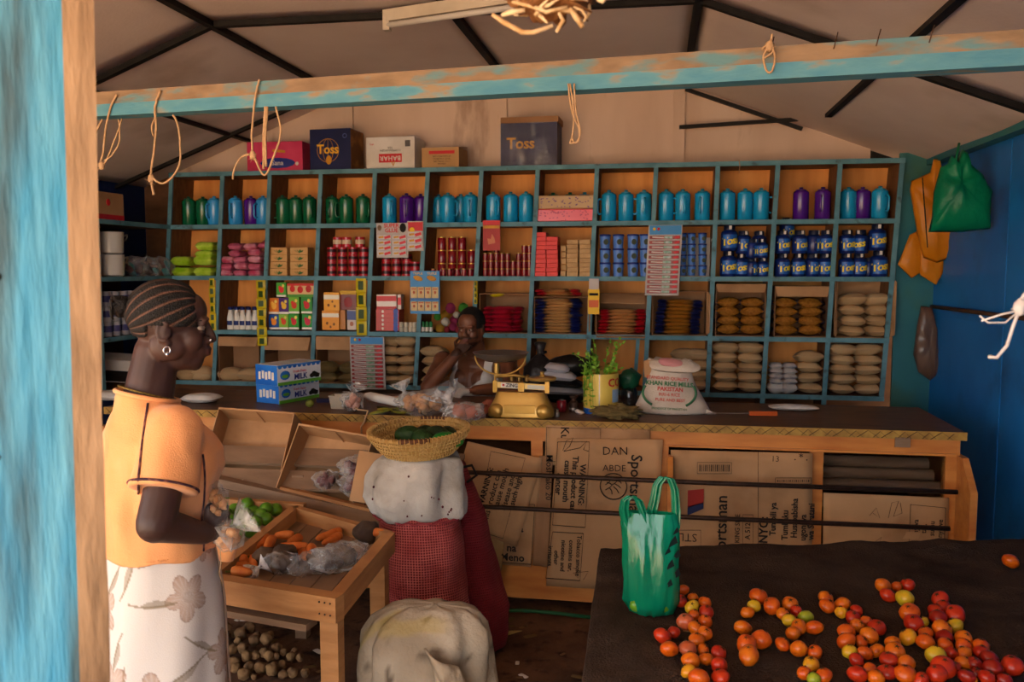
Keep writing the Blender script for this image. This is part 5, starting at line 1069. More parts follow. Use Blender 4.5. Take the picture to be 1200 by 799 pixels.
t = thing('kitchen_knife', 'long knife with orange handle lying on the counter', 'knife', PZ(878, 487, ZC), (0, 0, .12)); MB().bar((0, 0, .012), (.13, 0, .012), .022, .02).build('handle', mat('knife_orange', 'b8501c', rough=.4), t); MB().prism([(0, -.012, .011), (0, .012, .011), (-.17, .004, .011), (-.2, -.01, .011)], (0, 0, 1), .002).build('blade', m_steel, t)

# ---------------------------------------------------------------- hanging things
def twine(lab, loops, knot=None):
    c0 = None; t = None
    for k, (pts, r) in enumerate(loops):
        w3 = []
        for (px, py) in pts:
            y = beam_at(px).y-.05; w3.append(PY(px, py, y))
        if t is None: c0 = w3[0]; t = thing('twine_loop', lab, 'twine', c0, group='twine loops on the beam')
        # smooth the polyline
        q = []
        for i in range(len(w3)-1):
            a, b = w3[i], w3[i+1]; pa = w3[max(i-1, 0)]; pb = w3[min(i+2, len(w3)-1)]
            for j in range(5):
                s = j/5; q.append(.5*((2*a)+(b-pa)*s+(2*pa-5*a+4*b-pb)*s*s+(3*a-pa-3*b+pb)*s**3)-c0)
        q.append(w3[-1]-c0)
        q = [v+V((.0015*noise.noise(v*90), .0015*noise.noise(v*90+V((5, 0, 0))), 0)) for v in q]
        MB().tube(q, r, 6).build('strand', m_twine, t, True)
    if knot:
        px, py = knot; p = PY(px, py, beam_at(px).y-.05)-c0; MB().ell(p, (.012, .011, .016), 12, 8, None, .4, 9).build('knot', m_twine, t, True)
        hb = MB()
        for j in range(12): d = V((random.uniform(-1, 1), random.uniform(-1, 1), random.uniform(-1.2, .4)))*.022; hb.tube([p, p+d*.6+V((0, 0, -.004)), p+d], .0006, 3)
        hb.build('fibres', m_twine, t)
    return t
twine('leftmost twine loop on the beam next to the post', [([(137, 111), (130, 125), (124, 150), (121, 178), (116, 196)], .004), ([(143, 139), (136, 160), (126, 185), (122, 192)], .003), ([(139, 140), (140, 165), (131, 182), (122, 188)], .003), ([(120, 140), (112, 155), (108, 165)], .004)], (119, 194))
twine('second twine loop from the post, wide with a frayed end', [([(188, 106), (182, 125), (183, 150), (180, 180), (177, 207), (180, 228)], .0045), ([(177, 207), (190, 215), (203, 206), (211, 190), (211, 165), (208, 145), (203, 135)], .004), ([(183, 135), (178, 148), (180, 160)], .003)], (177, 209))
twine('twine loops in front of the pink carton', [([(304, 93), (300, 110), (297, 135), (295, 160), (296, 180)], .004), ([(311, 125), (309, 160), (309, 198)], .0045), ([(313, 125), (311, 165), (312, 195)], .0045), ([(323, 125), (329, 155), (322, 180), (312, 204), (305, 200), (296, 182), (282, 185), (274, 200), (273, 210)], .0038)], (296, 182))
twine('long twine loop hanging at the middle of the beam', [([(668, 98), (672, 125), (672, 150), (668, 168)], .0028), ([(666, 98), (670, 130), (678, 150), (678, 165), (668, 168)], .0028), ([(673, 98), (675, 130), (680, 155), (674, 168), (670, 160)], .0028)])
twine('small twine loop tied round a nail on the right', [([(905, 40), (902, 52), (895, 66), (898, 82), (904, 84), (908, 70), (906, 58), (900, 52), (893, 58)], .003), ([(903, 52), (906, 60), (896, 68)], .003)], (902, 54))
tag(MB().tube([PY(866, 187, YS-.004), PY(867, 195, YS-.008), PY(866, 203, YS-.006)], .002, 6).build('twine_end', m_twine, None, True), 'short twine end dangling below the top shelf board', 'twine')

# fluorescent lamp under the ceiling
a, b = PZ(452, 20, 2.70), PZ(640, -8, 2.70); d = (b-a); t = thing('fluorescent_lamp', 'white fluorescent batten lamp fixed under the ceiling', 'lamp', (a+b)/2)
h_ = d/2; MB().bar(-h_, h_, .05, .05).build('housing', mat('lamp_white', 'a89a88', 'b8aa98', rough=.5), t)
MB().tube([-h_*.97-V((0, .012, .04)), h_*.97-V((0, .012, .04))], .013, 12).build('tube', mat('lamp_tube', 'b8b0a8', rough=.25), t, True)
for s in (-1, 1): MB().box(h_*.975*s-V((0, .008, .032)), (.03, .035, .06)).build('lamp_holder', MATS['lamp_white'], t)
MB().tube([V((0, .01, .02)), V((0, .01, .06))], .004, 5).build('hanger', m_black, t)

# dried bundle hanging near the camera
c0 = PY(648, -2, 1.25); t = thing('dried_bundle', 'bundle of dried husks hanging at the top edge of view', 'dried bundle', c0); rd = random.Random(3)
m_husk, m_husk2 = mat('husk', 'b08a5c', 'd8bc94', rough=.85, scale=40, bump=.3), mat('husk_dark', '6a4020', '8a5c34', rough=.85, scale=40)
MB().ell((0, 0, .02), (.066, .05, .045), 24, 14, None, .5, 16).build('core', m_husk2, t, True)
for k in range(60):
    a = rd.uniform(0, 6.28); e = rd.uniform(-1.2, .9); d = V((math.cos(a)*math.cos(e), math.sin(a)*math.cos(e), math.sin(e))); s = V((d.x*.066, d.y*.05, .02+d.z*.044)); tn = V((-math.sin(a), math.cos(a), rd.uniform(-.6, .6)))
    MB().tube([s, s+tn*.016+d*.006, s+tn*.034+d*rd.uniform(-.002, .012)], [.002, .0032, .0012], 5).build('husk_strand', m_husk if k % 3 else m_husk2, t, True)
def pp(x, y): return PY(x, y, 1.22)-c0
for pts, r in (([(577, 17), (590, 26), (612, 38), (625, 38), (648, 30)], .0036), ([(655, 15), (660, 24), (652, 38)], .0032), ([(668, 10), (675, 20), (683, 32)], .0042), ([(672, 8), (682, 12), (687, 20), (684, 26)], .0018), ([(600, 2), (625, 8), (640, 14), (665, 8)], .003), ([(588, 18), (600, 14), (615, 12)], .004), ([(700, 0), (706, 2), (710, -2)], .003)):
    MB().tube([pp(*q) for q in pts], [r*.7]+[r]*(len(pts)-2)+[r*.8], 7).build('husk_strand', m_husk, t, True)
MB().tube([(0, 0, .06), (.01, 0, .3), (0, .02, 1.2)], .003, 5).build('cord', m_twine, t)

# plastic bags on the right
def flatbag(name, lab, pts, X_or_Y, m, hpts=None, bulge=.02, axis='y', holes=(), knot=None):
    """outline given by photo points on the plane y=const; a bag with thickness, puckered"""
    P_ = [PY(*p, X_or_Y) for p in pts]; c0 = sum(P_, V())/len(P_); t = thing(name, lab, 'bag', c0)
    n = len(P_); rings = []
    dense = []
    for i in range(n):
        for j in range(4): dense.append(P_[i].lerp(P_[(i+1) % n], j/4)-c0)
    for lay, (s, dy) in enumerate(((1, 0), (.96, -.35), (.8, -.75), (.5, -1), (.2, -1.05), (.02, -1.0))):
        rings.append([V((p.x*s, dy*bulge*(1+.7*noise.noise(V((p.x*22*s, p.z*14*s, lay*.4)))), p.z*s)) for p in dense])
    back = [[V((p.x*s, dy, p.z*s)) for p in dense] for s, dy in ((.02, bulge*.6), (.6, bulge*.5), (1, 0))]
    MB().loft(back+rings[1:]).build('bag', m, t, True)
    return t, c0
m_org = mat('orange_bag', 'd88418', 'e8942a', rough=.3, scale=8, bump=.6, bscale=18, transl='e08a18'); m_grn = mat('green_bag', '0c8a5e', '0a7854', rough=.3, scale=8, bump=.8, bscale=18, transl='0a7a48')
flatbag('orange_bag', 'lower left orange bag tip hanging by the shelf end', [(1066, 275), (1080, 268), (1092, 300), (1085, 316), (1068, 326), (1052, 310)], 5.22, m_org, bulge=.02)
flatbag('orange_bag', 'orange bag tip below the main orange bag', [(1078, 290), (1106, 290), (1106, 318), (1097, 334), (1078, 322)], 5.20, m_org, bulge=.02)
t, c0 = flatbag('orange_bag', 'long orange plastic bag hanging in the right corner', [(1094, 186), (1101, 186), (1103, 200), (1124, 260), (1124, 298), (1098, 308), (1082, 302), (1074, 270), (1066, 222), (1068, 212), (1090, 202)], 5.16, m_org, bulge=.05)
MB().tube([PY(1081, 208, 5.09)-c0, PY(1084, 250, 5.08)-c0, PY(1087, 290, 5.09)-c0], .003, 5).build('string', m_ink, t, True)
t, c0 = flatbag('green_bag', 'green plastic bag hanging over the orange one', [(1102, 196), (1110, 192), (1114, 182), (1120, 190), (1127, 175), (1133, 178), (1136, 192), (1150, 205), (1162, 225), (1160, 268), (1128, 272), (1088, 272), (1092, 255), (1094, 225)], 4.45, m_grn, bulge=.07)
MB().tube([PY(1120, 189, 4.40)-c0, PY(1122, 178, 4.42)-c0, PY(1124, 168, 4.45)-c0], .006, 6).build('handle', m_grn, t, True)
flatbag('brown_film_bag', 'brownish clear bag hanging from the rusty rail', [(1079, 358), (1092, 360), (1098, 385), (1103, 415), (1102, 436), (1090, 446), (1076, 436), (1070, 415), (1074, 385)], 5.25, mat('brown_film', '5a4438', '6a5244', rough=.25, scale=6, alpha=.8, spec=.6), bulge=.04)
c0 = PY(1196, 360, 1.5); t = thing('white_string', 'frayed white string knot at the right edge', 'string', c0); m_ws = mat('white_string', 'c8c4c4', rough=.7)
MB().ell((0, 0, 0), (.011, .010, .013), 14, 9, None, .5, 9).build('knot', m_ws, t, True)
for pts, r in (([(1195, 362), (1188, 380), (1180, 405), (1168, 419), (1158, 418)], .0028), ([(1193, 364), (1175, 368), (1150, 376)], .0018), ([(1192, 366), (1178, 378), (1158, 378), (1148, 370)], .0015), ([(1196, 352), (1204, 340), (1230, 330)], .003)):
    MB().tube([PY(*q, 1.5)-c0 for q in pts], r, 6).build('strand', m_ws, t, True)
# ---------------------------------------------------------------- tomato table, blanket, tomatoes
ZT = .62
tb = thing('market_table', 'low wooden table hidden under the dark blanket', 'table', (.55, 2.3, 0))
def LT(p): return V(p)-V((.55, 2.3, 0))
A, B = PZ(703, 642, ZT), PZ(1215, 632, ZT)          # back corners
dx = (B-A).normalized(); dy = V((dx.y, -dx.x, 0)) if dx.x > 0 else V((0, -1, 0))
Cn = PZ(680, 812, ZT); fl = (Cn-A); flen = 1.5
fdir = fl.normalized()
def TT(u, v): return A+dx*u+fdir*v                      # u along the back edge, v towards the front
W_ = (B-A).length
MB().prism([LT(TT(.02, .02)-V((0, 0, .03))), LT(TT(W_, .02)-V((0, 0, .03))), LT(TT(W_, flen)-V((0, 0, .03))), LT(TT(.02, flen)-V((0, 0, .03)))], (0, 0, 1), .022).build('table_top', m_rawwood, tb)
for (u, v) in ((.06, .06), (W_-.1, .06), (.06, flen-.1), (W_-.1, flen-.1)):
    p = TT(u, v); MB().box(LT((p.x, p.y, (ZT-.03)/2)), (.06, .06, ZT-.03)).build('leg', m_rawwood, tb)
m_blanket = mat('dark_blanket', '362922', '423329', rough=1, spec=.1, scale=9, bump=.9, bscale=160, c3='2a1e18', scale3=4)
def bl_fn(u, v):
    # 0..1 -> from the left hem over the table top; v from the back hem to the front
    s = -.35+u*(W_+.42); q = -.10+v*(flen+.12); z = ZT; f = V((0, 0, 0)); su, qv = max(s, 0.0), max(q, 0)
    p = TT(min(su, W_+.06), qv)
    if s < 0: z -= min(-s, .35)*.96; p = p-dx*(.02*(-s)/.35+.012*math.sin(q*16)*(-s)/.35)
    if q < 0: z -= -q*.92; p = p-fdir*.012
    w_ = .013*noise.noise(V((p.x*4, p.y*4, 1)))+.008*noise.noise(V((p.x*11, p.y*11, 4)))+.003*noise.noise(V((p.x*30, p.y*30, 4)))
    fold = .012*math.exp(-((qv-.10-.05*math.sin(su*3))/.02)**2)*(.5+.5*noise.noise(V((su*3, 0, 2))))+.010*math.exp(-((qv-.2-.2*su)/.018)**2)*max(0, noise.noise(V((su*2.5, 3, 2))))
    sag = .0
    return V((p.x, p.y, z+w_+fold+.004))
bk = thing('blanket', 'dark brown woollen blanket covering the tomato table', 'blanket', (.55, 2.3, 0))
MB().sheet(lambda u, v: LT(bl_fn(u, v)), 120, 110, -.004).build('cloth', m_blanket, bk, True)
fr_ = MB()
for k in range(60): p = LT(bl_fn(k/59, 0)); fr_.tube([p, p+V((random.uniform(-.004, .004), -.004, -.012))], .0012, 3)
fr_.build('frayed_hem', m_blanket, bk)

tz = []
O, R2, Ye, Gr, Pa, Dk = 'orange', 'red', 'yellow', 'green', 'pale', 'dark'
Z1 = [(288, 178, 82, O), (272, 252, 88, R2), (355, 228, 70, O), (347, 290, 90, Ye), (435, 262, 90, O), (446, 325, 100, R2), (362, 345, 80, O), (305, 392, 120, Pa), (438, 388, 95, O), (370, 435, 95, O), (435, 470, 100, O), (380, 512, 105, O), (150, 485, 105, R2), (225, 462, 90, R2), (197, 573, 120, O), (320, 570, 120, Pa), (425, 578, 85, O), (528, 597, 105, R2), (445, 640, 95, O), (340, 650, 125, O), (322, 720, 100, Ye), (532, 685, 120, R2), (395, 765, 140, O), (538, 760, 115, R2)]
Z1b = [(795, 220, 120, O), (765, 285, 90, Ye), (718, 328, 90, O), (882, 285, 118, O), (1003, 270, 105, O), (955, 338, 90, O), (1047, 318, 85, R2), (1110, 358, 95, Gr), (998, 380, 95, Ye), (1065, 425, 105, O), (1165, 430, 105, O), (688, 430, 110, O), (1022, 468, 100, O), (812, 510, 140, O), (715, 545, 140, O), (730, 615, 140, O), (955, 543, 100, O), (1065, 572, 120, O), (1170, 595, 100, O), (1145, 672, 100, Ye), (1100, 735, 100, O), (1165, 775, 100, Gr), (1230, 750, 110, O)]
Z2 = [(128, 278, 78, O), (138, 322, 85, O), (218, 312, 85, O), (212, 358, 70, Ye), (295, 348, 70, R2), (275, 385, 75, R2), (345, 405, 65, O), (300, 430, 75, O), (405, 440, 90, R2), (240, 460, 95, O), (362, 482, 100, O), (238, 512, 90, O), (322, 515, 70, O), (258, 570, 85, Ye), (340, 578, 80, O), (400, 565, 75, O), (295, 615, 80, R2), (490, 520, 80, O), (505, 570, 105, O), (468, 612, 90, R2), (565, 630, 95, O), (300, 692, 105, R2), (365, 665, 80, O), (400, 712, 95, O), (455, 680, 90, R2), (557, 690, 110, O), (645, 720, 80, R2)]
Z3 = [(438, 212, 85, O), (512, 218, 60, O), (570, 208, 75, R2), (465, 265, 80, R2), (555, 280, 95, Ye)]
Z4 = [(745, 285, 90, R2), (762, 325, 75, R2), (725, 352, 85, R2), (735, 385, 90, Dk), (825, 370, 105, R2), (580, 358, 105, O), (602, 415, 95, R2), (655, 408, 60, Ye), (825, 430, 90, Ye), (570, 490, 92, Ye), (668, 470, 80, O), (665, 515, 95, O), (760, 450, 105, O), (770, 495, 95, Dk), (875, 500, 95, O), (775, 532, 80, O), (875, 540, 90, O), (725, 590, 110, Ye), (810, 580, 75, R2), (875, 578, 80, O), (965, 540, 90, O), (970, 575, 85, R2), (1015, 610, 100, Dk), (870, 630, 80, O), (930, 635, 85, Dk), (765, 655, 130, R2), (730, 690, 110, R2), (825, 655, 70, R2), (890, 705, 90, Dk), (940, 680, 70, Dk), (1030, 660, 105, Dk), (1000, 712, 90, R2), (1135, 645, 115, R2), (915, 725, 60, Ye), (1095, 725, 80, Dk)]
conv = lambda l, s, ox, oy: [(ox+a/s, oy+b/s, w_/s, c_) for a, b, w_, c_ in l]
TG = [(conv(Z1, 5.714, 750, 660), 'the line right of the green bag', ''), (conv(Z1b, 5.714, 750, 660), 'the second line from the left', ''), (conv(Z2, 4.615, 940, 640), 'the third line from the left', ''), (conv(Z3, 4.615, 940, 640), 'the small cluster of five', ''), (conv(Z4, 4.615, 940, 640), 'the rightmost heap', ''), (conv([(1128, 80, 85, O)], 4.615, 940, 640), 'lone', '')]
tcol = {O: [('c05008', 'cc6c10'), ('c85c0c', 'b84008')], R2: [('a81e0c', 'b83410'), ('981608', 'b03010')], Ye: [('c89018', 'b8a020'), ('d09a1c', 'c87814')], Gr: [('7a8a1c', '9a9a24')], Pa: [('a85a3c', 'b04a20')], Dk: [('780e08', '90200c')]}
word = {O: 'orange', R2: 'red', Ye: 'yellowish', Gr: 'greenish', Pa: 'pale blemished', Dk: 'deep red'}
m_scar = mat('tomato_scar', '3a2410', rough=.8); scar = MB()
for k in range(5): a = 2*PI*k/5; scar.tube([(0, 0, 0), (math.cos(a)*.004, math.sin(a)*.004, .0006), (math.cos(a)*.008, math.sin(a)*.008, -.0012)], [.0016, .001, .0004], 4)
scar_me = scar.mesh('calyx_scar', m_scar); tcache = {}
rd = random.Random(11)
for lst, where, _ in TG:
    lst = sorted(lst, key=lambda q: q[1])
    for k, (px, py, w_, c_) in enumerate(lst):
        p0 = PZ(px, py, ZT+.03); r = w_*mpp(p0)*.5*1.04; p = PZ(px, py, ZT+.006+r*.92)
        v_ = rd.randrange(len(tcol[c_])); sh = rd.randrange(3); key = (c_, v_, sh)
        if key not in tcache:
            a, b = tcol[c_][v_]
            tcache[key] = MB().ell((0, 0, 0), (1.0, .93+.05*sh, .88-.04*sh), 18, 12, None, .10, 5).mesh('skin', mat('tomato_%s%d' % (c_, v_), a, b, rough=.32, scale=.9, spec=.3, coat=.12, lo=.3, hi=.7, c3='8a2a10' if c_ in (O, R2) else None, scale3=1.6, lo3=.58, hi3=.75), True)
        lab = 'lone orange tomato at the far right of the blanket' if where == 'lone' else '%s tomato, %s from the back in %s' % (word[c_], ORD[k], where)
        t = thing('tomato', lab, 'tomato', p, (rd.uniform(-.6, .6), rd.uniform(-.6, .6), rd.uniform(0, 6.28)), 'tomatoes laid out on the blanket')
        el = rd.choice((1.0, 1.0, 1.06, 1.16)); o = obj('skin', tcache[key], t, scale=(r*el, r*.97, r)); s_ = obj('calyx_scar', scar_me, t, loc=(0, 0, r*.86))
# green bag with limes standing on the blanket
gb = thing('shopping_bag', 'glossy green plastic carrier bag with limes inside on the blanket', 'bag', PZ(763, 716, ZT))
u = mpp(gb.location); m_gfilm = mat('green_film', '0c8c68', '087a58', rough=.18, scale=10, bump=.9, bscale=14, stretch=(1, 1, .35), transl='14a880', spec=.6, coat=.3)
rings = []
prof = [(0, 20, 16, 0), (2, 26, 20, 0), (14, 31, 22, 0), (35, 32, 22, 0), (60, 32, 21, -1), (85, 33, 17, -2), (105, 33, 12, -3), (118, 30, 8, -3)]
for z, a, b, ox in prof:
    rings.append([V(((ox+math.cos(q)*a*(1+.16*noise.noise(V((i*.5, z*.05, 3)))))*u, math.sin(q)*b*u*(1+.42*noise.noise(V((i*.6, z*.06, 8)))), z*u)) for i, q in enumerate([2*PI*j/44 for j in range(44)])])
MB().loft(rings, False).build('bag_body', m_gfilm, gb, True); MB().loft(rings[:2], True).build('bag_base', m_gfilm, gb, True)
def strap(pts, w0, nm='handle'):
    q = [V((x*u, y*u, z*u)) for x, y, z in pts]; n = len(q)
    def fn(a, b):
        i = min(int(b*(n-1)), n-2); f = b*(n-1)-i; c0 = q[i].lerp(q[i+1], f); return c0+V(((a-.5)*w0*u*(1-.25*math.sin(PI*b)), .012*math.sin(a*PI*3)*.5, 0))
    MB().sheet(fn, 6, 40, .002).build(nm, m_gfilm, gb, True)
strap([(-28, -6, 100), (-33, -8, 122), (-31, -9, 134), (-24, -9, 139), (-16, -8, 134), (-10, -8, 118), (-4, -6, 100)], 12)
strap([(-4, 4, 105), (2, 4, 130), (5, 4, 150), (12, 3, 160), (20, 3, 158), (25, 3, 145), (27, 3, 120), (26, 2, 100)], 12)
m_limeg = mat('lime_skin', '3f6c12', '5c8820', rough=.35, scale=14, coat=.2)
for k, (x, y, z) in enumerate(((-16, -10, 11), (-2, -12, 11), (14, -9, 11), (6, 4, 12), (-10, 5, 12), (-8, -11, 26), (12, -4, 25))): tag(obj('lime', MB().ell((0, 0, 0), (9.5*u, 8*u, 8.5*u), 14, 9, None, .1).mesh('lime', m_limeg, True), None, gb.location+V((x*u, y*u, z*u))), 'green lime inside the green carrier bag, %s from left' % ORD[[0, 3, 6, 4, 1, 2, 5][k]], 'lime', 'limes in the green bag')
m_bk = mat('bag_print', '0a1a18', rough=.5)
for k, (x, z, s) in enumerate(((24, 88, 11), (28, 72, 10), (21, 62, 10), (28, 50, 11), (20, 40, 9), (27, 100, 7), (18, 78, 7))):
    a = math.asin(min(.95, x/33)); yy = -math.cos(a)*(20.5-max(0, z-60)*.14)-1.8
    MB().prism([(x*u-s*.5*u, yy*u, (z-s*.6)*u), (x*u+s*.45*u, (yy+s*.3)*u, (z-s*.1)*u), (x*u+s*.2*u, (yy+s*.2)*u, (z+s*.7)*u), (x*u-s*.2*u, (yy-.2)*u, (z+s*.2)*u)], (.5, -1, 0), .001).build('leaf_print', m_bk, gb)

# ---------------------------------------------------------------- vegetable stall on the left
ZV = .66
stl = thing('vegetable_stall', 'rough wooden stall tray on legs holding carrots and beets', 'stall', (-1.15, 2.7, 0))
def LV(p): return V(p)-V((-1.15, 2.7, 0))
FL, FR, BRc, BLc = V((-1.345, 2.37, ZV)), V((-.888, 2.272, ZV)), V((-.93, 2.87, ZV)), V((-1.405, 3.13, ZV))
def rail(a, b, h, w2, nm, m=m_rawwood, top=0): return MB().bar(LV(a-V((0, 0, h/2-top))), LV(b-V((0, 0, h/2-top))), w2, h).build(nm, m, stl)
rail(FL-V((.12, -.02, 0)), FR, .075, .045, 'front_rail'); rail(FR+V((-.02, .03, -.005)), BRc, .07, .04, 'side_rail'); rail(FL+V((.0, .02, 0)), BLc, .07, .035, 'side_rail'); rail(BLc, BRc, .07, .03, 'back_rail')
rail(FL-V((.12, -.01, .085)), FR-V((.1, -.03, .095)), .02, .06, 'lower_lath', m_greywood)
n = 6
for k in range(n):                           # floor boards of the tray
    f0, f1 = k/n+.004, (k+1)/n-.004; a, b = FL.lerp(FR, f0), FL.lerp(FR, f1); c1, d1 = BLc.lerp(BRc, f1), BLc.lerp(BRc, f0); dz_ = V((0, 0, -.062))
    MB().prism([LV(a+dz_), LV(b+dz_), LV(c1+dz_), LV(d1+dz_)], (0, 0, 1), .01).build('floor_board', m_greywood, stl)
for p, m in ((FR+V((-.045, .05, 0)), m_rawwood), (FL+V((-.1, .07, 0)), m_rawwood), (BRc+V((-.03, -.03, 0)), m_rawwood), (BLc+V((-.5, -.03, 0)), m_rawwood)): MB().box(LV((p.x, p.y, .29)), (.055, .05, .6)).build('leg', m, stl)
for k in range(6): p = FR+V((-.02-.018*(k % 3), -.022-.0*k, -.015-.035*(k//3))); MB().ell(LV(p+V((0, -.003+.004*(k % 3), 0))), (.003, .003, .003), 6, 4).build('nail_head', m_iron, stl)
for (a, b, w2, h2, m) in ((V((-2.2, 3.16, ZV+.02)), V((-1.38, 3.17, ZV-.0)), .03, .09, m_rawwood), (V((-2.2, 2.62, ZV)), V((-1.37, 2.5, ZV)), .03, .07, m_rawwood)): rail(a, b, h2, w2, 'lime_tray_rail', m)
MB().prism([LV((-2.2, 2.5, ZV-.07)), LV((-1.38, 2.45, ZV-.07)), LV((-1.42, 3.16, ZV-.07)), LV((-2.2, 3.16, ZV-.07))], (0, 0, 1), .012).build('lime_tray_floor', m_greywood, stl)
# sloped ledge with cartons behind
led = thing('display_ledge', 'rough wooden ledge carrying the open cartons behind the carrot tray', 'ledge', (-1.3, 3.4, 0))
def LL(p): return V(p)-V((-1.3, 3.4, 0))
for (a, b, w2, h2, m) in (((240, 560), (478, 612), .05, .035, m_greywood), ((240, 573), (470, 622), .035, .05, m_greywood), ((330, 571), (435, 597), .03, .014, m_rawwood)):
    y1, y2 = 3.33, 3.27; MB().bar(LL(PY(*a, y1)), LL(PY(*b, y2)), w2, h2).build('plank', m, led)
for x in (-2.1, -1.5, -1.05): MB().box(LL((x, 3.4, .36)), (.05, .05, .72)).build('leg', m_greywood, led)
for k in range(2): MB().box(LL((-1.55, 3.37+.11*k, .70+.075*k)), (1.5, .10, .015), (.6, 0, 0)).build('slat', m_greywood, led)
def tilt_carton(lab, p, rot, w2, d2, h2, m=m_card):
    t = thing('open_carton', lab, 'carton', p, rot); th = .004
    MB().box((0, 0, th/2), (w2, d2, th)).build('bottom', m, t)
    for nm, c_, dd in (('side', (-w2/2, 0, h2/2), (th, d2, h2)), ('side', (w2/2, 0, h2/2), (th, d2, h2)), ('front', (0, -d2/2, h2*.35), (w2, th, h2*.7)), ('back', (0, d2/2, h2/2), (w2, th, h2))): MB().box(c_, dd).build(nm, m, t)
    e = MB().tube([(-w2/2+w2*i/16, d2/2-.003, h2+.006*noise.noise(V((i*.9, 1, p[0])))) for i in range(17)], .006, 4).build('torn_rim', m_card, t)
    MB().box((0, d2/2-.006, h2*.5), (.003, .003, h2*.95)).build('crease', m_card2, t); return t
c1 = tilt_carton('open empty cardboard carton tilted forward beside the woman', PY(302, 531, 3.56), (1.0, .05, .06), .35, .31, .13)
c2 = tilt_carton('open carton with bags of red onions, right of the empty one', PY(392, 553, 3.47), (1.0, .12, -.06), .345, .29, .13)
tag(obj('cardboard_flap', MB().box((0, 0, 0), (.13, .004, .2), (-.3, .15, .1)).mesh('cardboard_flap', m_card), None, PY(434, 560, 3.2)), 'upright cardboard flap between onion carton and white sack', 'cardboard')
m_on = mat('red_onion', '4a2428', '6a3a3c', rough=.4, scale=20)
for k, (px, py, rr) in enumerate(((382, 563, .055), (414, 548, .062), (413, 568, .058))): clearbag('onion_bag', ['clear bag of red onions at left of the carton', 'upper clear bag of red onions in the carton', 'lower right clear bag of red onions'][k], PY(px, py, 3.34-.02*k)-V((0, 0, rr*.8)), (rr, rr*.8, rr*.8), 12, m_on, .019, film=m_film, sd=20+k)
for k in range(5): tag(obj('crumpled_paper', MB().ell((0, 0, 0), (.022, .018, .016), 10, 7, None, .7, 12).mesh('crumpled_paper', mat('wax_paper', 'a89c88', rough=.5), True), None, PY(285+k*9, 566+(k % 2)*3+k, 3.36)), 'crumpled pale scrap in the empty carton, %s from left' % ORD[k], 'paper', 'scraps in empty carton')
# limes
lim = [(267, 590), (275, 597), (290, 590), (303, 592), (312, 596), (322, 597), (306, 603), (297, 600), (282, 605), (312, 608), (299, 612), (286, 616), (270, 610), (294, 622), (278, 625), (265, 602), (288, 603)]
for k, (px, py) in enumerate(sorted(lim)):
    tag(obj('lime', MB().ell((0, 0, 0), (.03, .026, .026), 14, 9, (0, 0, k), .12, 5).mesh('lime', m_limeg, True), None, PZ(px, py, ZV-.03+.014*(k % 3))), 'green lime in the stall behind the woman\'s hand, %s from left' % ORD[k], 'lime', 'limes in the stall')
# carrots
car = [((300, 405), (375, 345)), ((345, 425), (410, 350)), ((425, 402), (610, 400)), ((480, 378), (560, 345)), ((655, 358), (790, 305)), ((685, 385), (795, 335)), ((290, 525), (250, 470)), ((105, 530), (260, 518)), ((130, 500), (230, 475)), ((280, 550), (180, 550)), ((350, 490), (305, 465)), ((425, 490), (370, 435)), ((545, 475), (510, 425)), ((600, 470), (575, 420)), ((1050, 322), (980, 315)), ((640, 440), (620, 415)), ((490, 480), (460, 455)), ((405, 340), (440, 338))]
m_car = mat('carrot', 'b85a20', 'c87030', rough=.6, scale=14, bump=.3, stretch=(3, 1, 1))
for k, (a, b) in enumerate(sorted(car)):
    zt = ZV-.032+.012*(k % 3); p, q = PZ(240+a[0]/4.995, 560+a[1]/4.995, zt), PZ(240+b[0]/4.995, 560+b[1]/4.995, zt); L0 = (q-p).length; R0 = .0165
    t = thing('carrot', 'orange carrot in the stall tray, %s from left' % ORD[k], 'carrot', p, (0, 0, math.atan2(q.y-p.y, q.x-p.x)), 'carrots in the tray')
    L0 = max(L0, .07); MB().tube([(L0*f, .006*math.sin(f*3+k), 0) for f in (0, .04, .12, .3, .5, .7, .85, .95, 1)], [.003, .008, .012, .0145, .0165, .0175, .0175, .014, .006], 10).build('root', m_car, t, True)
    MB().tube([(L0*.98, .006*math.sin(3+k), 0), (L0+.012, .008, .004)], [.005, .003], 6).build('stem_stub', mat('carrot_top', '5a5a24', rough=.8), t)
# beets, bags in tray
m_beet = mat('dark_beet', '3a2a22', '54402f', rough=.8, scale=14, bump=.4)
for k, (px, py, r) in enumerate(((311, 664, .042), (333, 664, .048), (430, 636, .05))): tag(obj('beetroot', MB().ell((0, 0, r*.8), (r, r*.95, r*.85), 16, 10, None, .2, 6).mesh('beetroot', m_beet, True), None, PZ(px, py, ZV-.055)), ['brown root vegetable beside the carrots', 'brown root vegetable partly in clear bag', 'dark round beetroot at right rear of the tray'][k], 'vegetable', 'roots in the tray')
clearbag('vegetable_bag', 'small clear bag over brown root vegetable in tray', PZ(330, 672, ZV-.055), (.06, .045, .036), 3, m_beet, .032, ((-.06, -.03, .03), (-.09, -.05, .01)), sd=31, film=m_film)
clearbag('vegetable_bag', 'clear bag of brown roots, left of larger bag', PZ(366, 672, ZV-.055), (.055, .09, .036), 5, m_beet, .03, sd=32, film=m_film, rz=-.4)
clearbag('vegetable_bag', 'large crinkled clear bag of brown roots in tray', PZ(399, 668, ZV-.055), (.075, .11, .045), 7, m_beet, .034, sd=33, rz=-.5)
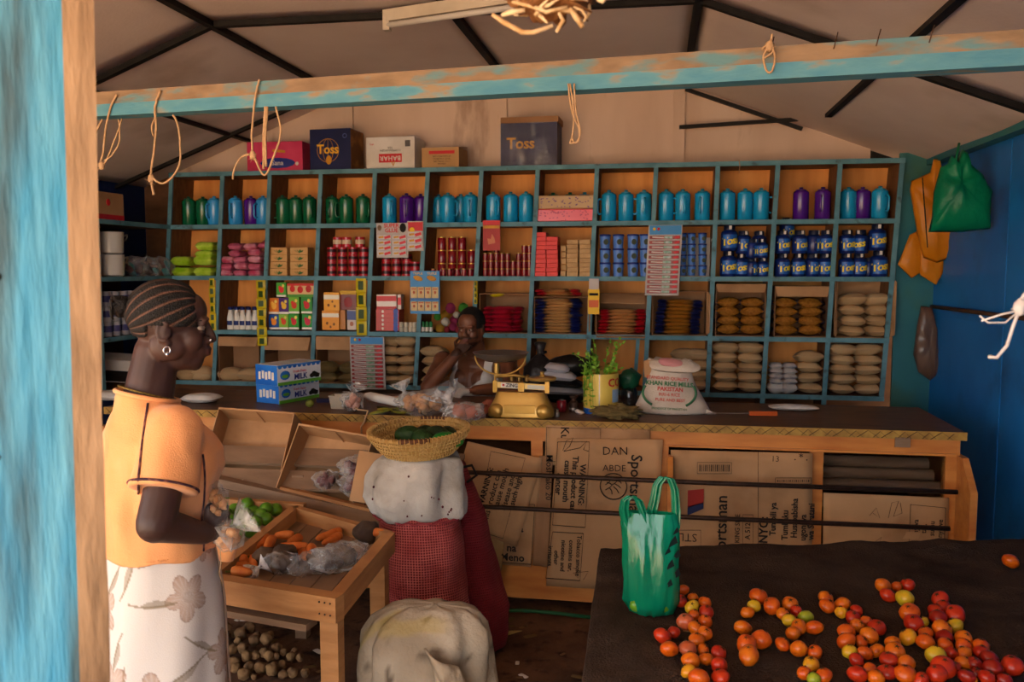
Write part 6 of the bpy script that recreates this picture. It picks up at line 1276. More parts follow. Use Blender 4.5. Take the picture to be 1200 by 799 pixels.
# potatoes on the floor
pot = [(130, 300, 50), (110, 345, 60), (175, 335, 65), (345, 355, 90), (285, 400, 95), (215, 390, 60), (135, 435, 100), (485, 440, 90), (560, 478, 75), (385, 445, 80), (215, 490, 80), (300, 480, 85), (130, 500, 80), (330, 540, 85), (400, 530, 65), (465, 515, 75), (615, 500, 55), (672, 540, 70), (742, 545, 60), (225, 560, 90), (125, 605, 80), (240, 600, 75), (345, 590, 80), (305, 645, 90), (430, 595, 90), (525, 610, 100), (505, 540, 80), (605, 570, 70), (610, 640, 70), (688, 628, 80), (785, 628, 70), (560, 535, 50), (385, 650, 45), (700, 490, 50), (150, 550, 70), (510, 400, 60), (260, 440, 60), (410, 400, 60)]
m_pot = mat('potato', '6a4c32', '82623f', rough=.85, scale=12, bump=.4, c3='4a3422', scale3=18)
for k, (zx, zy, w2) in enumerate(sorted(pot)):
    px, py = 240+zx/6.667, 690+zy/6.667; p = PZ(px, py, .04); r = w2/6.667*mpp(p)*.54
    tag(obj('potato', MB().ell((0, 0, 0), (r, r*.92, r*.9), 20, 13, (k, k*2, k*3), .3, 6).mesh('potato', m_pot, True), None, V((p.x, p.y, .012+r*.8+(.035 if zy < 460 else .02 if zy < 560 else 0)))), 'brown potato in the floor pile under the stall, %s from left' % ORD[k], 'potato', 'potatoes on the floor')
rd = random.Random(4)
for k in range(26):                           # litter on the floor
    px, py = rd.uniform(255, 385) if k < 12 else rd.uniform(560, 690), rd.uniform(720, 798); s = rd.uniform(.01, .03)
    tag(obj('litter_scrap', MB().pillow((0, 0, .006), (s*2, s, .006), 4, (0, 0, rd.uniform(0, 3)), 3, .1, k).mesh('litter_scrap', [m_white, mat('dry_leaf', '6a5230', rough=.9), m_pot][k % 3], True), None, PZ(px, py, .006)), 'small %s scrap on the dirt floor %s, %s scattered piece' % (['pale', 'dry brown', 'earthy'][k % 3], 'by the potatoes' if k < 12 else 'in the aisle', ORD[k]), 'litter', 'litter scraps')
tag(obj('yellow_paper', MB().box((0, 0, .035), (.075, .002, .07), (-.4, .1, .2)).mesh('yellow_paper', mat('dull_yellow', '7a7440', '8a8450', rough=.7)), None, PZ(351, 737, .0)), 'folded dull yellow paper on the floor under the stall', 'paper')
tag(obj('paper_scrap', MB().prism([(-.06, -.02, .004), (.02, -.01, .006), (.07, .03, .01), (.0, .02, .008)], (0, 0, 1), .003).mesh('paper_scrap', mat('straw_paper', 'a88a50', rough=.8)), None, PZ(592, 744, .004)), 'crumpled yellowish paper on the floor of the aisle', 'paper')
tag(MB().tube([PZ(565, 716, .02), PZ(610, 715, .025), PZ(650, 718, .02), PZ(700, 724, .02)], .009, 8).build('green_hose', mat('green_hose', '1c5a30', '164a28', rough=.5), None, True), 'green hose lying along the foot of the counter', 'hose')

# ---------------------------------------------------------------- sacks and basket
def netmat(name, c, c2, sc=120):
    m = mat(name, c, c2, rough=.7, scale=9, lo=.35, hi=.6); nt = m.node_tree; N, L = nt.nodes, nt.links
    uv = N.new('ShaderNodeUVMap'); sp = N.new('ShaderNodeSeparateXYZ'); L.new(uv.outputs[0], sp.inputs[0]); hs_ = []
    for i in range(2):
        a = N.new('ShaderNodeMath'); a.operation = 'MULTIPLY'; a.inputs[1].default_value = sc; L.new(sp.outputs[i], a.inputs[0])
        b = N.new('ShaderNodeMath'); b.operation = 'SINE'; L.new(a.outputs[0], b.inputs[0]); hs_.append(b)
    mx = N.new('ShaderNodeMath'); mx.operation = 'MAXIMUM'; L.new(hs_[0].outputs[0], mx.inputs[0]); L.new(hs_[1].outputs[0], mx.inputs[1])
    bn = N.new('ShaderNodeBump'); bn.inputs['Strength'].default_value = .8; bn.inputs['Distance'].default_value = .004; L.new(mx.outputs[0], bn.inputs['Height']); L.new(bn.outputs[0], N['Principled BSDF'].inputs['Normal'])
    mr = N.new('ShaderNodeMapRange'); mr.inputs[1].default_value = .1; mr.inputs[2].default_value = .8; L.new(mx.outputs[0], mr.inputs[0])
    mc = N.new('ShaderNodeMix'); mc.data_type = 'RGBA'; mc.inputs[6].default_value = lin('7c262a')
    src = [l for l in L if l.to_socket == N['Principled BSDF'].inputs['Base Color']][0].from_socket
    L.new(src, mc.inputs[7]); L.new(mr.outputs[0], mc.inputs[0]); L.new(mc.outputs[2], N['Principled BSDF'].inputs['Base Color']); return m
def sack_loft(name, prof, m, parent, n=56, lump=.0, lf=14, fold=.0, sd=0, sq=1.0, sub=3, caps=True):
    """prof: (z, rx, ry, ox, oy)"""
    pr = []
    for i in range(len(prof)-1):
        for j in range(sub):
            f = j/sub; pr.append(tuple(prof[i][q]*(1-f)+prof[i+1][q]*f for q in range(5)))
    pr.append(prof[-1]); rings = []; acc = 0; uvv = [0]
    for k, (z, a, b, ox, oy) in enumerate(pr):
        ring = []
        for i in range(n):
            q = 2*PI*i/n; cx, sy = math.copysign(abs(math.cos(q))**sq, math.cos(q)), math.copysign(abs(math.sin(q))**sq, math.sin(q))
            w_ = 1+lump*noise.noise(V((cx*a*lf*4, sy*b*lf*4, z*lf*4+sd)))+fold*noise.noise(V((q*2.2 if q < PI else (2*PI-q)*2.2+9, z*5+sd, sd)))
            ring.append(V((ox+cx*a*w_, oy+sy*b*w_, z+fold*.03*noise.noise(V((q*2, z*4, sd+5))))))
        rings.append(ring)
    mb = MB().loft(rings, caps); me = mb.mesh(name, m, True); uvl = me.uv_layers.new(name='UVMap')
    for poly in me.polygons:
        ids = [me.loops[l].vertex_index for l in poly.loop_indices]; seam = any(v % n == 0 for v in ids) and any(v % n == n-1 for v in ids)
        for l, v in zip(poly.loop_indices, ids): uvl.data[l].uv = (((v % n) or (n if seam else 0))/n*1.05, me.vertices[v].co.z)
    return obj(name, me, parent)
m_net = netmat('red_net', 'd8706a', 'b04444', 620); m_net2 = netmat('red_net_dark', '9c2c34', '801c26', 620)
sp = V((SX(499, 3.1, .35), 3.1, 0)); sk1 = thing('onion_sack', 'tall red net sack of onions with a white upper sack, basket on top', 'sack', sp, scale=(1.03, 1.0, .968))
sack_loft('red_net', [(0, .12, .11, 0, 0), (.03, .165, .15, 0, 0), (.18, .178, .16, 0, 0), (.36, .168, .15, -.01, 0), (.52, .163, .15, -.012, 0), (.665, .155, .14, -.02, 0), (.70, .15, .135, -.022, 0)], m_net, sk1, 80, .075, 2.6, .03, 1, 1.0, 5)
m_wsack = mat('white_sack', 'a09a92', 'b4aea6', rough=.75, scale=7, bump=.5, bscale=40, c3='8a8278', scale3=5)
sack_loft('white_sack', [(.685, .153, .138, -.022, 0), (.70, .165, .148, -.025, 0), (.76, .185, .165, -.035, 0), (.84, .182, .16, -.03, 0), (.895, .165, .15, -.02, 0), (.925, .14, .13, -.012, 0), (.93, .02, .02, 0, 0)], m_wsack, sk1, 80, .06, 3.0, .22, 6, 1.0, 4)
rd = random.Random(9); m_hole = mat('dark_red_dot', '501c24', rough=.8)
for k in range(16):
    a = rd.uniform(-2.6, -.4); z = rd.uniform(.72, .89); rr = rd.uniform(.0022, .0045); MB().ell((-.03+.186*math.cos(a), .167*math.sin(a), z), (rr, rr, rr*1.2), 8, 5).build('hole', m_hole, sk1, True)
MB().tube([(.172*math.cos(a)-.022, .155*math.sin(a), .69+.006*math.sin(a*19)) for a in [2*PI*i/48 for i in range(48)]], .004, 5, True).build('stitching', mat('red_stitch', '8a3036', rough=.8), sk1, True)
sk2 = thing('onion_sack', 'second red net sack leaning behind the tall one', 'sack', (SX(551, 3.4, .3), 3.40, 0))
sack_loft('red_net', [(0, .10, .10, .0, 0), (.04, .155, .14, .0, 0), (.2, .165, .15, -.0, 0), (.4, .14, .13, -.03, 0), (.6, .11, .11, -.05, 0), (.74, .06, .06, -.06, 0), (.80, .04, .04, -.06, 0)], m_net2, sk2, 64, .075, 2.6, .05, 3, 1.0, 5)
MB().tube([(-.06, -.04, .78), (.02, -.05, .80), (.04, -.05, .76), (.0, -.055, .73)], .006, 6).build('tie', m_black, sk2, True)
m_canvas = mat('canvas_sack', '8e7d68', 'a3927c', rough=.85, scale=6, bump=.6, bscale=60, c3='5a4838', scale3=7, lo3=.58, hi3=.7)
cv = thing('canvas_sack', 'slumped pale canvas sack with yellowish hem in the foreground', 'sack', (-.70, 2.48, 0))
cs = sack_loft('sack_body', [(0, .17, .15, 0, 0), (.03, .21, .18, 0, 0), (.2, .205, .17, 0, 0), (.36, .205, .15, 0, 0), (.46, .20, .13, .01, 0), (.515, .185, .105, .02, .0), (.545, .155, .08, .03, 0), (.565, .11, .05, .04, 0), (.57, .01, .01, .04, 0)], vcmat('canvas_cloth', .9, .5, 60), cv, 100, .06, 1.3, .26, 8, 1.0, 4)
def canvas_col(c):
    k = noise.noise(c*9); base = mixc(lin('8a7b68')[:3], lin('a39582')[:3], sm(k, -.4, .5)); base = mixc(base, lin('4a3c30')[:3], .8*sm(noise.noise(c*22+V((3, 0, 0))), .38, .5)); base = mixc(base, lin('5f5040')[:3], .5*sm(noise.noise(c*5+V((9, 0, 0))), .2, .5))
    e = abs(c.z-.535+3.2*max(0, -c.x-.02)**2+.015*noise.noise(c*12))
    return mixc(base, lin('9a8444')[:3], .5*(1-sm(e, .012, .022))*(1-sm(c.x, .06, .13))*(1-sm(c.y, .0, .05)))
paint(cs.data, canvas_col)
def fold_fn(u, v): x = .05+.10*u+.06*v; return (x+.02*math.sin(v*5), -.155-.03*math.sin(PI*u)-.015*noise.noise(V((u*3, v*5, 2))), .50-.36*v-.05*u)
MB().sheet(fold_fn, 14, 24, .006).build('draped_fold', m_canvas, cv, True)
# basket with avocados
bp = V((SX(492, 3.1, .93), 3.1, .906)); bs = thing('woven_basket', 'shallow coiled straw basket set on top of the white sack', 'basket', bp, (.06, -.03, 0))
m_straw, m_straw2 = mat('straw', 'a07a40', 'b8935a', rough=.8, scale=60, stretch=(1, 1, .2), bump=.5, bscale=240), mat('straw_dark', '54301c', rough=.8)
NC = 6
for k in range(NC):
    f = k/(NC-1); r = .125+.06*f**.8; z = .008+.075*f
    c_ = MB().tube([(r*math.cos(a), r*math.sin(a), z+.002*math.sin(a*40)) for a in [2*PI*i/72 for i in range(72)]], .0095, 8, True).build('coil', m_straw, bs, True)
    st = MB()
    for i in range(72): a = 2*PI*i/72; st.box((r*math.cos(a), r*math.sin(a), z), (.0215, .003, .0215), (0, 0, a+.3))
    st.build('stitches', m_straw if k % 2 else mat('straw_pale', 'b8985c', rough=.8), c_)
MB().lathe([(0, -.006), (.128, -.004), (.13, .012), (0, .012)], 32).build('base', m_straw, bs)
for a0 in (1.2, 4.6): MB().tube([(.1853*math.cos(a0+.05*i), .1853*math.sin(a0+.05*i), .0845) for i in range(13)], .0098, 8).build('dark_patch', m_straw2, bs, True)
m_avo = [mat('avocado', '1c3414', '2a4a1c', rough=.5, scale=20, bump=.5, bscale=80), mat('avocado_b', '142410', '24381a', rough=.5, scale=20, bump=.5, bscale=80), mat('green_fruit', '1c6a20', '2f7a2c', rough=.45, scale=14)]
for k, (x, y, z, rz, mi, lb_) in enumerate(((-.045, .02, .062, .2, 0, 'dark green avocado at left in the basket'), (.015, -.03, .060, 2.4, 0, 'green avocado at the front of basket'), (.065, .02, .065, -.4, 1, 'blackish avocado in the middle of basket'), (.115, -.04, .055, .3, 2, 'bright green fruit at the right of basket'), (.0, .075, .055, 1.0, 1, 'dark avocado at the back of basket'), (.09, .075, .055, 2.0, 1, 'dark avocado at the back right of basket'))):
    q = MB().loft([[V((zz, r*math.cos(2*PI*i/14), r*math.sin(2*PI*i/14))) for i in range(14)] for zz, r in ((-.058, .004), (-.055, .016), (-.04, .029), (-.015, .037), (.012, .036), (.035, .026), (.052, .017), (.062, .010), (.064, .002))])
    t = thing('avocado', lb_, 'fruit', bp+V((x, y, z-.005)), (0, 0, rz), 'fruit in the basket'); q.build('skin', m_avo[mi], t, True); MB().ell((.065, 0, 0), (.004, .004, .004), 8, 5).build('stem_end', mat('stem_brown', '4a3420'), t, True)
tag(obj('paper_scrap', MB().pillow((0, 0, 0), (.07, .03, .012), 5, (.5, 0, .1), 3, 0, 1).mesh('paper_scrap', m_white, True), None, bp+V((-.01, -.085, .045))), 'white scrap tucked under the avocados in the basket', 'paper')
# ---------------------------------------------------------------- people
def hand_prims(b, wrist, d, n, s, sc=1.0, curl=(.5, .7, .5), thumb=.5, spread=.04):
    """d: wrist->knuckles, n: palm normal (fingers curl to it), s: side of the thumb"""
    d, n, s = V(d).normalized(), V(n), V(s); n = (n-d*n.dot(d)).normalized(); s0 = d.cross(n); s = s0 if s0.dot(s) > 0 else -s0
    w_ = V(wrist); kn = w_+d*.082*sc
    for k in range(4): b.caps(w_+d*.012*sc+s*(1.5-k)*.013*sc, kn+s*(1.5-k)*.0195*sc-d*.004*k*sc*.6, .0125*sc, .0105*sc, 8)
    b.ell(w_+d*.045*sc+n*.003*sc, (.04*sc, .012*sc, .034*sc), 12, 8, Matrix((d, n, s)).transposed())
    for k, L0 in enumerate((.070, .079, .073, .057)):
        p = kn+s*(1.5-k)*.0195*sc-d*.004*k*sc*.6; dd = (d+s*(1.5-k)*spread).normalized(); ax = n
        for j, (fr, ang) in enumerate(zip((.46, .30, .24), curl)):
            nd = (dd*math.cos(ang)+ax*math.sin(ang)).normalized(); ax = (ax*math.cos(ang)-dd*math.sin(ang)).normalized(); q = p+nd*L0*fr*sc
            b.caps(p, q, (.0092-.0008*j)*sc, (.0086-.0009*j)*sc, 8); p, dd = q, nd
    p = w_+d*.022*sc+s*.026*sc; d1 = (d*.6+s*.75+n*.25*thumb*2).normalized(); q = p+d1*.036*sc; b.caps(p, q, .0125*sc, .0105*sc, 8)
    d2 = (d*.85+s*.15+n*thumb).normalized(); r = q+d2*.03*sc; b.caps(q, r, .0105*sc, .009*sc, 8); d3 = (d*.9-s*.1+n*thumb*1.3).normalized(); b.caps(r, r+d3*.022*sc, .009*sc, .0075*sc, 8)
def head_prims(b, T, sc=1.0, male=False):
    """T: function head-local -> body-local (with rotation matrix T.R)"""
    def e(c, r, rot=None): b.ell(T(V(c)*sc), tuple(q*sc for q in r), 18, 12, T.R@(rotm(rot)))
    def cp(p, q, a, c): b.caps(T(V(p)*sc), T(V(q)*sc), a*sc, c*sc, 12)
    e((-.010, 0, .03), (.093, .074, .086)); e((.032, 0, -.028), (.058, .058, .084)); e((.044, 0, .042), (.046, .058, .05))
    e((.03, 0, -.078), (.046, .046 if not male else .052, .034)); e((.066, 0, -.048), (.033, .036, .04)); e((.05, 0, -.083), (.037, .036, .028)); e((.064, 0, -.094), (.019, .024 if not male else .028, .018))
    cp((.088, 0, .016), (.103, 0, -.02), .007, .011); e((.104, 0, -.027), (.0125, .0145, .0105))
    for s in (-1, 1):
        e((.094, s*.0145, -.030), (.0105, .009, .0085)); e((.052, s*.037, -.03), (.031, .024, .032)); e((.084, s*.026, .022), (.012, .024, .0075))
        e((.0775, s*.030, .0100), (.012, .017, .005)); e((.0765, s*.030, -.0055), (.0115, .016, .0045)); e((.0, s*.050, -.045), (.045, .02, .04))
        # ear: rim and lobe
        for i in range(9):
            a0, a1 = -2.0+.48*i, -2.0+.48*(i+1); f = lambda a: (-.011-.015*math.cos(a)*1.0, s*(.073+.007*(1-math.cos(a))*.5), -.008+.025*math.sin(a)); cp(f(a0), f(a1), .0045, .0045)
        e((-.008, s*.071, -.008), (.014, .007, .022)); e((.0, s*.073, -.036), (.008, .006, .010)); cp((.004, s*.07, -.004), (.004, s*.072, -.018), .005, .005)
    e((.0955, 0, -.0530), (.0095, .023, .0062)); e((.0940, 0, -.0655), (.0098, .020, .0072))
class HT:
    def __init__(s, c, R): s.c, s.R = V(c), R
    def __call__(s, p): return s.c+s.R@V(p)
def eyes(T, sc, parent, look=0, half=False):
    for s in (-1, 1):
        e = obj('eye', MB().ell((0, 0, 0), .0122*sc, 14, 10).mesh('eye', mat('eye_white', '75665c', rough=.25, coat=.2), True), parent, T(V((.0752, s*.0305, .0025))*sc))
        dl = T.R@V((math.cos(look), math.sin(look), -.12)); obj('iris', MB().ell(dl*.0078*sc, .0058*sc, 10, 8).mesh('iris', mat('iris', '120a08', rough=.1, coat=.6), True), e)
        MB().tube([T(V((.0905*1-.004*k*k*.3, s*(.012+.0095*k), .022+.003*math.sin(k*.9)))*sc) for k in range(5)], [.0016*sc, .0026*sc, .0026*sc, .002*sc, .001*sc], 6).build('eyebrow', mat('hair_black', '0e0b0b', '1a1514', rough=.7, scale=60, bump=.6, bscale=200), parent, True)
def shell(body, cond, off, name, m, parent, fold=0):
    me = body.data; keep = [p for p in me.polygons if cond(p.center)]; idx = {}; vs, fs = [], []
    for p in keep:
        f = []
        for i in p.vertices:
            if i not in idx:
                idx[i] = len(vs); v = me.vertices[i]; vs.append(v.co+v.normal*(off+fold*noise.noise(v.co*9)))
            f.append(idx[i])
        fs.append(tuple(f))
    mb = MB(); mb.add(vs, fs); return mb.build(name, m, parent, True)

# ---- woman
AZ = math.radians(45); WP_ = V((-1.262, 1.985, 0))
wom = thing('person', 'woman in a peach orange tunic and flowered white skirt holding small clear bags', 'person', WP_, (0, 0, AZ))
# body-local: x forward, y left, z up
hR = (Matrix.Rotation(math.radians(-17), 3, 'Z') @ Matrix.Rotation(math.radians(4), 3, 'Y'))
WT = HT((.040, 0, 1.451), hR); WS = 1.0
b = MB(); head_prims(b, WT, WS)
b.caps(WT((-.035, 0, -.06)), (-.035, 0, 1.24), .047, .054); b.caps(WT((-.02, 0, -.09)), (-.02, 0, 1.23), .044, .058)
b.ell((-.005, 0, 1.13), (.095, .13, .14)); b.ell((-.012, 0, 1.21), (.075, .135, .045)); b.ell((0, 0, .95), (.10, .135, .16)); b.ell((0, 0, .84), (.105, .14, .11))
for s in (-1, 1):
    b.caps((0, s*.065, .80), (0, s*.075, .45), .075, .06); b.caps((0, s*.08, .45), (-.01, s*.08, .09), .06, .04); b.caps((-.03, s*.08, .045), (.12, s*.09, .03), .04, .028)
RS, RE, RW = V((.010, -.148, 1.205)), V((-.060, -.225, 1.006)), V((.064, -.168, .945))
LSh, LE, LW = V((-.005, .150, 1.205)), V((-.125, .165, .985)), V((.06, .20, .93))
for a, c_, w3 in ((RS, RE, RW), (LSh, LE, LW)):
    b.caps(a, c_, .044, .045); b.ell(c_, .045); b.caps(c_, w3, .044, .027)
hd = (V((.118, -.14, .955))-RW).normalized()
hand_prims(b, RW, hd, (.25, .8, .0), (.3, -.1, .9), .92, (.55, .75, .6), .6)
hand_prims(b, LW, (.8, .1, -.2), (0, -1, 0), (0, 0, 1), .9)
m_skinw = vcmat('skin_dark', rough=.5, bump=.08, bscale=500, spec=.35)
body = remesh(b, .0036, 6, 'body', m_skinw, wom, .5)
def skin_w(c):
    base = lin('3a2520')[:3]; base = mixc(base, lin('482f28')[:3], sm(noise.noise(c*14), -.3, .5))
    lp = WT.R.transposed()@(c-WT.c)
    d1 = ((lp.x-.100)/.014)**2+(lp.y/.024)**2+((lp.z+.0585)/.0125)**2
    if d1 < 1.2: base = mixc(lin('4c2a2a')[:3], base, sm(d1, .5, 1.2))
    return base
paint(body.data, skin_w); eyes(WT, WS, wom, -.1)
# hair: cornrows run from the brow to a small bun at the back
m_hair = vcmat('braided_hair', rough=.6, bump=.7, bscale=260)
hv = MB(); NU, NV = 170, 70
axf = V((.90, 0, .42)).normalized(); ax2 = V((0, 1, 0)); ax3 = axf.cross(ax2)
rings = []; hc = []
for j in range(NV+1):
    th = .30+(PI-.30)*j/NV; ring = []
    for i in range(NU):
        ph = 2*PI*i/NU; d = axf*math.cos(th)+(ax2*math.cos(ph)+ax3*math.sin(ph))*math.sin(th)
        rd_ = 1/math.sqrt((d.x/.0955)**2+(d.y/.0765)**2+(d.z/.089)**2); p = d*rd_+V((-.010, 0, .03))
        row = abs(math.sin(ph*9+.35*math.sin(th*2))); fade = sm(th, .30, .55)*(1-sm(th, 2.75, 3.1))
        p += d*(.0052*(row**.6)*fade-.001)
        # keep hair off the face, ears and neck: sink it below the skin there
        hl = (p.x > .062-.55*(p.z-.055)*.35 and p.z < .062) or (p.z < .004-.0*p.x and p.x > -.052) or (p.z < -.055) or (p.z < -.02+(-.052-p.x)*.9 and p.x > -.1 and p.z < -.028)
        if hl: p = (p-V((-.014, 0, .03)))*.90+V((-.014, 0, .03))
        ring.append(p*WS); hc.append(row if fade > .2 else 1)
    rings.append(ring)
hv.loft([[WT(p) for p in r] for r in rings]); hm = hv.mesh('hair', m_hair, True)
ca = hm.color_attributes.new('Col', 'FLOAT_COLOR', 'POINT'); dcol = []
for q in hc[:len(hm.vertices)]: dcol += list(mixc(lin('6a4a3c')[:3], lin('100c0b')[:3], sm(q, .12, .42)))+[1]
ca.data.foreach_set('color', dcol); hair = obj('hair', hm, wom)
bun = MB().ell(WT(V((-.116, .0, .045))), (.024, .03, .026), 16, 10, None, .5, 14)
for k in range(14):
    a = k*.9; p0 = V((-.116, 0, .045)); bun.tube([WT(p0+V((0, .014*math.cos(a), .014*math.sin(a)))), WT(p0+V((-.022, .024*math.cos(a+.6), .02*math.sin(a+.6)))), WT(p0+V((-.018, .028*math.cos(a+1.3), -.008+.026*math.sin(a+1.3))))], [.005, .0055, .002], 6)
bun.build('hair_bun', mat('hair_black', '0e0b0b'), hair, True)
# earring, nose stud, necklace
m_silver = mat('silver', 'd8d8e0', rough=.15, metal=.9)
for s in (-1, 1):
    ep = WT(V((.0, s*.078, -.05))); er = MB().tube([ep+V((.008*math.cos(a), 0, .009*math.sin(a)-.004)) for a in [2*PI*i/16 for i in range(16)]], .0022, 6, True).build('earring', m_silver, wom, True); MB().ell(ep+V((0, s*.002, -.014)), (.0045, .003, .0055), 10, 7).build('pendant', m_silver, er, True)
MB().ell(WT(V((.101, -.0225, -.029))), (.0035, .0025, .0035), 8, 6).build('nose_stud', m_silver, wom, True)
MB().tube([(-.02+.066*math.cos(a)*(1.0), .066*math.sin(a), 1.285-.022*math.cos(a)+.0015*math.sin(a*30)) for a in [2*PI*i/60 for i in range(60)]], .0026, 6, True).build('necklace', mat('bead_gold', '8a7030', '5a4a20', rough=.35, metal=.4, scale=200), wom, True)
# tunic
tn = MB(); rings = []
for z, a, sd_, ox in ((.88, .136, .168, -.005), (.91, .135, .165, -.005), (.98, .132, .158, -.002), (1.04, .140, .158, .008), (1.09, .150, .162, .016), (1.135, .146, .168, .012), (1.18, .122, .17, .0), (1.215, .098, .15, -.008), (1.245, .084, .114, -.014), (1.265, .077, .09, -.018), (1.277, .072, .078, -.02)):
    rings.append([V((ox+a*math.cos(q), sd_*math.sin(q), z-.016*math.cos(q)*sm(z, 1.205, 1.275))) for q in [2*PI*i/48 for i in range(48)]])
tn.loft(rings)
for a, e in ((RS, RE), (LSh, LE)):
    m_ = a.lerp(e, .60); d = (e-a).normalized(); rr = []; x = d.orthogonal().normalized(); y = d.cross(x)
    for f, r in ((-.16, .03), (-.08, .056), (.0, .067), (.12, .070), (.35, .072), (.52, .076), (.645, .079), (.655, .074)): rr.append([a+(e-a)*f+(x*math.cos(2*PI*i/28)+y*math.sin(2*PI*i/28))*r for i in range(28)])
    tn.loft(rr); tn.caps((-.015, math.copysign(.065, a.y), 1.212), a, .05, .066); tn.caps((.03, math.copysign(.09, a.y), 1.14), a, .07, .062)
m_tunic = mat('peach_cloth', 'e49a60', 'eaa670', rough=.85, scale=3, bump=.25, bscale=300, c3='eeb88c', scale3=2.2, lo3=.5, hi3=.75, sheen=.15)
tun = remesh(tn, .0055, 5, 'tunic', m_tunic, wom, .5)
for v in tun.data.vertices:                     # soft folds
    c = v.co; n_ = V((c.x, c.y, 0)); n_ = n_.normalized() if n_.length > .01 else V((1, 0, 0))
    f = .016*noise.noise(V((c.x*7+c.z*5, c.y*7-c.z*3, c.z*4.5)))+.009*noise.noise(V((c.x*17, c.y*17, c.z*10+4)))
    f += .006*math.sin(c.z*60+math.atan2(c.y, c.x)*3)*sm(c.z, 1.02, .90)*(.5+.5*noise.noise(c*5))
    v.co = c+n_*f*(1-sm(c.z, 1.17, 1.25))
    if c.z < .893: v.co.z += .010*noise.noise(V((c.x*12, c.y*12, 0)))
m_trim = mat('dark_trim', '3c2230', '7d4f48', rough=.8, scale=60, lo=.5, hi=.6)
def surf(p0, dirs, lift=.004):
    """drop points onto the tunic from outside"""
    out = []
    for o in p0:
        ok, loc, nr, _ = tun.ray_cast(o[0], (V(o[1])-V(o[0])).normalized())
        if ok: out.append(loc+nr*lift*.3)
    return out
bpy.context.view_layer.update()
def trimline(pts, nm='trim', r=.003, m=m_trim):
    q = surf(pts, None)
    if len(q) > 2: MB().tube(q, r, 5).build(nm, m, tun, True)
ctr_ = V((0, 0, 1.1))
# shoulder seam: from the neck over the shoulder blade to the sleeve hem (near side)
sl_ = []
for k in range(18):
    f = k/17; tgt = V((-.045-.06*f, -.085-.13*f, 1.255-.185*f)); o = tgt+V((-.12, -.5, .25-.25*f)); sl_.append((o, tgt+V((.02, .05, -.01))))
trimline(sl_)
sl_ = []
for k in range(18):
    f = k/17; tgt = V((.085+.03*f, -.11+.0*f, 1.14-.25*f)); sl_.append((tgt+V((.25, -.5, 0)), V((0, -.02, tgt.z))))
trimline(sl_)
d = (RE-RS).normalized(); x = d.orthogonal().normalized(); y = d.cross(x)
MB().tube([RS+(RE-RS)*.615+(x*math.cos(2*PI*i/40)+y*math.sin(2*PI*i/40))*.0795 for i in range(40)], .0034, 6, True).build('sleeve_trim', m_trim, tun, True)
d = (LE-LSh).normalized(); x = d.orthogonal().normalized(); y = d.cross(x)
MB().tube([LSh+(LE-LSh)*.615+(x*math.cos(2*PI*i/40)+y*math.sin(2*PI*i/40))*.0795 for i in range(40)], .0034, 6, True).build('sleeve_trim', m_trim, tun, True)
MB().tube([(-.02+.074*math.cos(q), .080*math.sin(q), 1.277-.018*math.cos(q)) for q in [2*PI*i/40 for i in range(40)]], .006, 6, True).build('collar', m_tunic, tun, True)
# skirt with printed flowers
m_skirt = vcmat('flower_skirt', rough=.8, bump=.15, bscale=300)
NU, NV = 300, 230; SKz0, SKz1 = .905, .14
def sk_pt(i, j):
    q = 2*PI*i/NU; f = j/NV; z = SKz0+(SKz1-SKz0)*f; a = .126+.016*sm(f, 0, .25)+.03*f; s_ = .156+.018*sm(f, 0, .25)+.02*f
    w_ = .006*math.sin(q*7+f*2)*f+.008*noise.noise(V((math.cos(q)*2.2, math.sin(q)*2.2, z*2.5)))
    return V(((a+w_)*math.cos(q), (s_+w_)*math.sin(q), z))
skm = MB().loft([[sk_pt(i, j) for i in range(NU)] for j in range(NV+1)], False).mesh('skirt', m_skirt, True)
rd = random.Random(21); fl = []
for k in range(64): fl.append((rd.uniform(0, 1.0), rd.uniform(-.05, .80), rd.uniform(.045, .07), rd.uniform(0, 6.28), rd.choice((0, 0, 1))))
vc = [list(lin('c9c2bd')[:3]) for _ in skm.vertices]; cA, cB, cC = lin('9c7a64')[:3], lin('7d5a44')[:3], lin('7a6a52')[:3]
for i in range(NU):
    for j in range(NV+1):
        U_, W2 = i/NU*.98, j/NV*.765; col = vc[j*NU+i]
        for (fu, fv, R0, rot, kd) in fl:
            du = (U_-fu+.49) % .98-.49; dv = W2-fv
            if abs(du) > R0*2.6 or abs(dv) > R0*2.6: continue
            r = math.hypot(du, dv); a = math.atan2(dv, du)+rot
            if kd == 0:
                pr = R0*(.55+.45*abs(math.cos(a*2.5)))
                if r < pr:
                    t = .75*(.55+.45*r/pr)*(1-.35*(abs(math.sin(a*12))**6)); col = mixc(col, cB if r < R0*.22 or r > pr*.93 else cA, t)
            else:
                xx, yy = du*math.cos(rot)-dv*math.sin(rot), du*math.sin(rot)+dv*math.cos(rot); wl = R0*.42*math.sin(min(1, max(0, (xx+R0)/(2*R0)))*PI)
                if abs(yy) < wl and abs(xx) < R0: col = mixc(col, cA if abs(yy) > wl*.12 else cB, .7)
            # stem and leaves
            xs, ys = du*math.cos(rot*1.7)-dv*math.sin(rot*1.7), du*math.sin(rot*1.7)+dv*math.cos(rot*1.7)
            if 0 < xs < R0*2.4:
                cy = ys-.25*xs*xs/R0*.5
                if abs(cy) < .0028 and r > R0*.5: col = mixc(col, cC, .75)
                lx = (xs-R0*1.3)/(R0*.7); lw = R0*.17*(1-lx*lx)
                if abs(lx) < 1 and 0 < cy < lw*1.6: col = mixc(col, cC, .6)
        vc[j*NU+i] = col
ca = skm.color_attributes.new('Col', 'FLOAT_COLOR', 'POINT'); fl_ = []
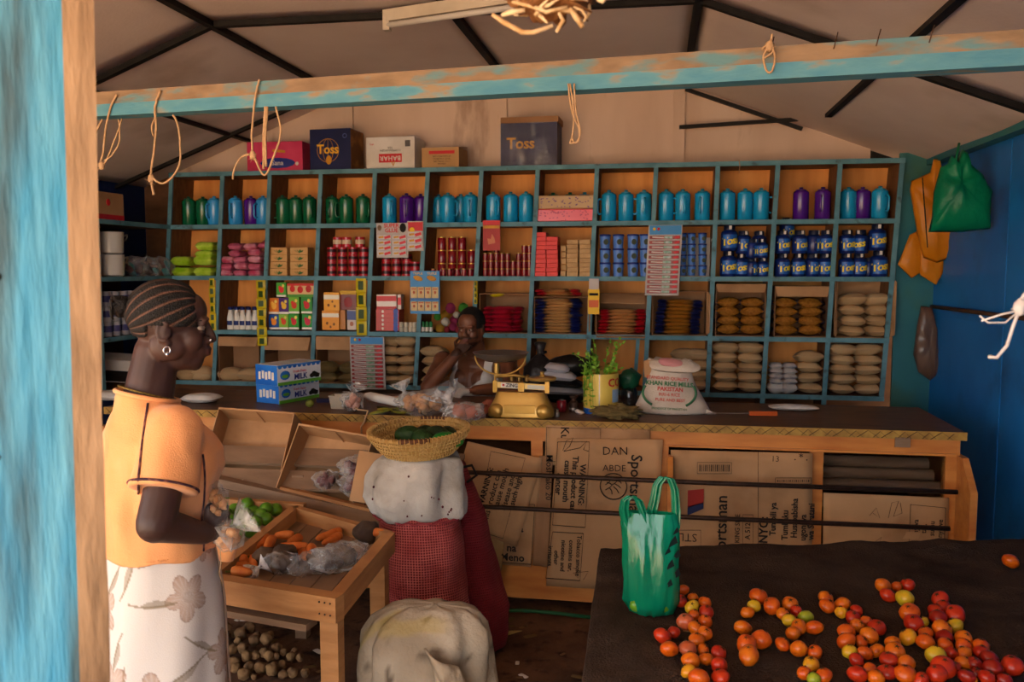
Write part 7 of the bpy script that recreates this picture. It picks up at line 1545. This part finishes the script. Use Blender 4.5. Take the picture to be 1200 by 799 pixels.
for c in vc: fl_ += [c[0], c[1], c[2], 1]
ca.data.foreach_set('color', fl_); skirt = obj('skirt', skm, wom)
MB().tube([sk_pt(278, int(NV*f))*1.012+V((.002, 0, 0)) for f in [.05+.9*k/20 for k in range(21)]], .0035, 5).build('side_seam', mat('seam_brown', 'a08878', rough=.8), skirt, True)
# bags in her right hand
def WL(p): return Matrix.Rotation(AZ, 3, 'Z')@V(p)+WP_
def body_pt(px, py, away=-.115):    # point at photo pixel near the hand's depth
    Rv = V((math.cos(math.radians(31.6)), math.sin(math.radians(31.6)), 0)); Av = V((-Rv.y, Rv.x, 0)); q = WP_+Av*away; Y_ = q.y+.0
    return PY(px, py, q.y+(px-190)*.00205*Rv.y)
p = body_pt(251, 596, -.10); clearbag('snack_bag', 'clear bag of peeled nuts held against her tunic', p-V((0, 0, .06)), (.036, .036, .062), 30, m_ging2, .0125, film=m_film, sd=51, iname='nut')
p = body_pt(268, 629, -.13); k0, k1 = body_pt(272, 619, -.13)-p, body_pt(294, 603, -.13)-p
clearbag('snack_bag', 'lower knotted clear bag of peeled nuts in her hand', p-V((0, 0, .035)), (.04, .036, .038), 20, m_ging2, .0135, (k0+V((0, 0, .035)), k1+V((0, 0, .035))), film=m_film, sd=52, iname='nut')
tag(MB().tube([body_pt(258, 645, -.14), body_pt(259, 660, -.14), body_pt(257, 672, -.14), body_pt(261, 684, -.14)], .0012, 5).build('thread', m_twine, None, True), 'thin thread dangling below the bags in her hand', 'thread')
MB().tube([(.125, -.115, .915), (.135, -.12, .88), (.13, -.12, .85)], [.022, .026, .018], 10).build('tunic_tail', m_tunic, tun, True)

# ---- man behind the counter
MP_ = V((-1.035, 4.83, 0)); MAZ = math.radians(-103)
man = thing('person', 'seated man in a white vest resting his chin on his fist', 'person', MP_, (0, 0, MAZ))
def ML(R, T, z): return V((-.427*R+.904*T, .904*R+.427*T, z))
mR = Matrix.Rotation(math.radians(4), 3, 'Z') @ Matrix.Rotation(math.radians(7), 3, 'Y'); MT = HT((.055, 0, 1.262), mR); MS = .98
b = MB(); head_prims(b, MT, MS, True)
b.caps(MT((-.03, 0, -.06)), (-.02, 0, 1.08), .056, .062); b.ell((-.01, 0, .92), (.11, .16, .17)); b.ell((-.015, 0, 1.03), (.085, .17, .075)); b.ell((0, 0, .72), (.115, .15, .16)); b.ell((.045, .06, .96), (.06, .075, .06)); b.ell((.045, -.06, .96), (.06, .075, .06)); b.ell((0, 0, .58), (.13, .17, .11))
aRS, aRE, aRW = ML(-.185, -.02, 1.06), ML(-.262, .20, .938), ML(-.10, .155, 1.125)
aLS, aLE, aLW = ML(.185, .02, 1.06), ML(.22, .20, .935), ML(.0, .28, .932)
for a, c_, w3 in ((aRS, aRE, aRW), (aLS, aLE, aLW)):
    b.ell(a, .062); b.caps(a, c_, .056, .045); b.ell(c_, .045); b.caps(c_, w3, .045, .028)
for s in (-1, 1): b.caps((-.1, s*.1, .56), (.17, s*.12, .54), .085, .062); b.caps((.17, s*.12, .54), (.1, s*.12, .08), .058, .042); b.caps((.04, s*.12, .045), (.16, s*.13, .03), .04, .03)
hand_prims(b, aRW, ML(.05, -.045, 1.20)-ML(-.02, -.02, 1.125), ML(.3, -.8, .1)-V((0, 0, 0)), ML(.2, -.2, .8), .98, (1.2, 1.2, .7), .7)
hand_prims(b, aLW, ML(-1, .25, -.05)-V((0, 0, 0)), (0, 0, -1), ML(-.1, -1, 0), .98, (.55, .7, .5), .3)
m_skinm = vcmat('skin_brown', rough=.45, bump=.08, bscale=500, spec=.35)
body = remesh(b, .0042, 4, 'body', m_skinm, man, .5)
def skin_m(c):
    base = mixc(lin('5a3422')[:3], lin('6e422b')[:3], sm(noise.noise(c*14), -.3, .5)); lp = (MT.R.transposed()@(c-MT.c))/MS
    d1 = ((lp.x-.100)/.014)**2+(lp.y/.024)**2+((lp.z+.0585)/.0115)**2
    if d1 < 1.2: base = mixc(lin('5c302a')[:3], base, sm(d1, .5, 1.2))
    elif lp.x > .03 and lp.z < -.04 and lp.z > -.13 and abs(lp.y) < .06 and (lp.z < -.074 or abs(lp.z+.044) < .007): base = mixc(base, lin('1a100c')[:3], .75)
    return base
paint(body.data, skin_m); eyes(MT, MS, man, -.35)
hm = MB(); rings = []
for j in range(25):
    th = PI*j/24*.62; rings.append([])
    for i in range(48):
        ph = 2*PI*i/48; d = V((math.sin(th)*math.cos(ph), math.sin(th)*math.sin(ph), math.cos(th))); p = V((d.x*.1025, d.y*.079, d.z*.092))+V((-.014, 0, .03))
        if (p.x > .052 and p.z < .088) or (p.x > .0 and p.z < .0): p = (p-V((-.014, 0, .03)))*.9+V((-.014, 0, .03))
        rings[-1].append(MT(p*MS*(1+.0*noise.noise(p*200))))
hm.loft(rings, False).build('hair', mat('short_hair', '0b0808', '16100e', rough=.8, scale=200, bump=1, bscale=300), man, True)
def vest(c):
    if c.z > 1.12 or c.z < .60: return False
    if (c-aRE).length < .06 or (c-aLE).length < .06: return False
    y = abs(c.y); front = c.x > -.01
    if y > .165-.55*max(0, c.z-.93)*.5: return False
    if c.z > 1.0 and y > .125: return False
    neck = .975 if front else 1.03
    if c.z > neck-.06*(1-min(1, y/.09)) and y < .082: return False
    for a, e, w3 in ((aRS, aRE, aRW), (aLS, aLE, aLW)):
        t_ = max(0, min(1, (c-e).dot(w3-e)/(w3-e).length_squared))
        if (c-(e+(w3-e)*t_)).length < .055: return False
        t_ = max(0, min(1, (c-a).dot(e-a)/(e-a).length_squared))
        if t_ > .25 and (c-(a+(e-a)*t_)).length < .065: return False
    return True
shell(body, vest, .006, 'vest', mat('white_vest', 'c4beb8', 'b4aea8', rough=.85, scale=5, bump=.3, bscale=60), man, .004)
shell(body, lambda c: c.z < .62, .008, 'trousers', mat('dark_trousers', '1c1c22', rough=.9), man)
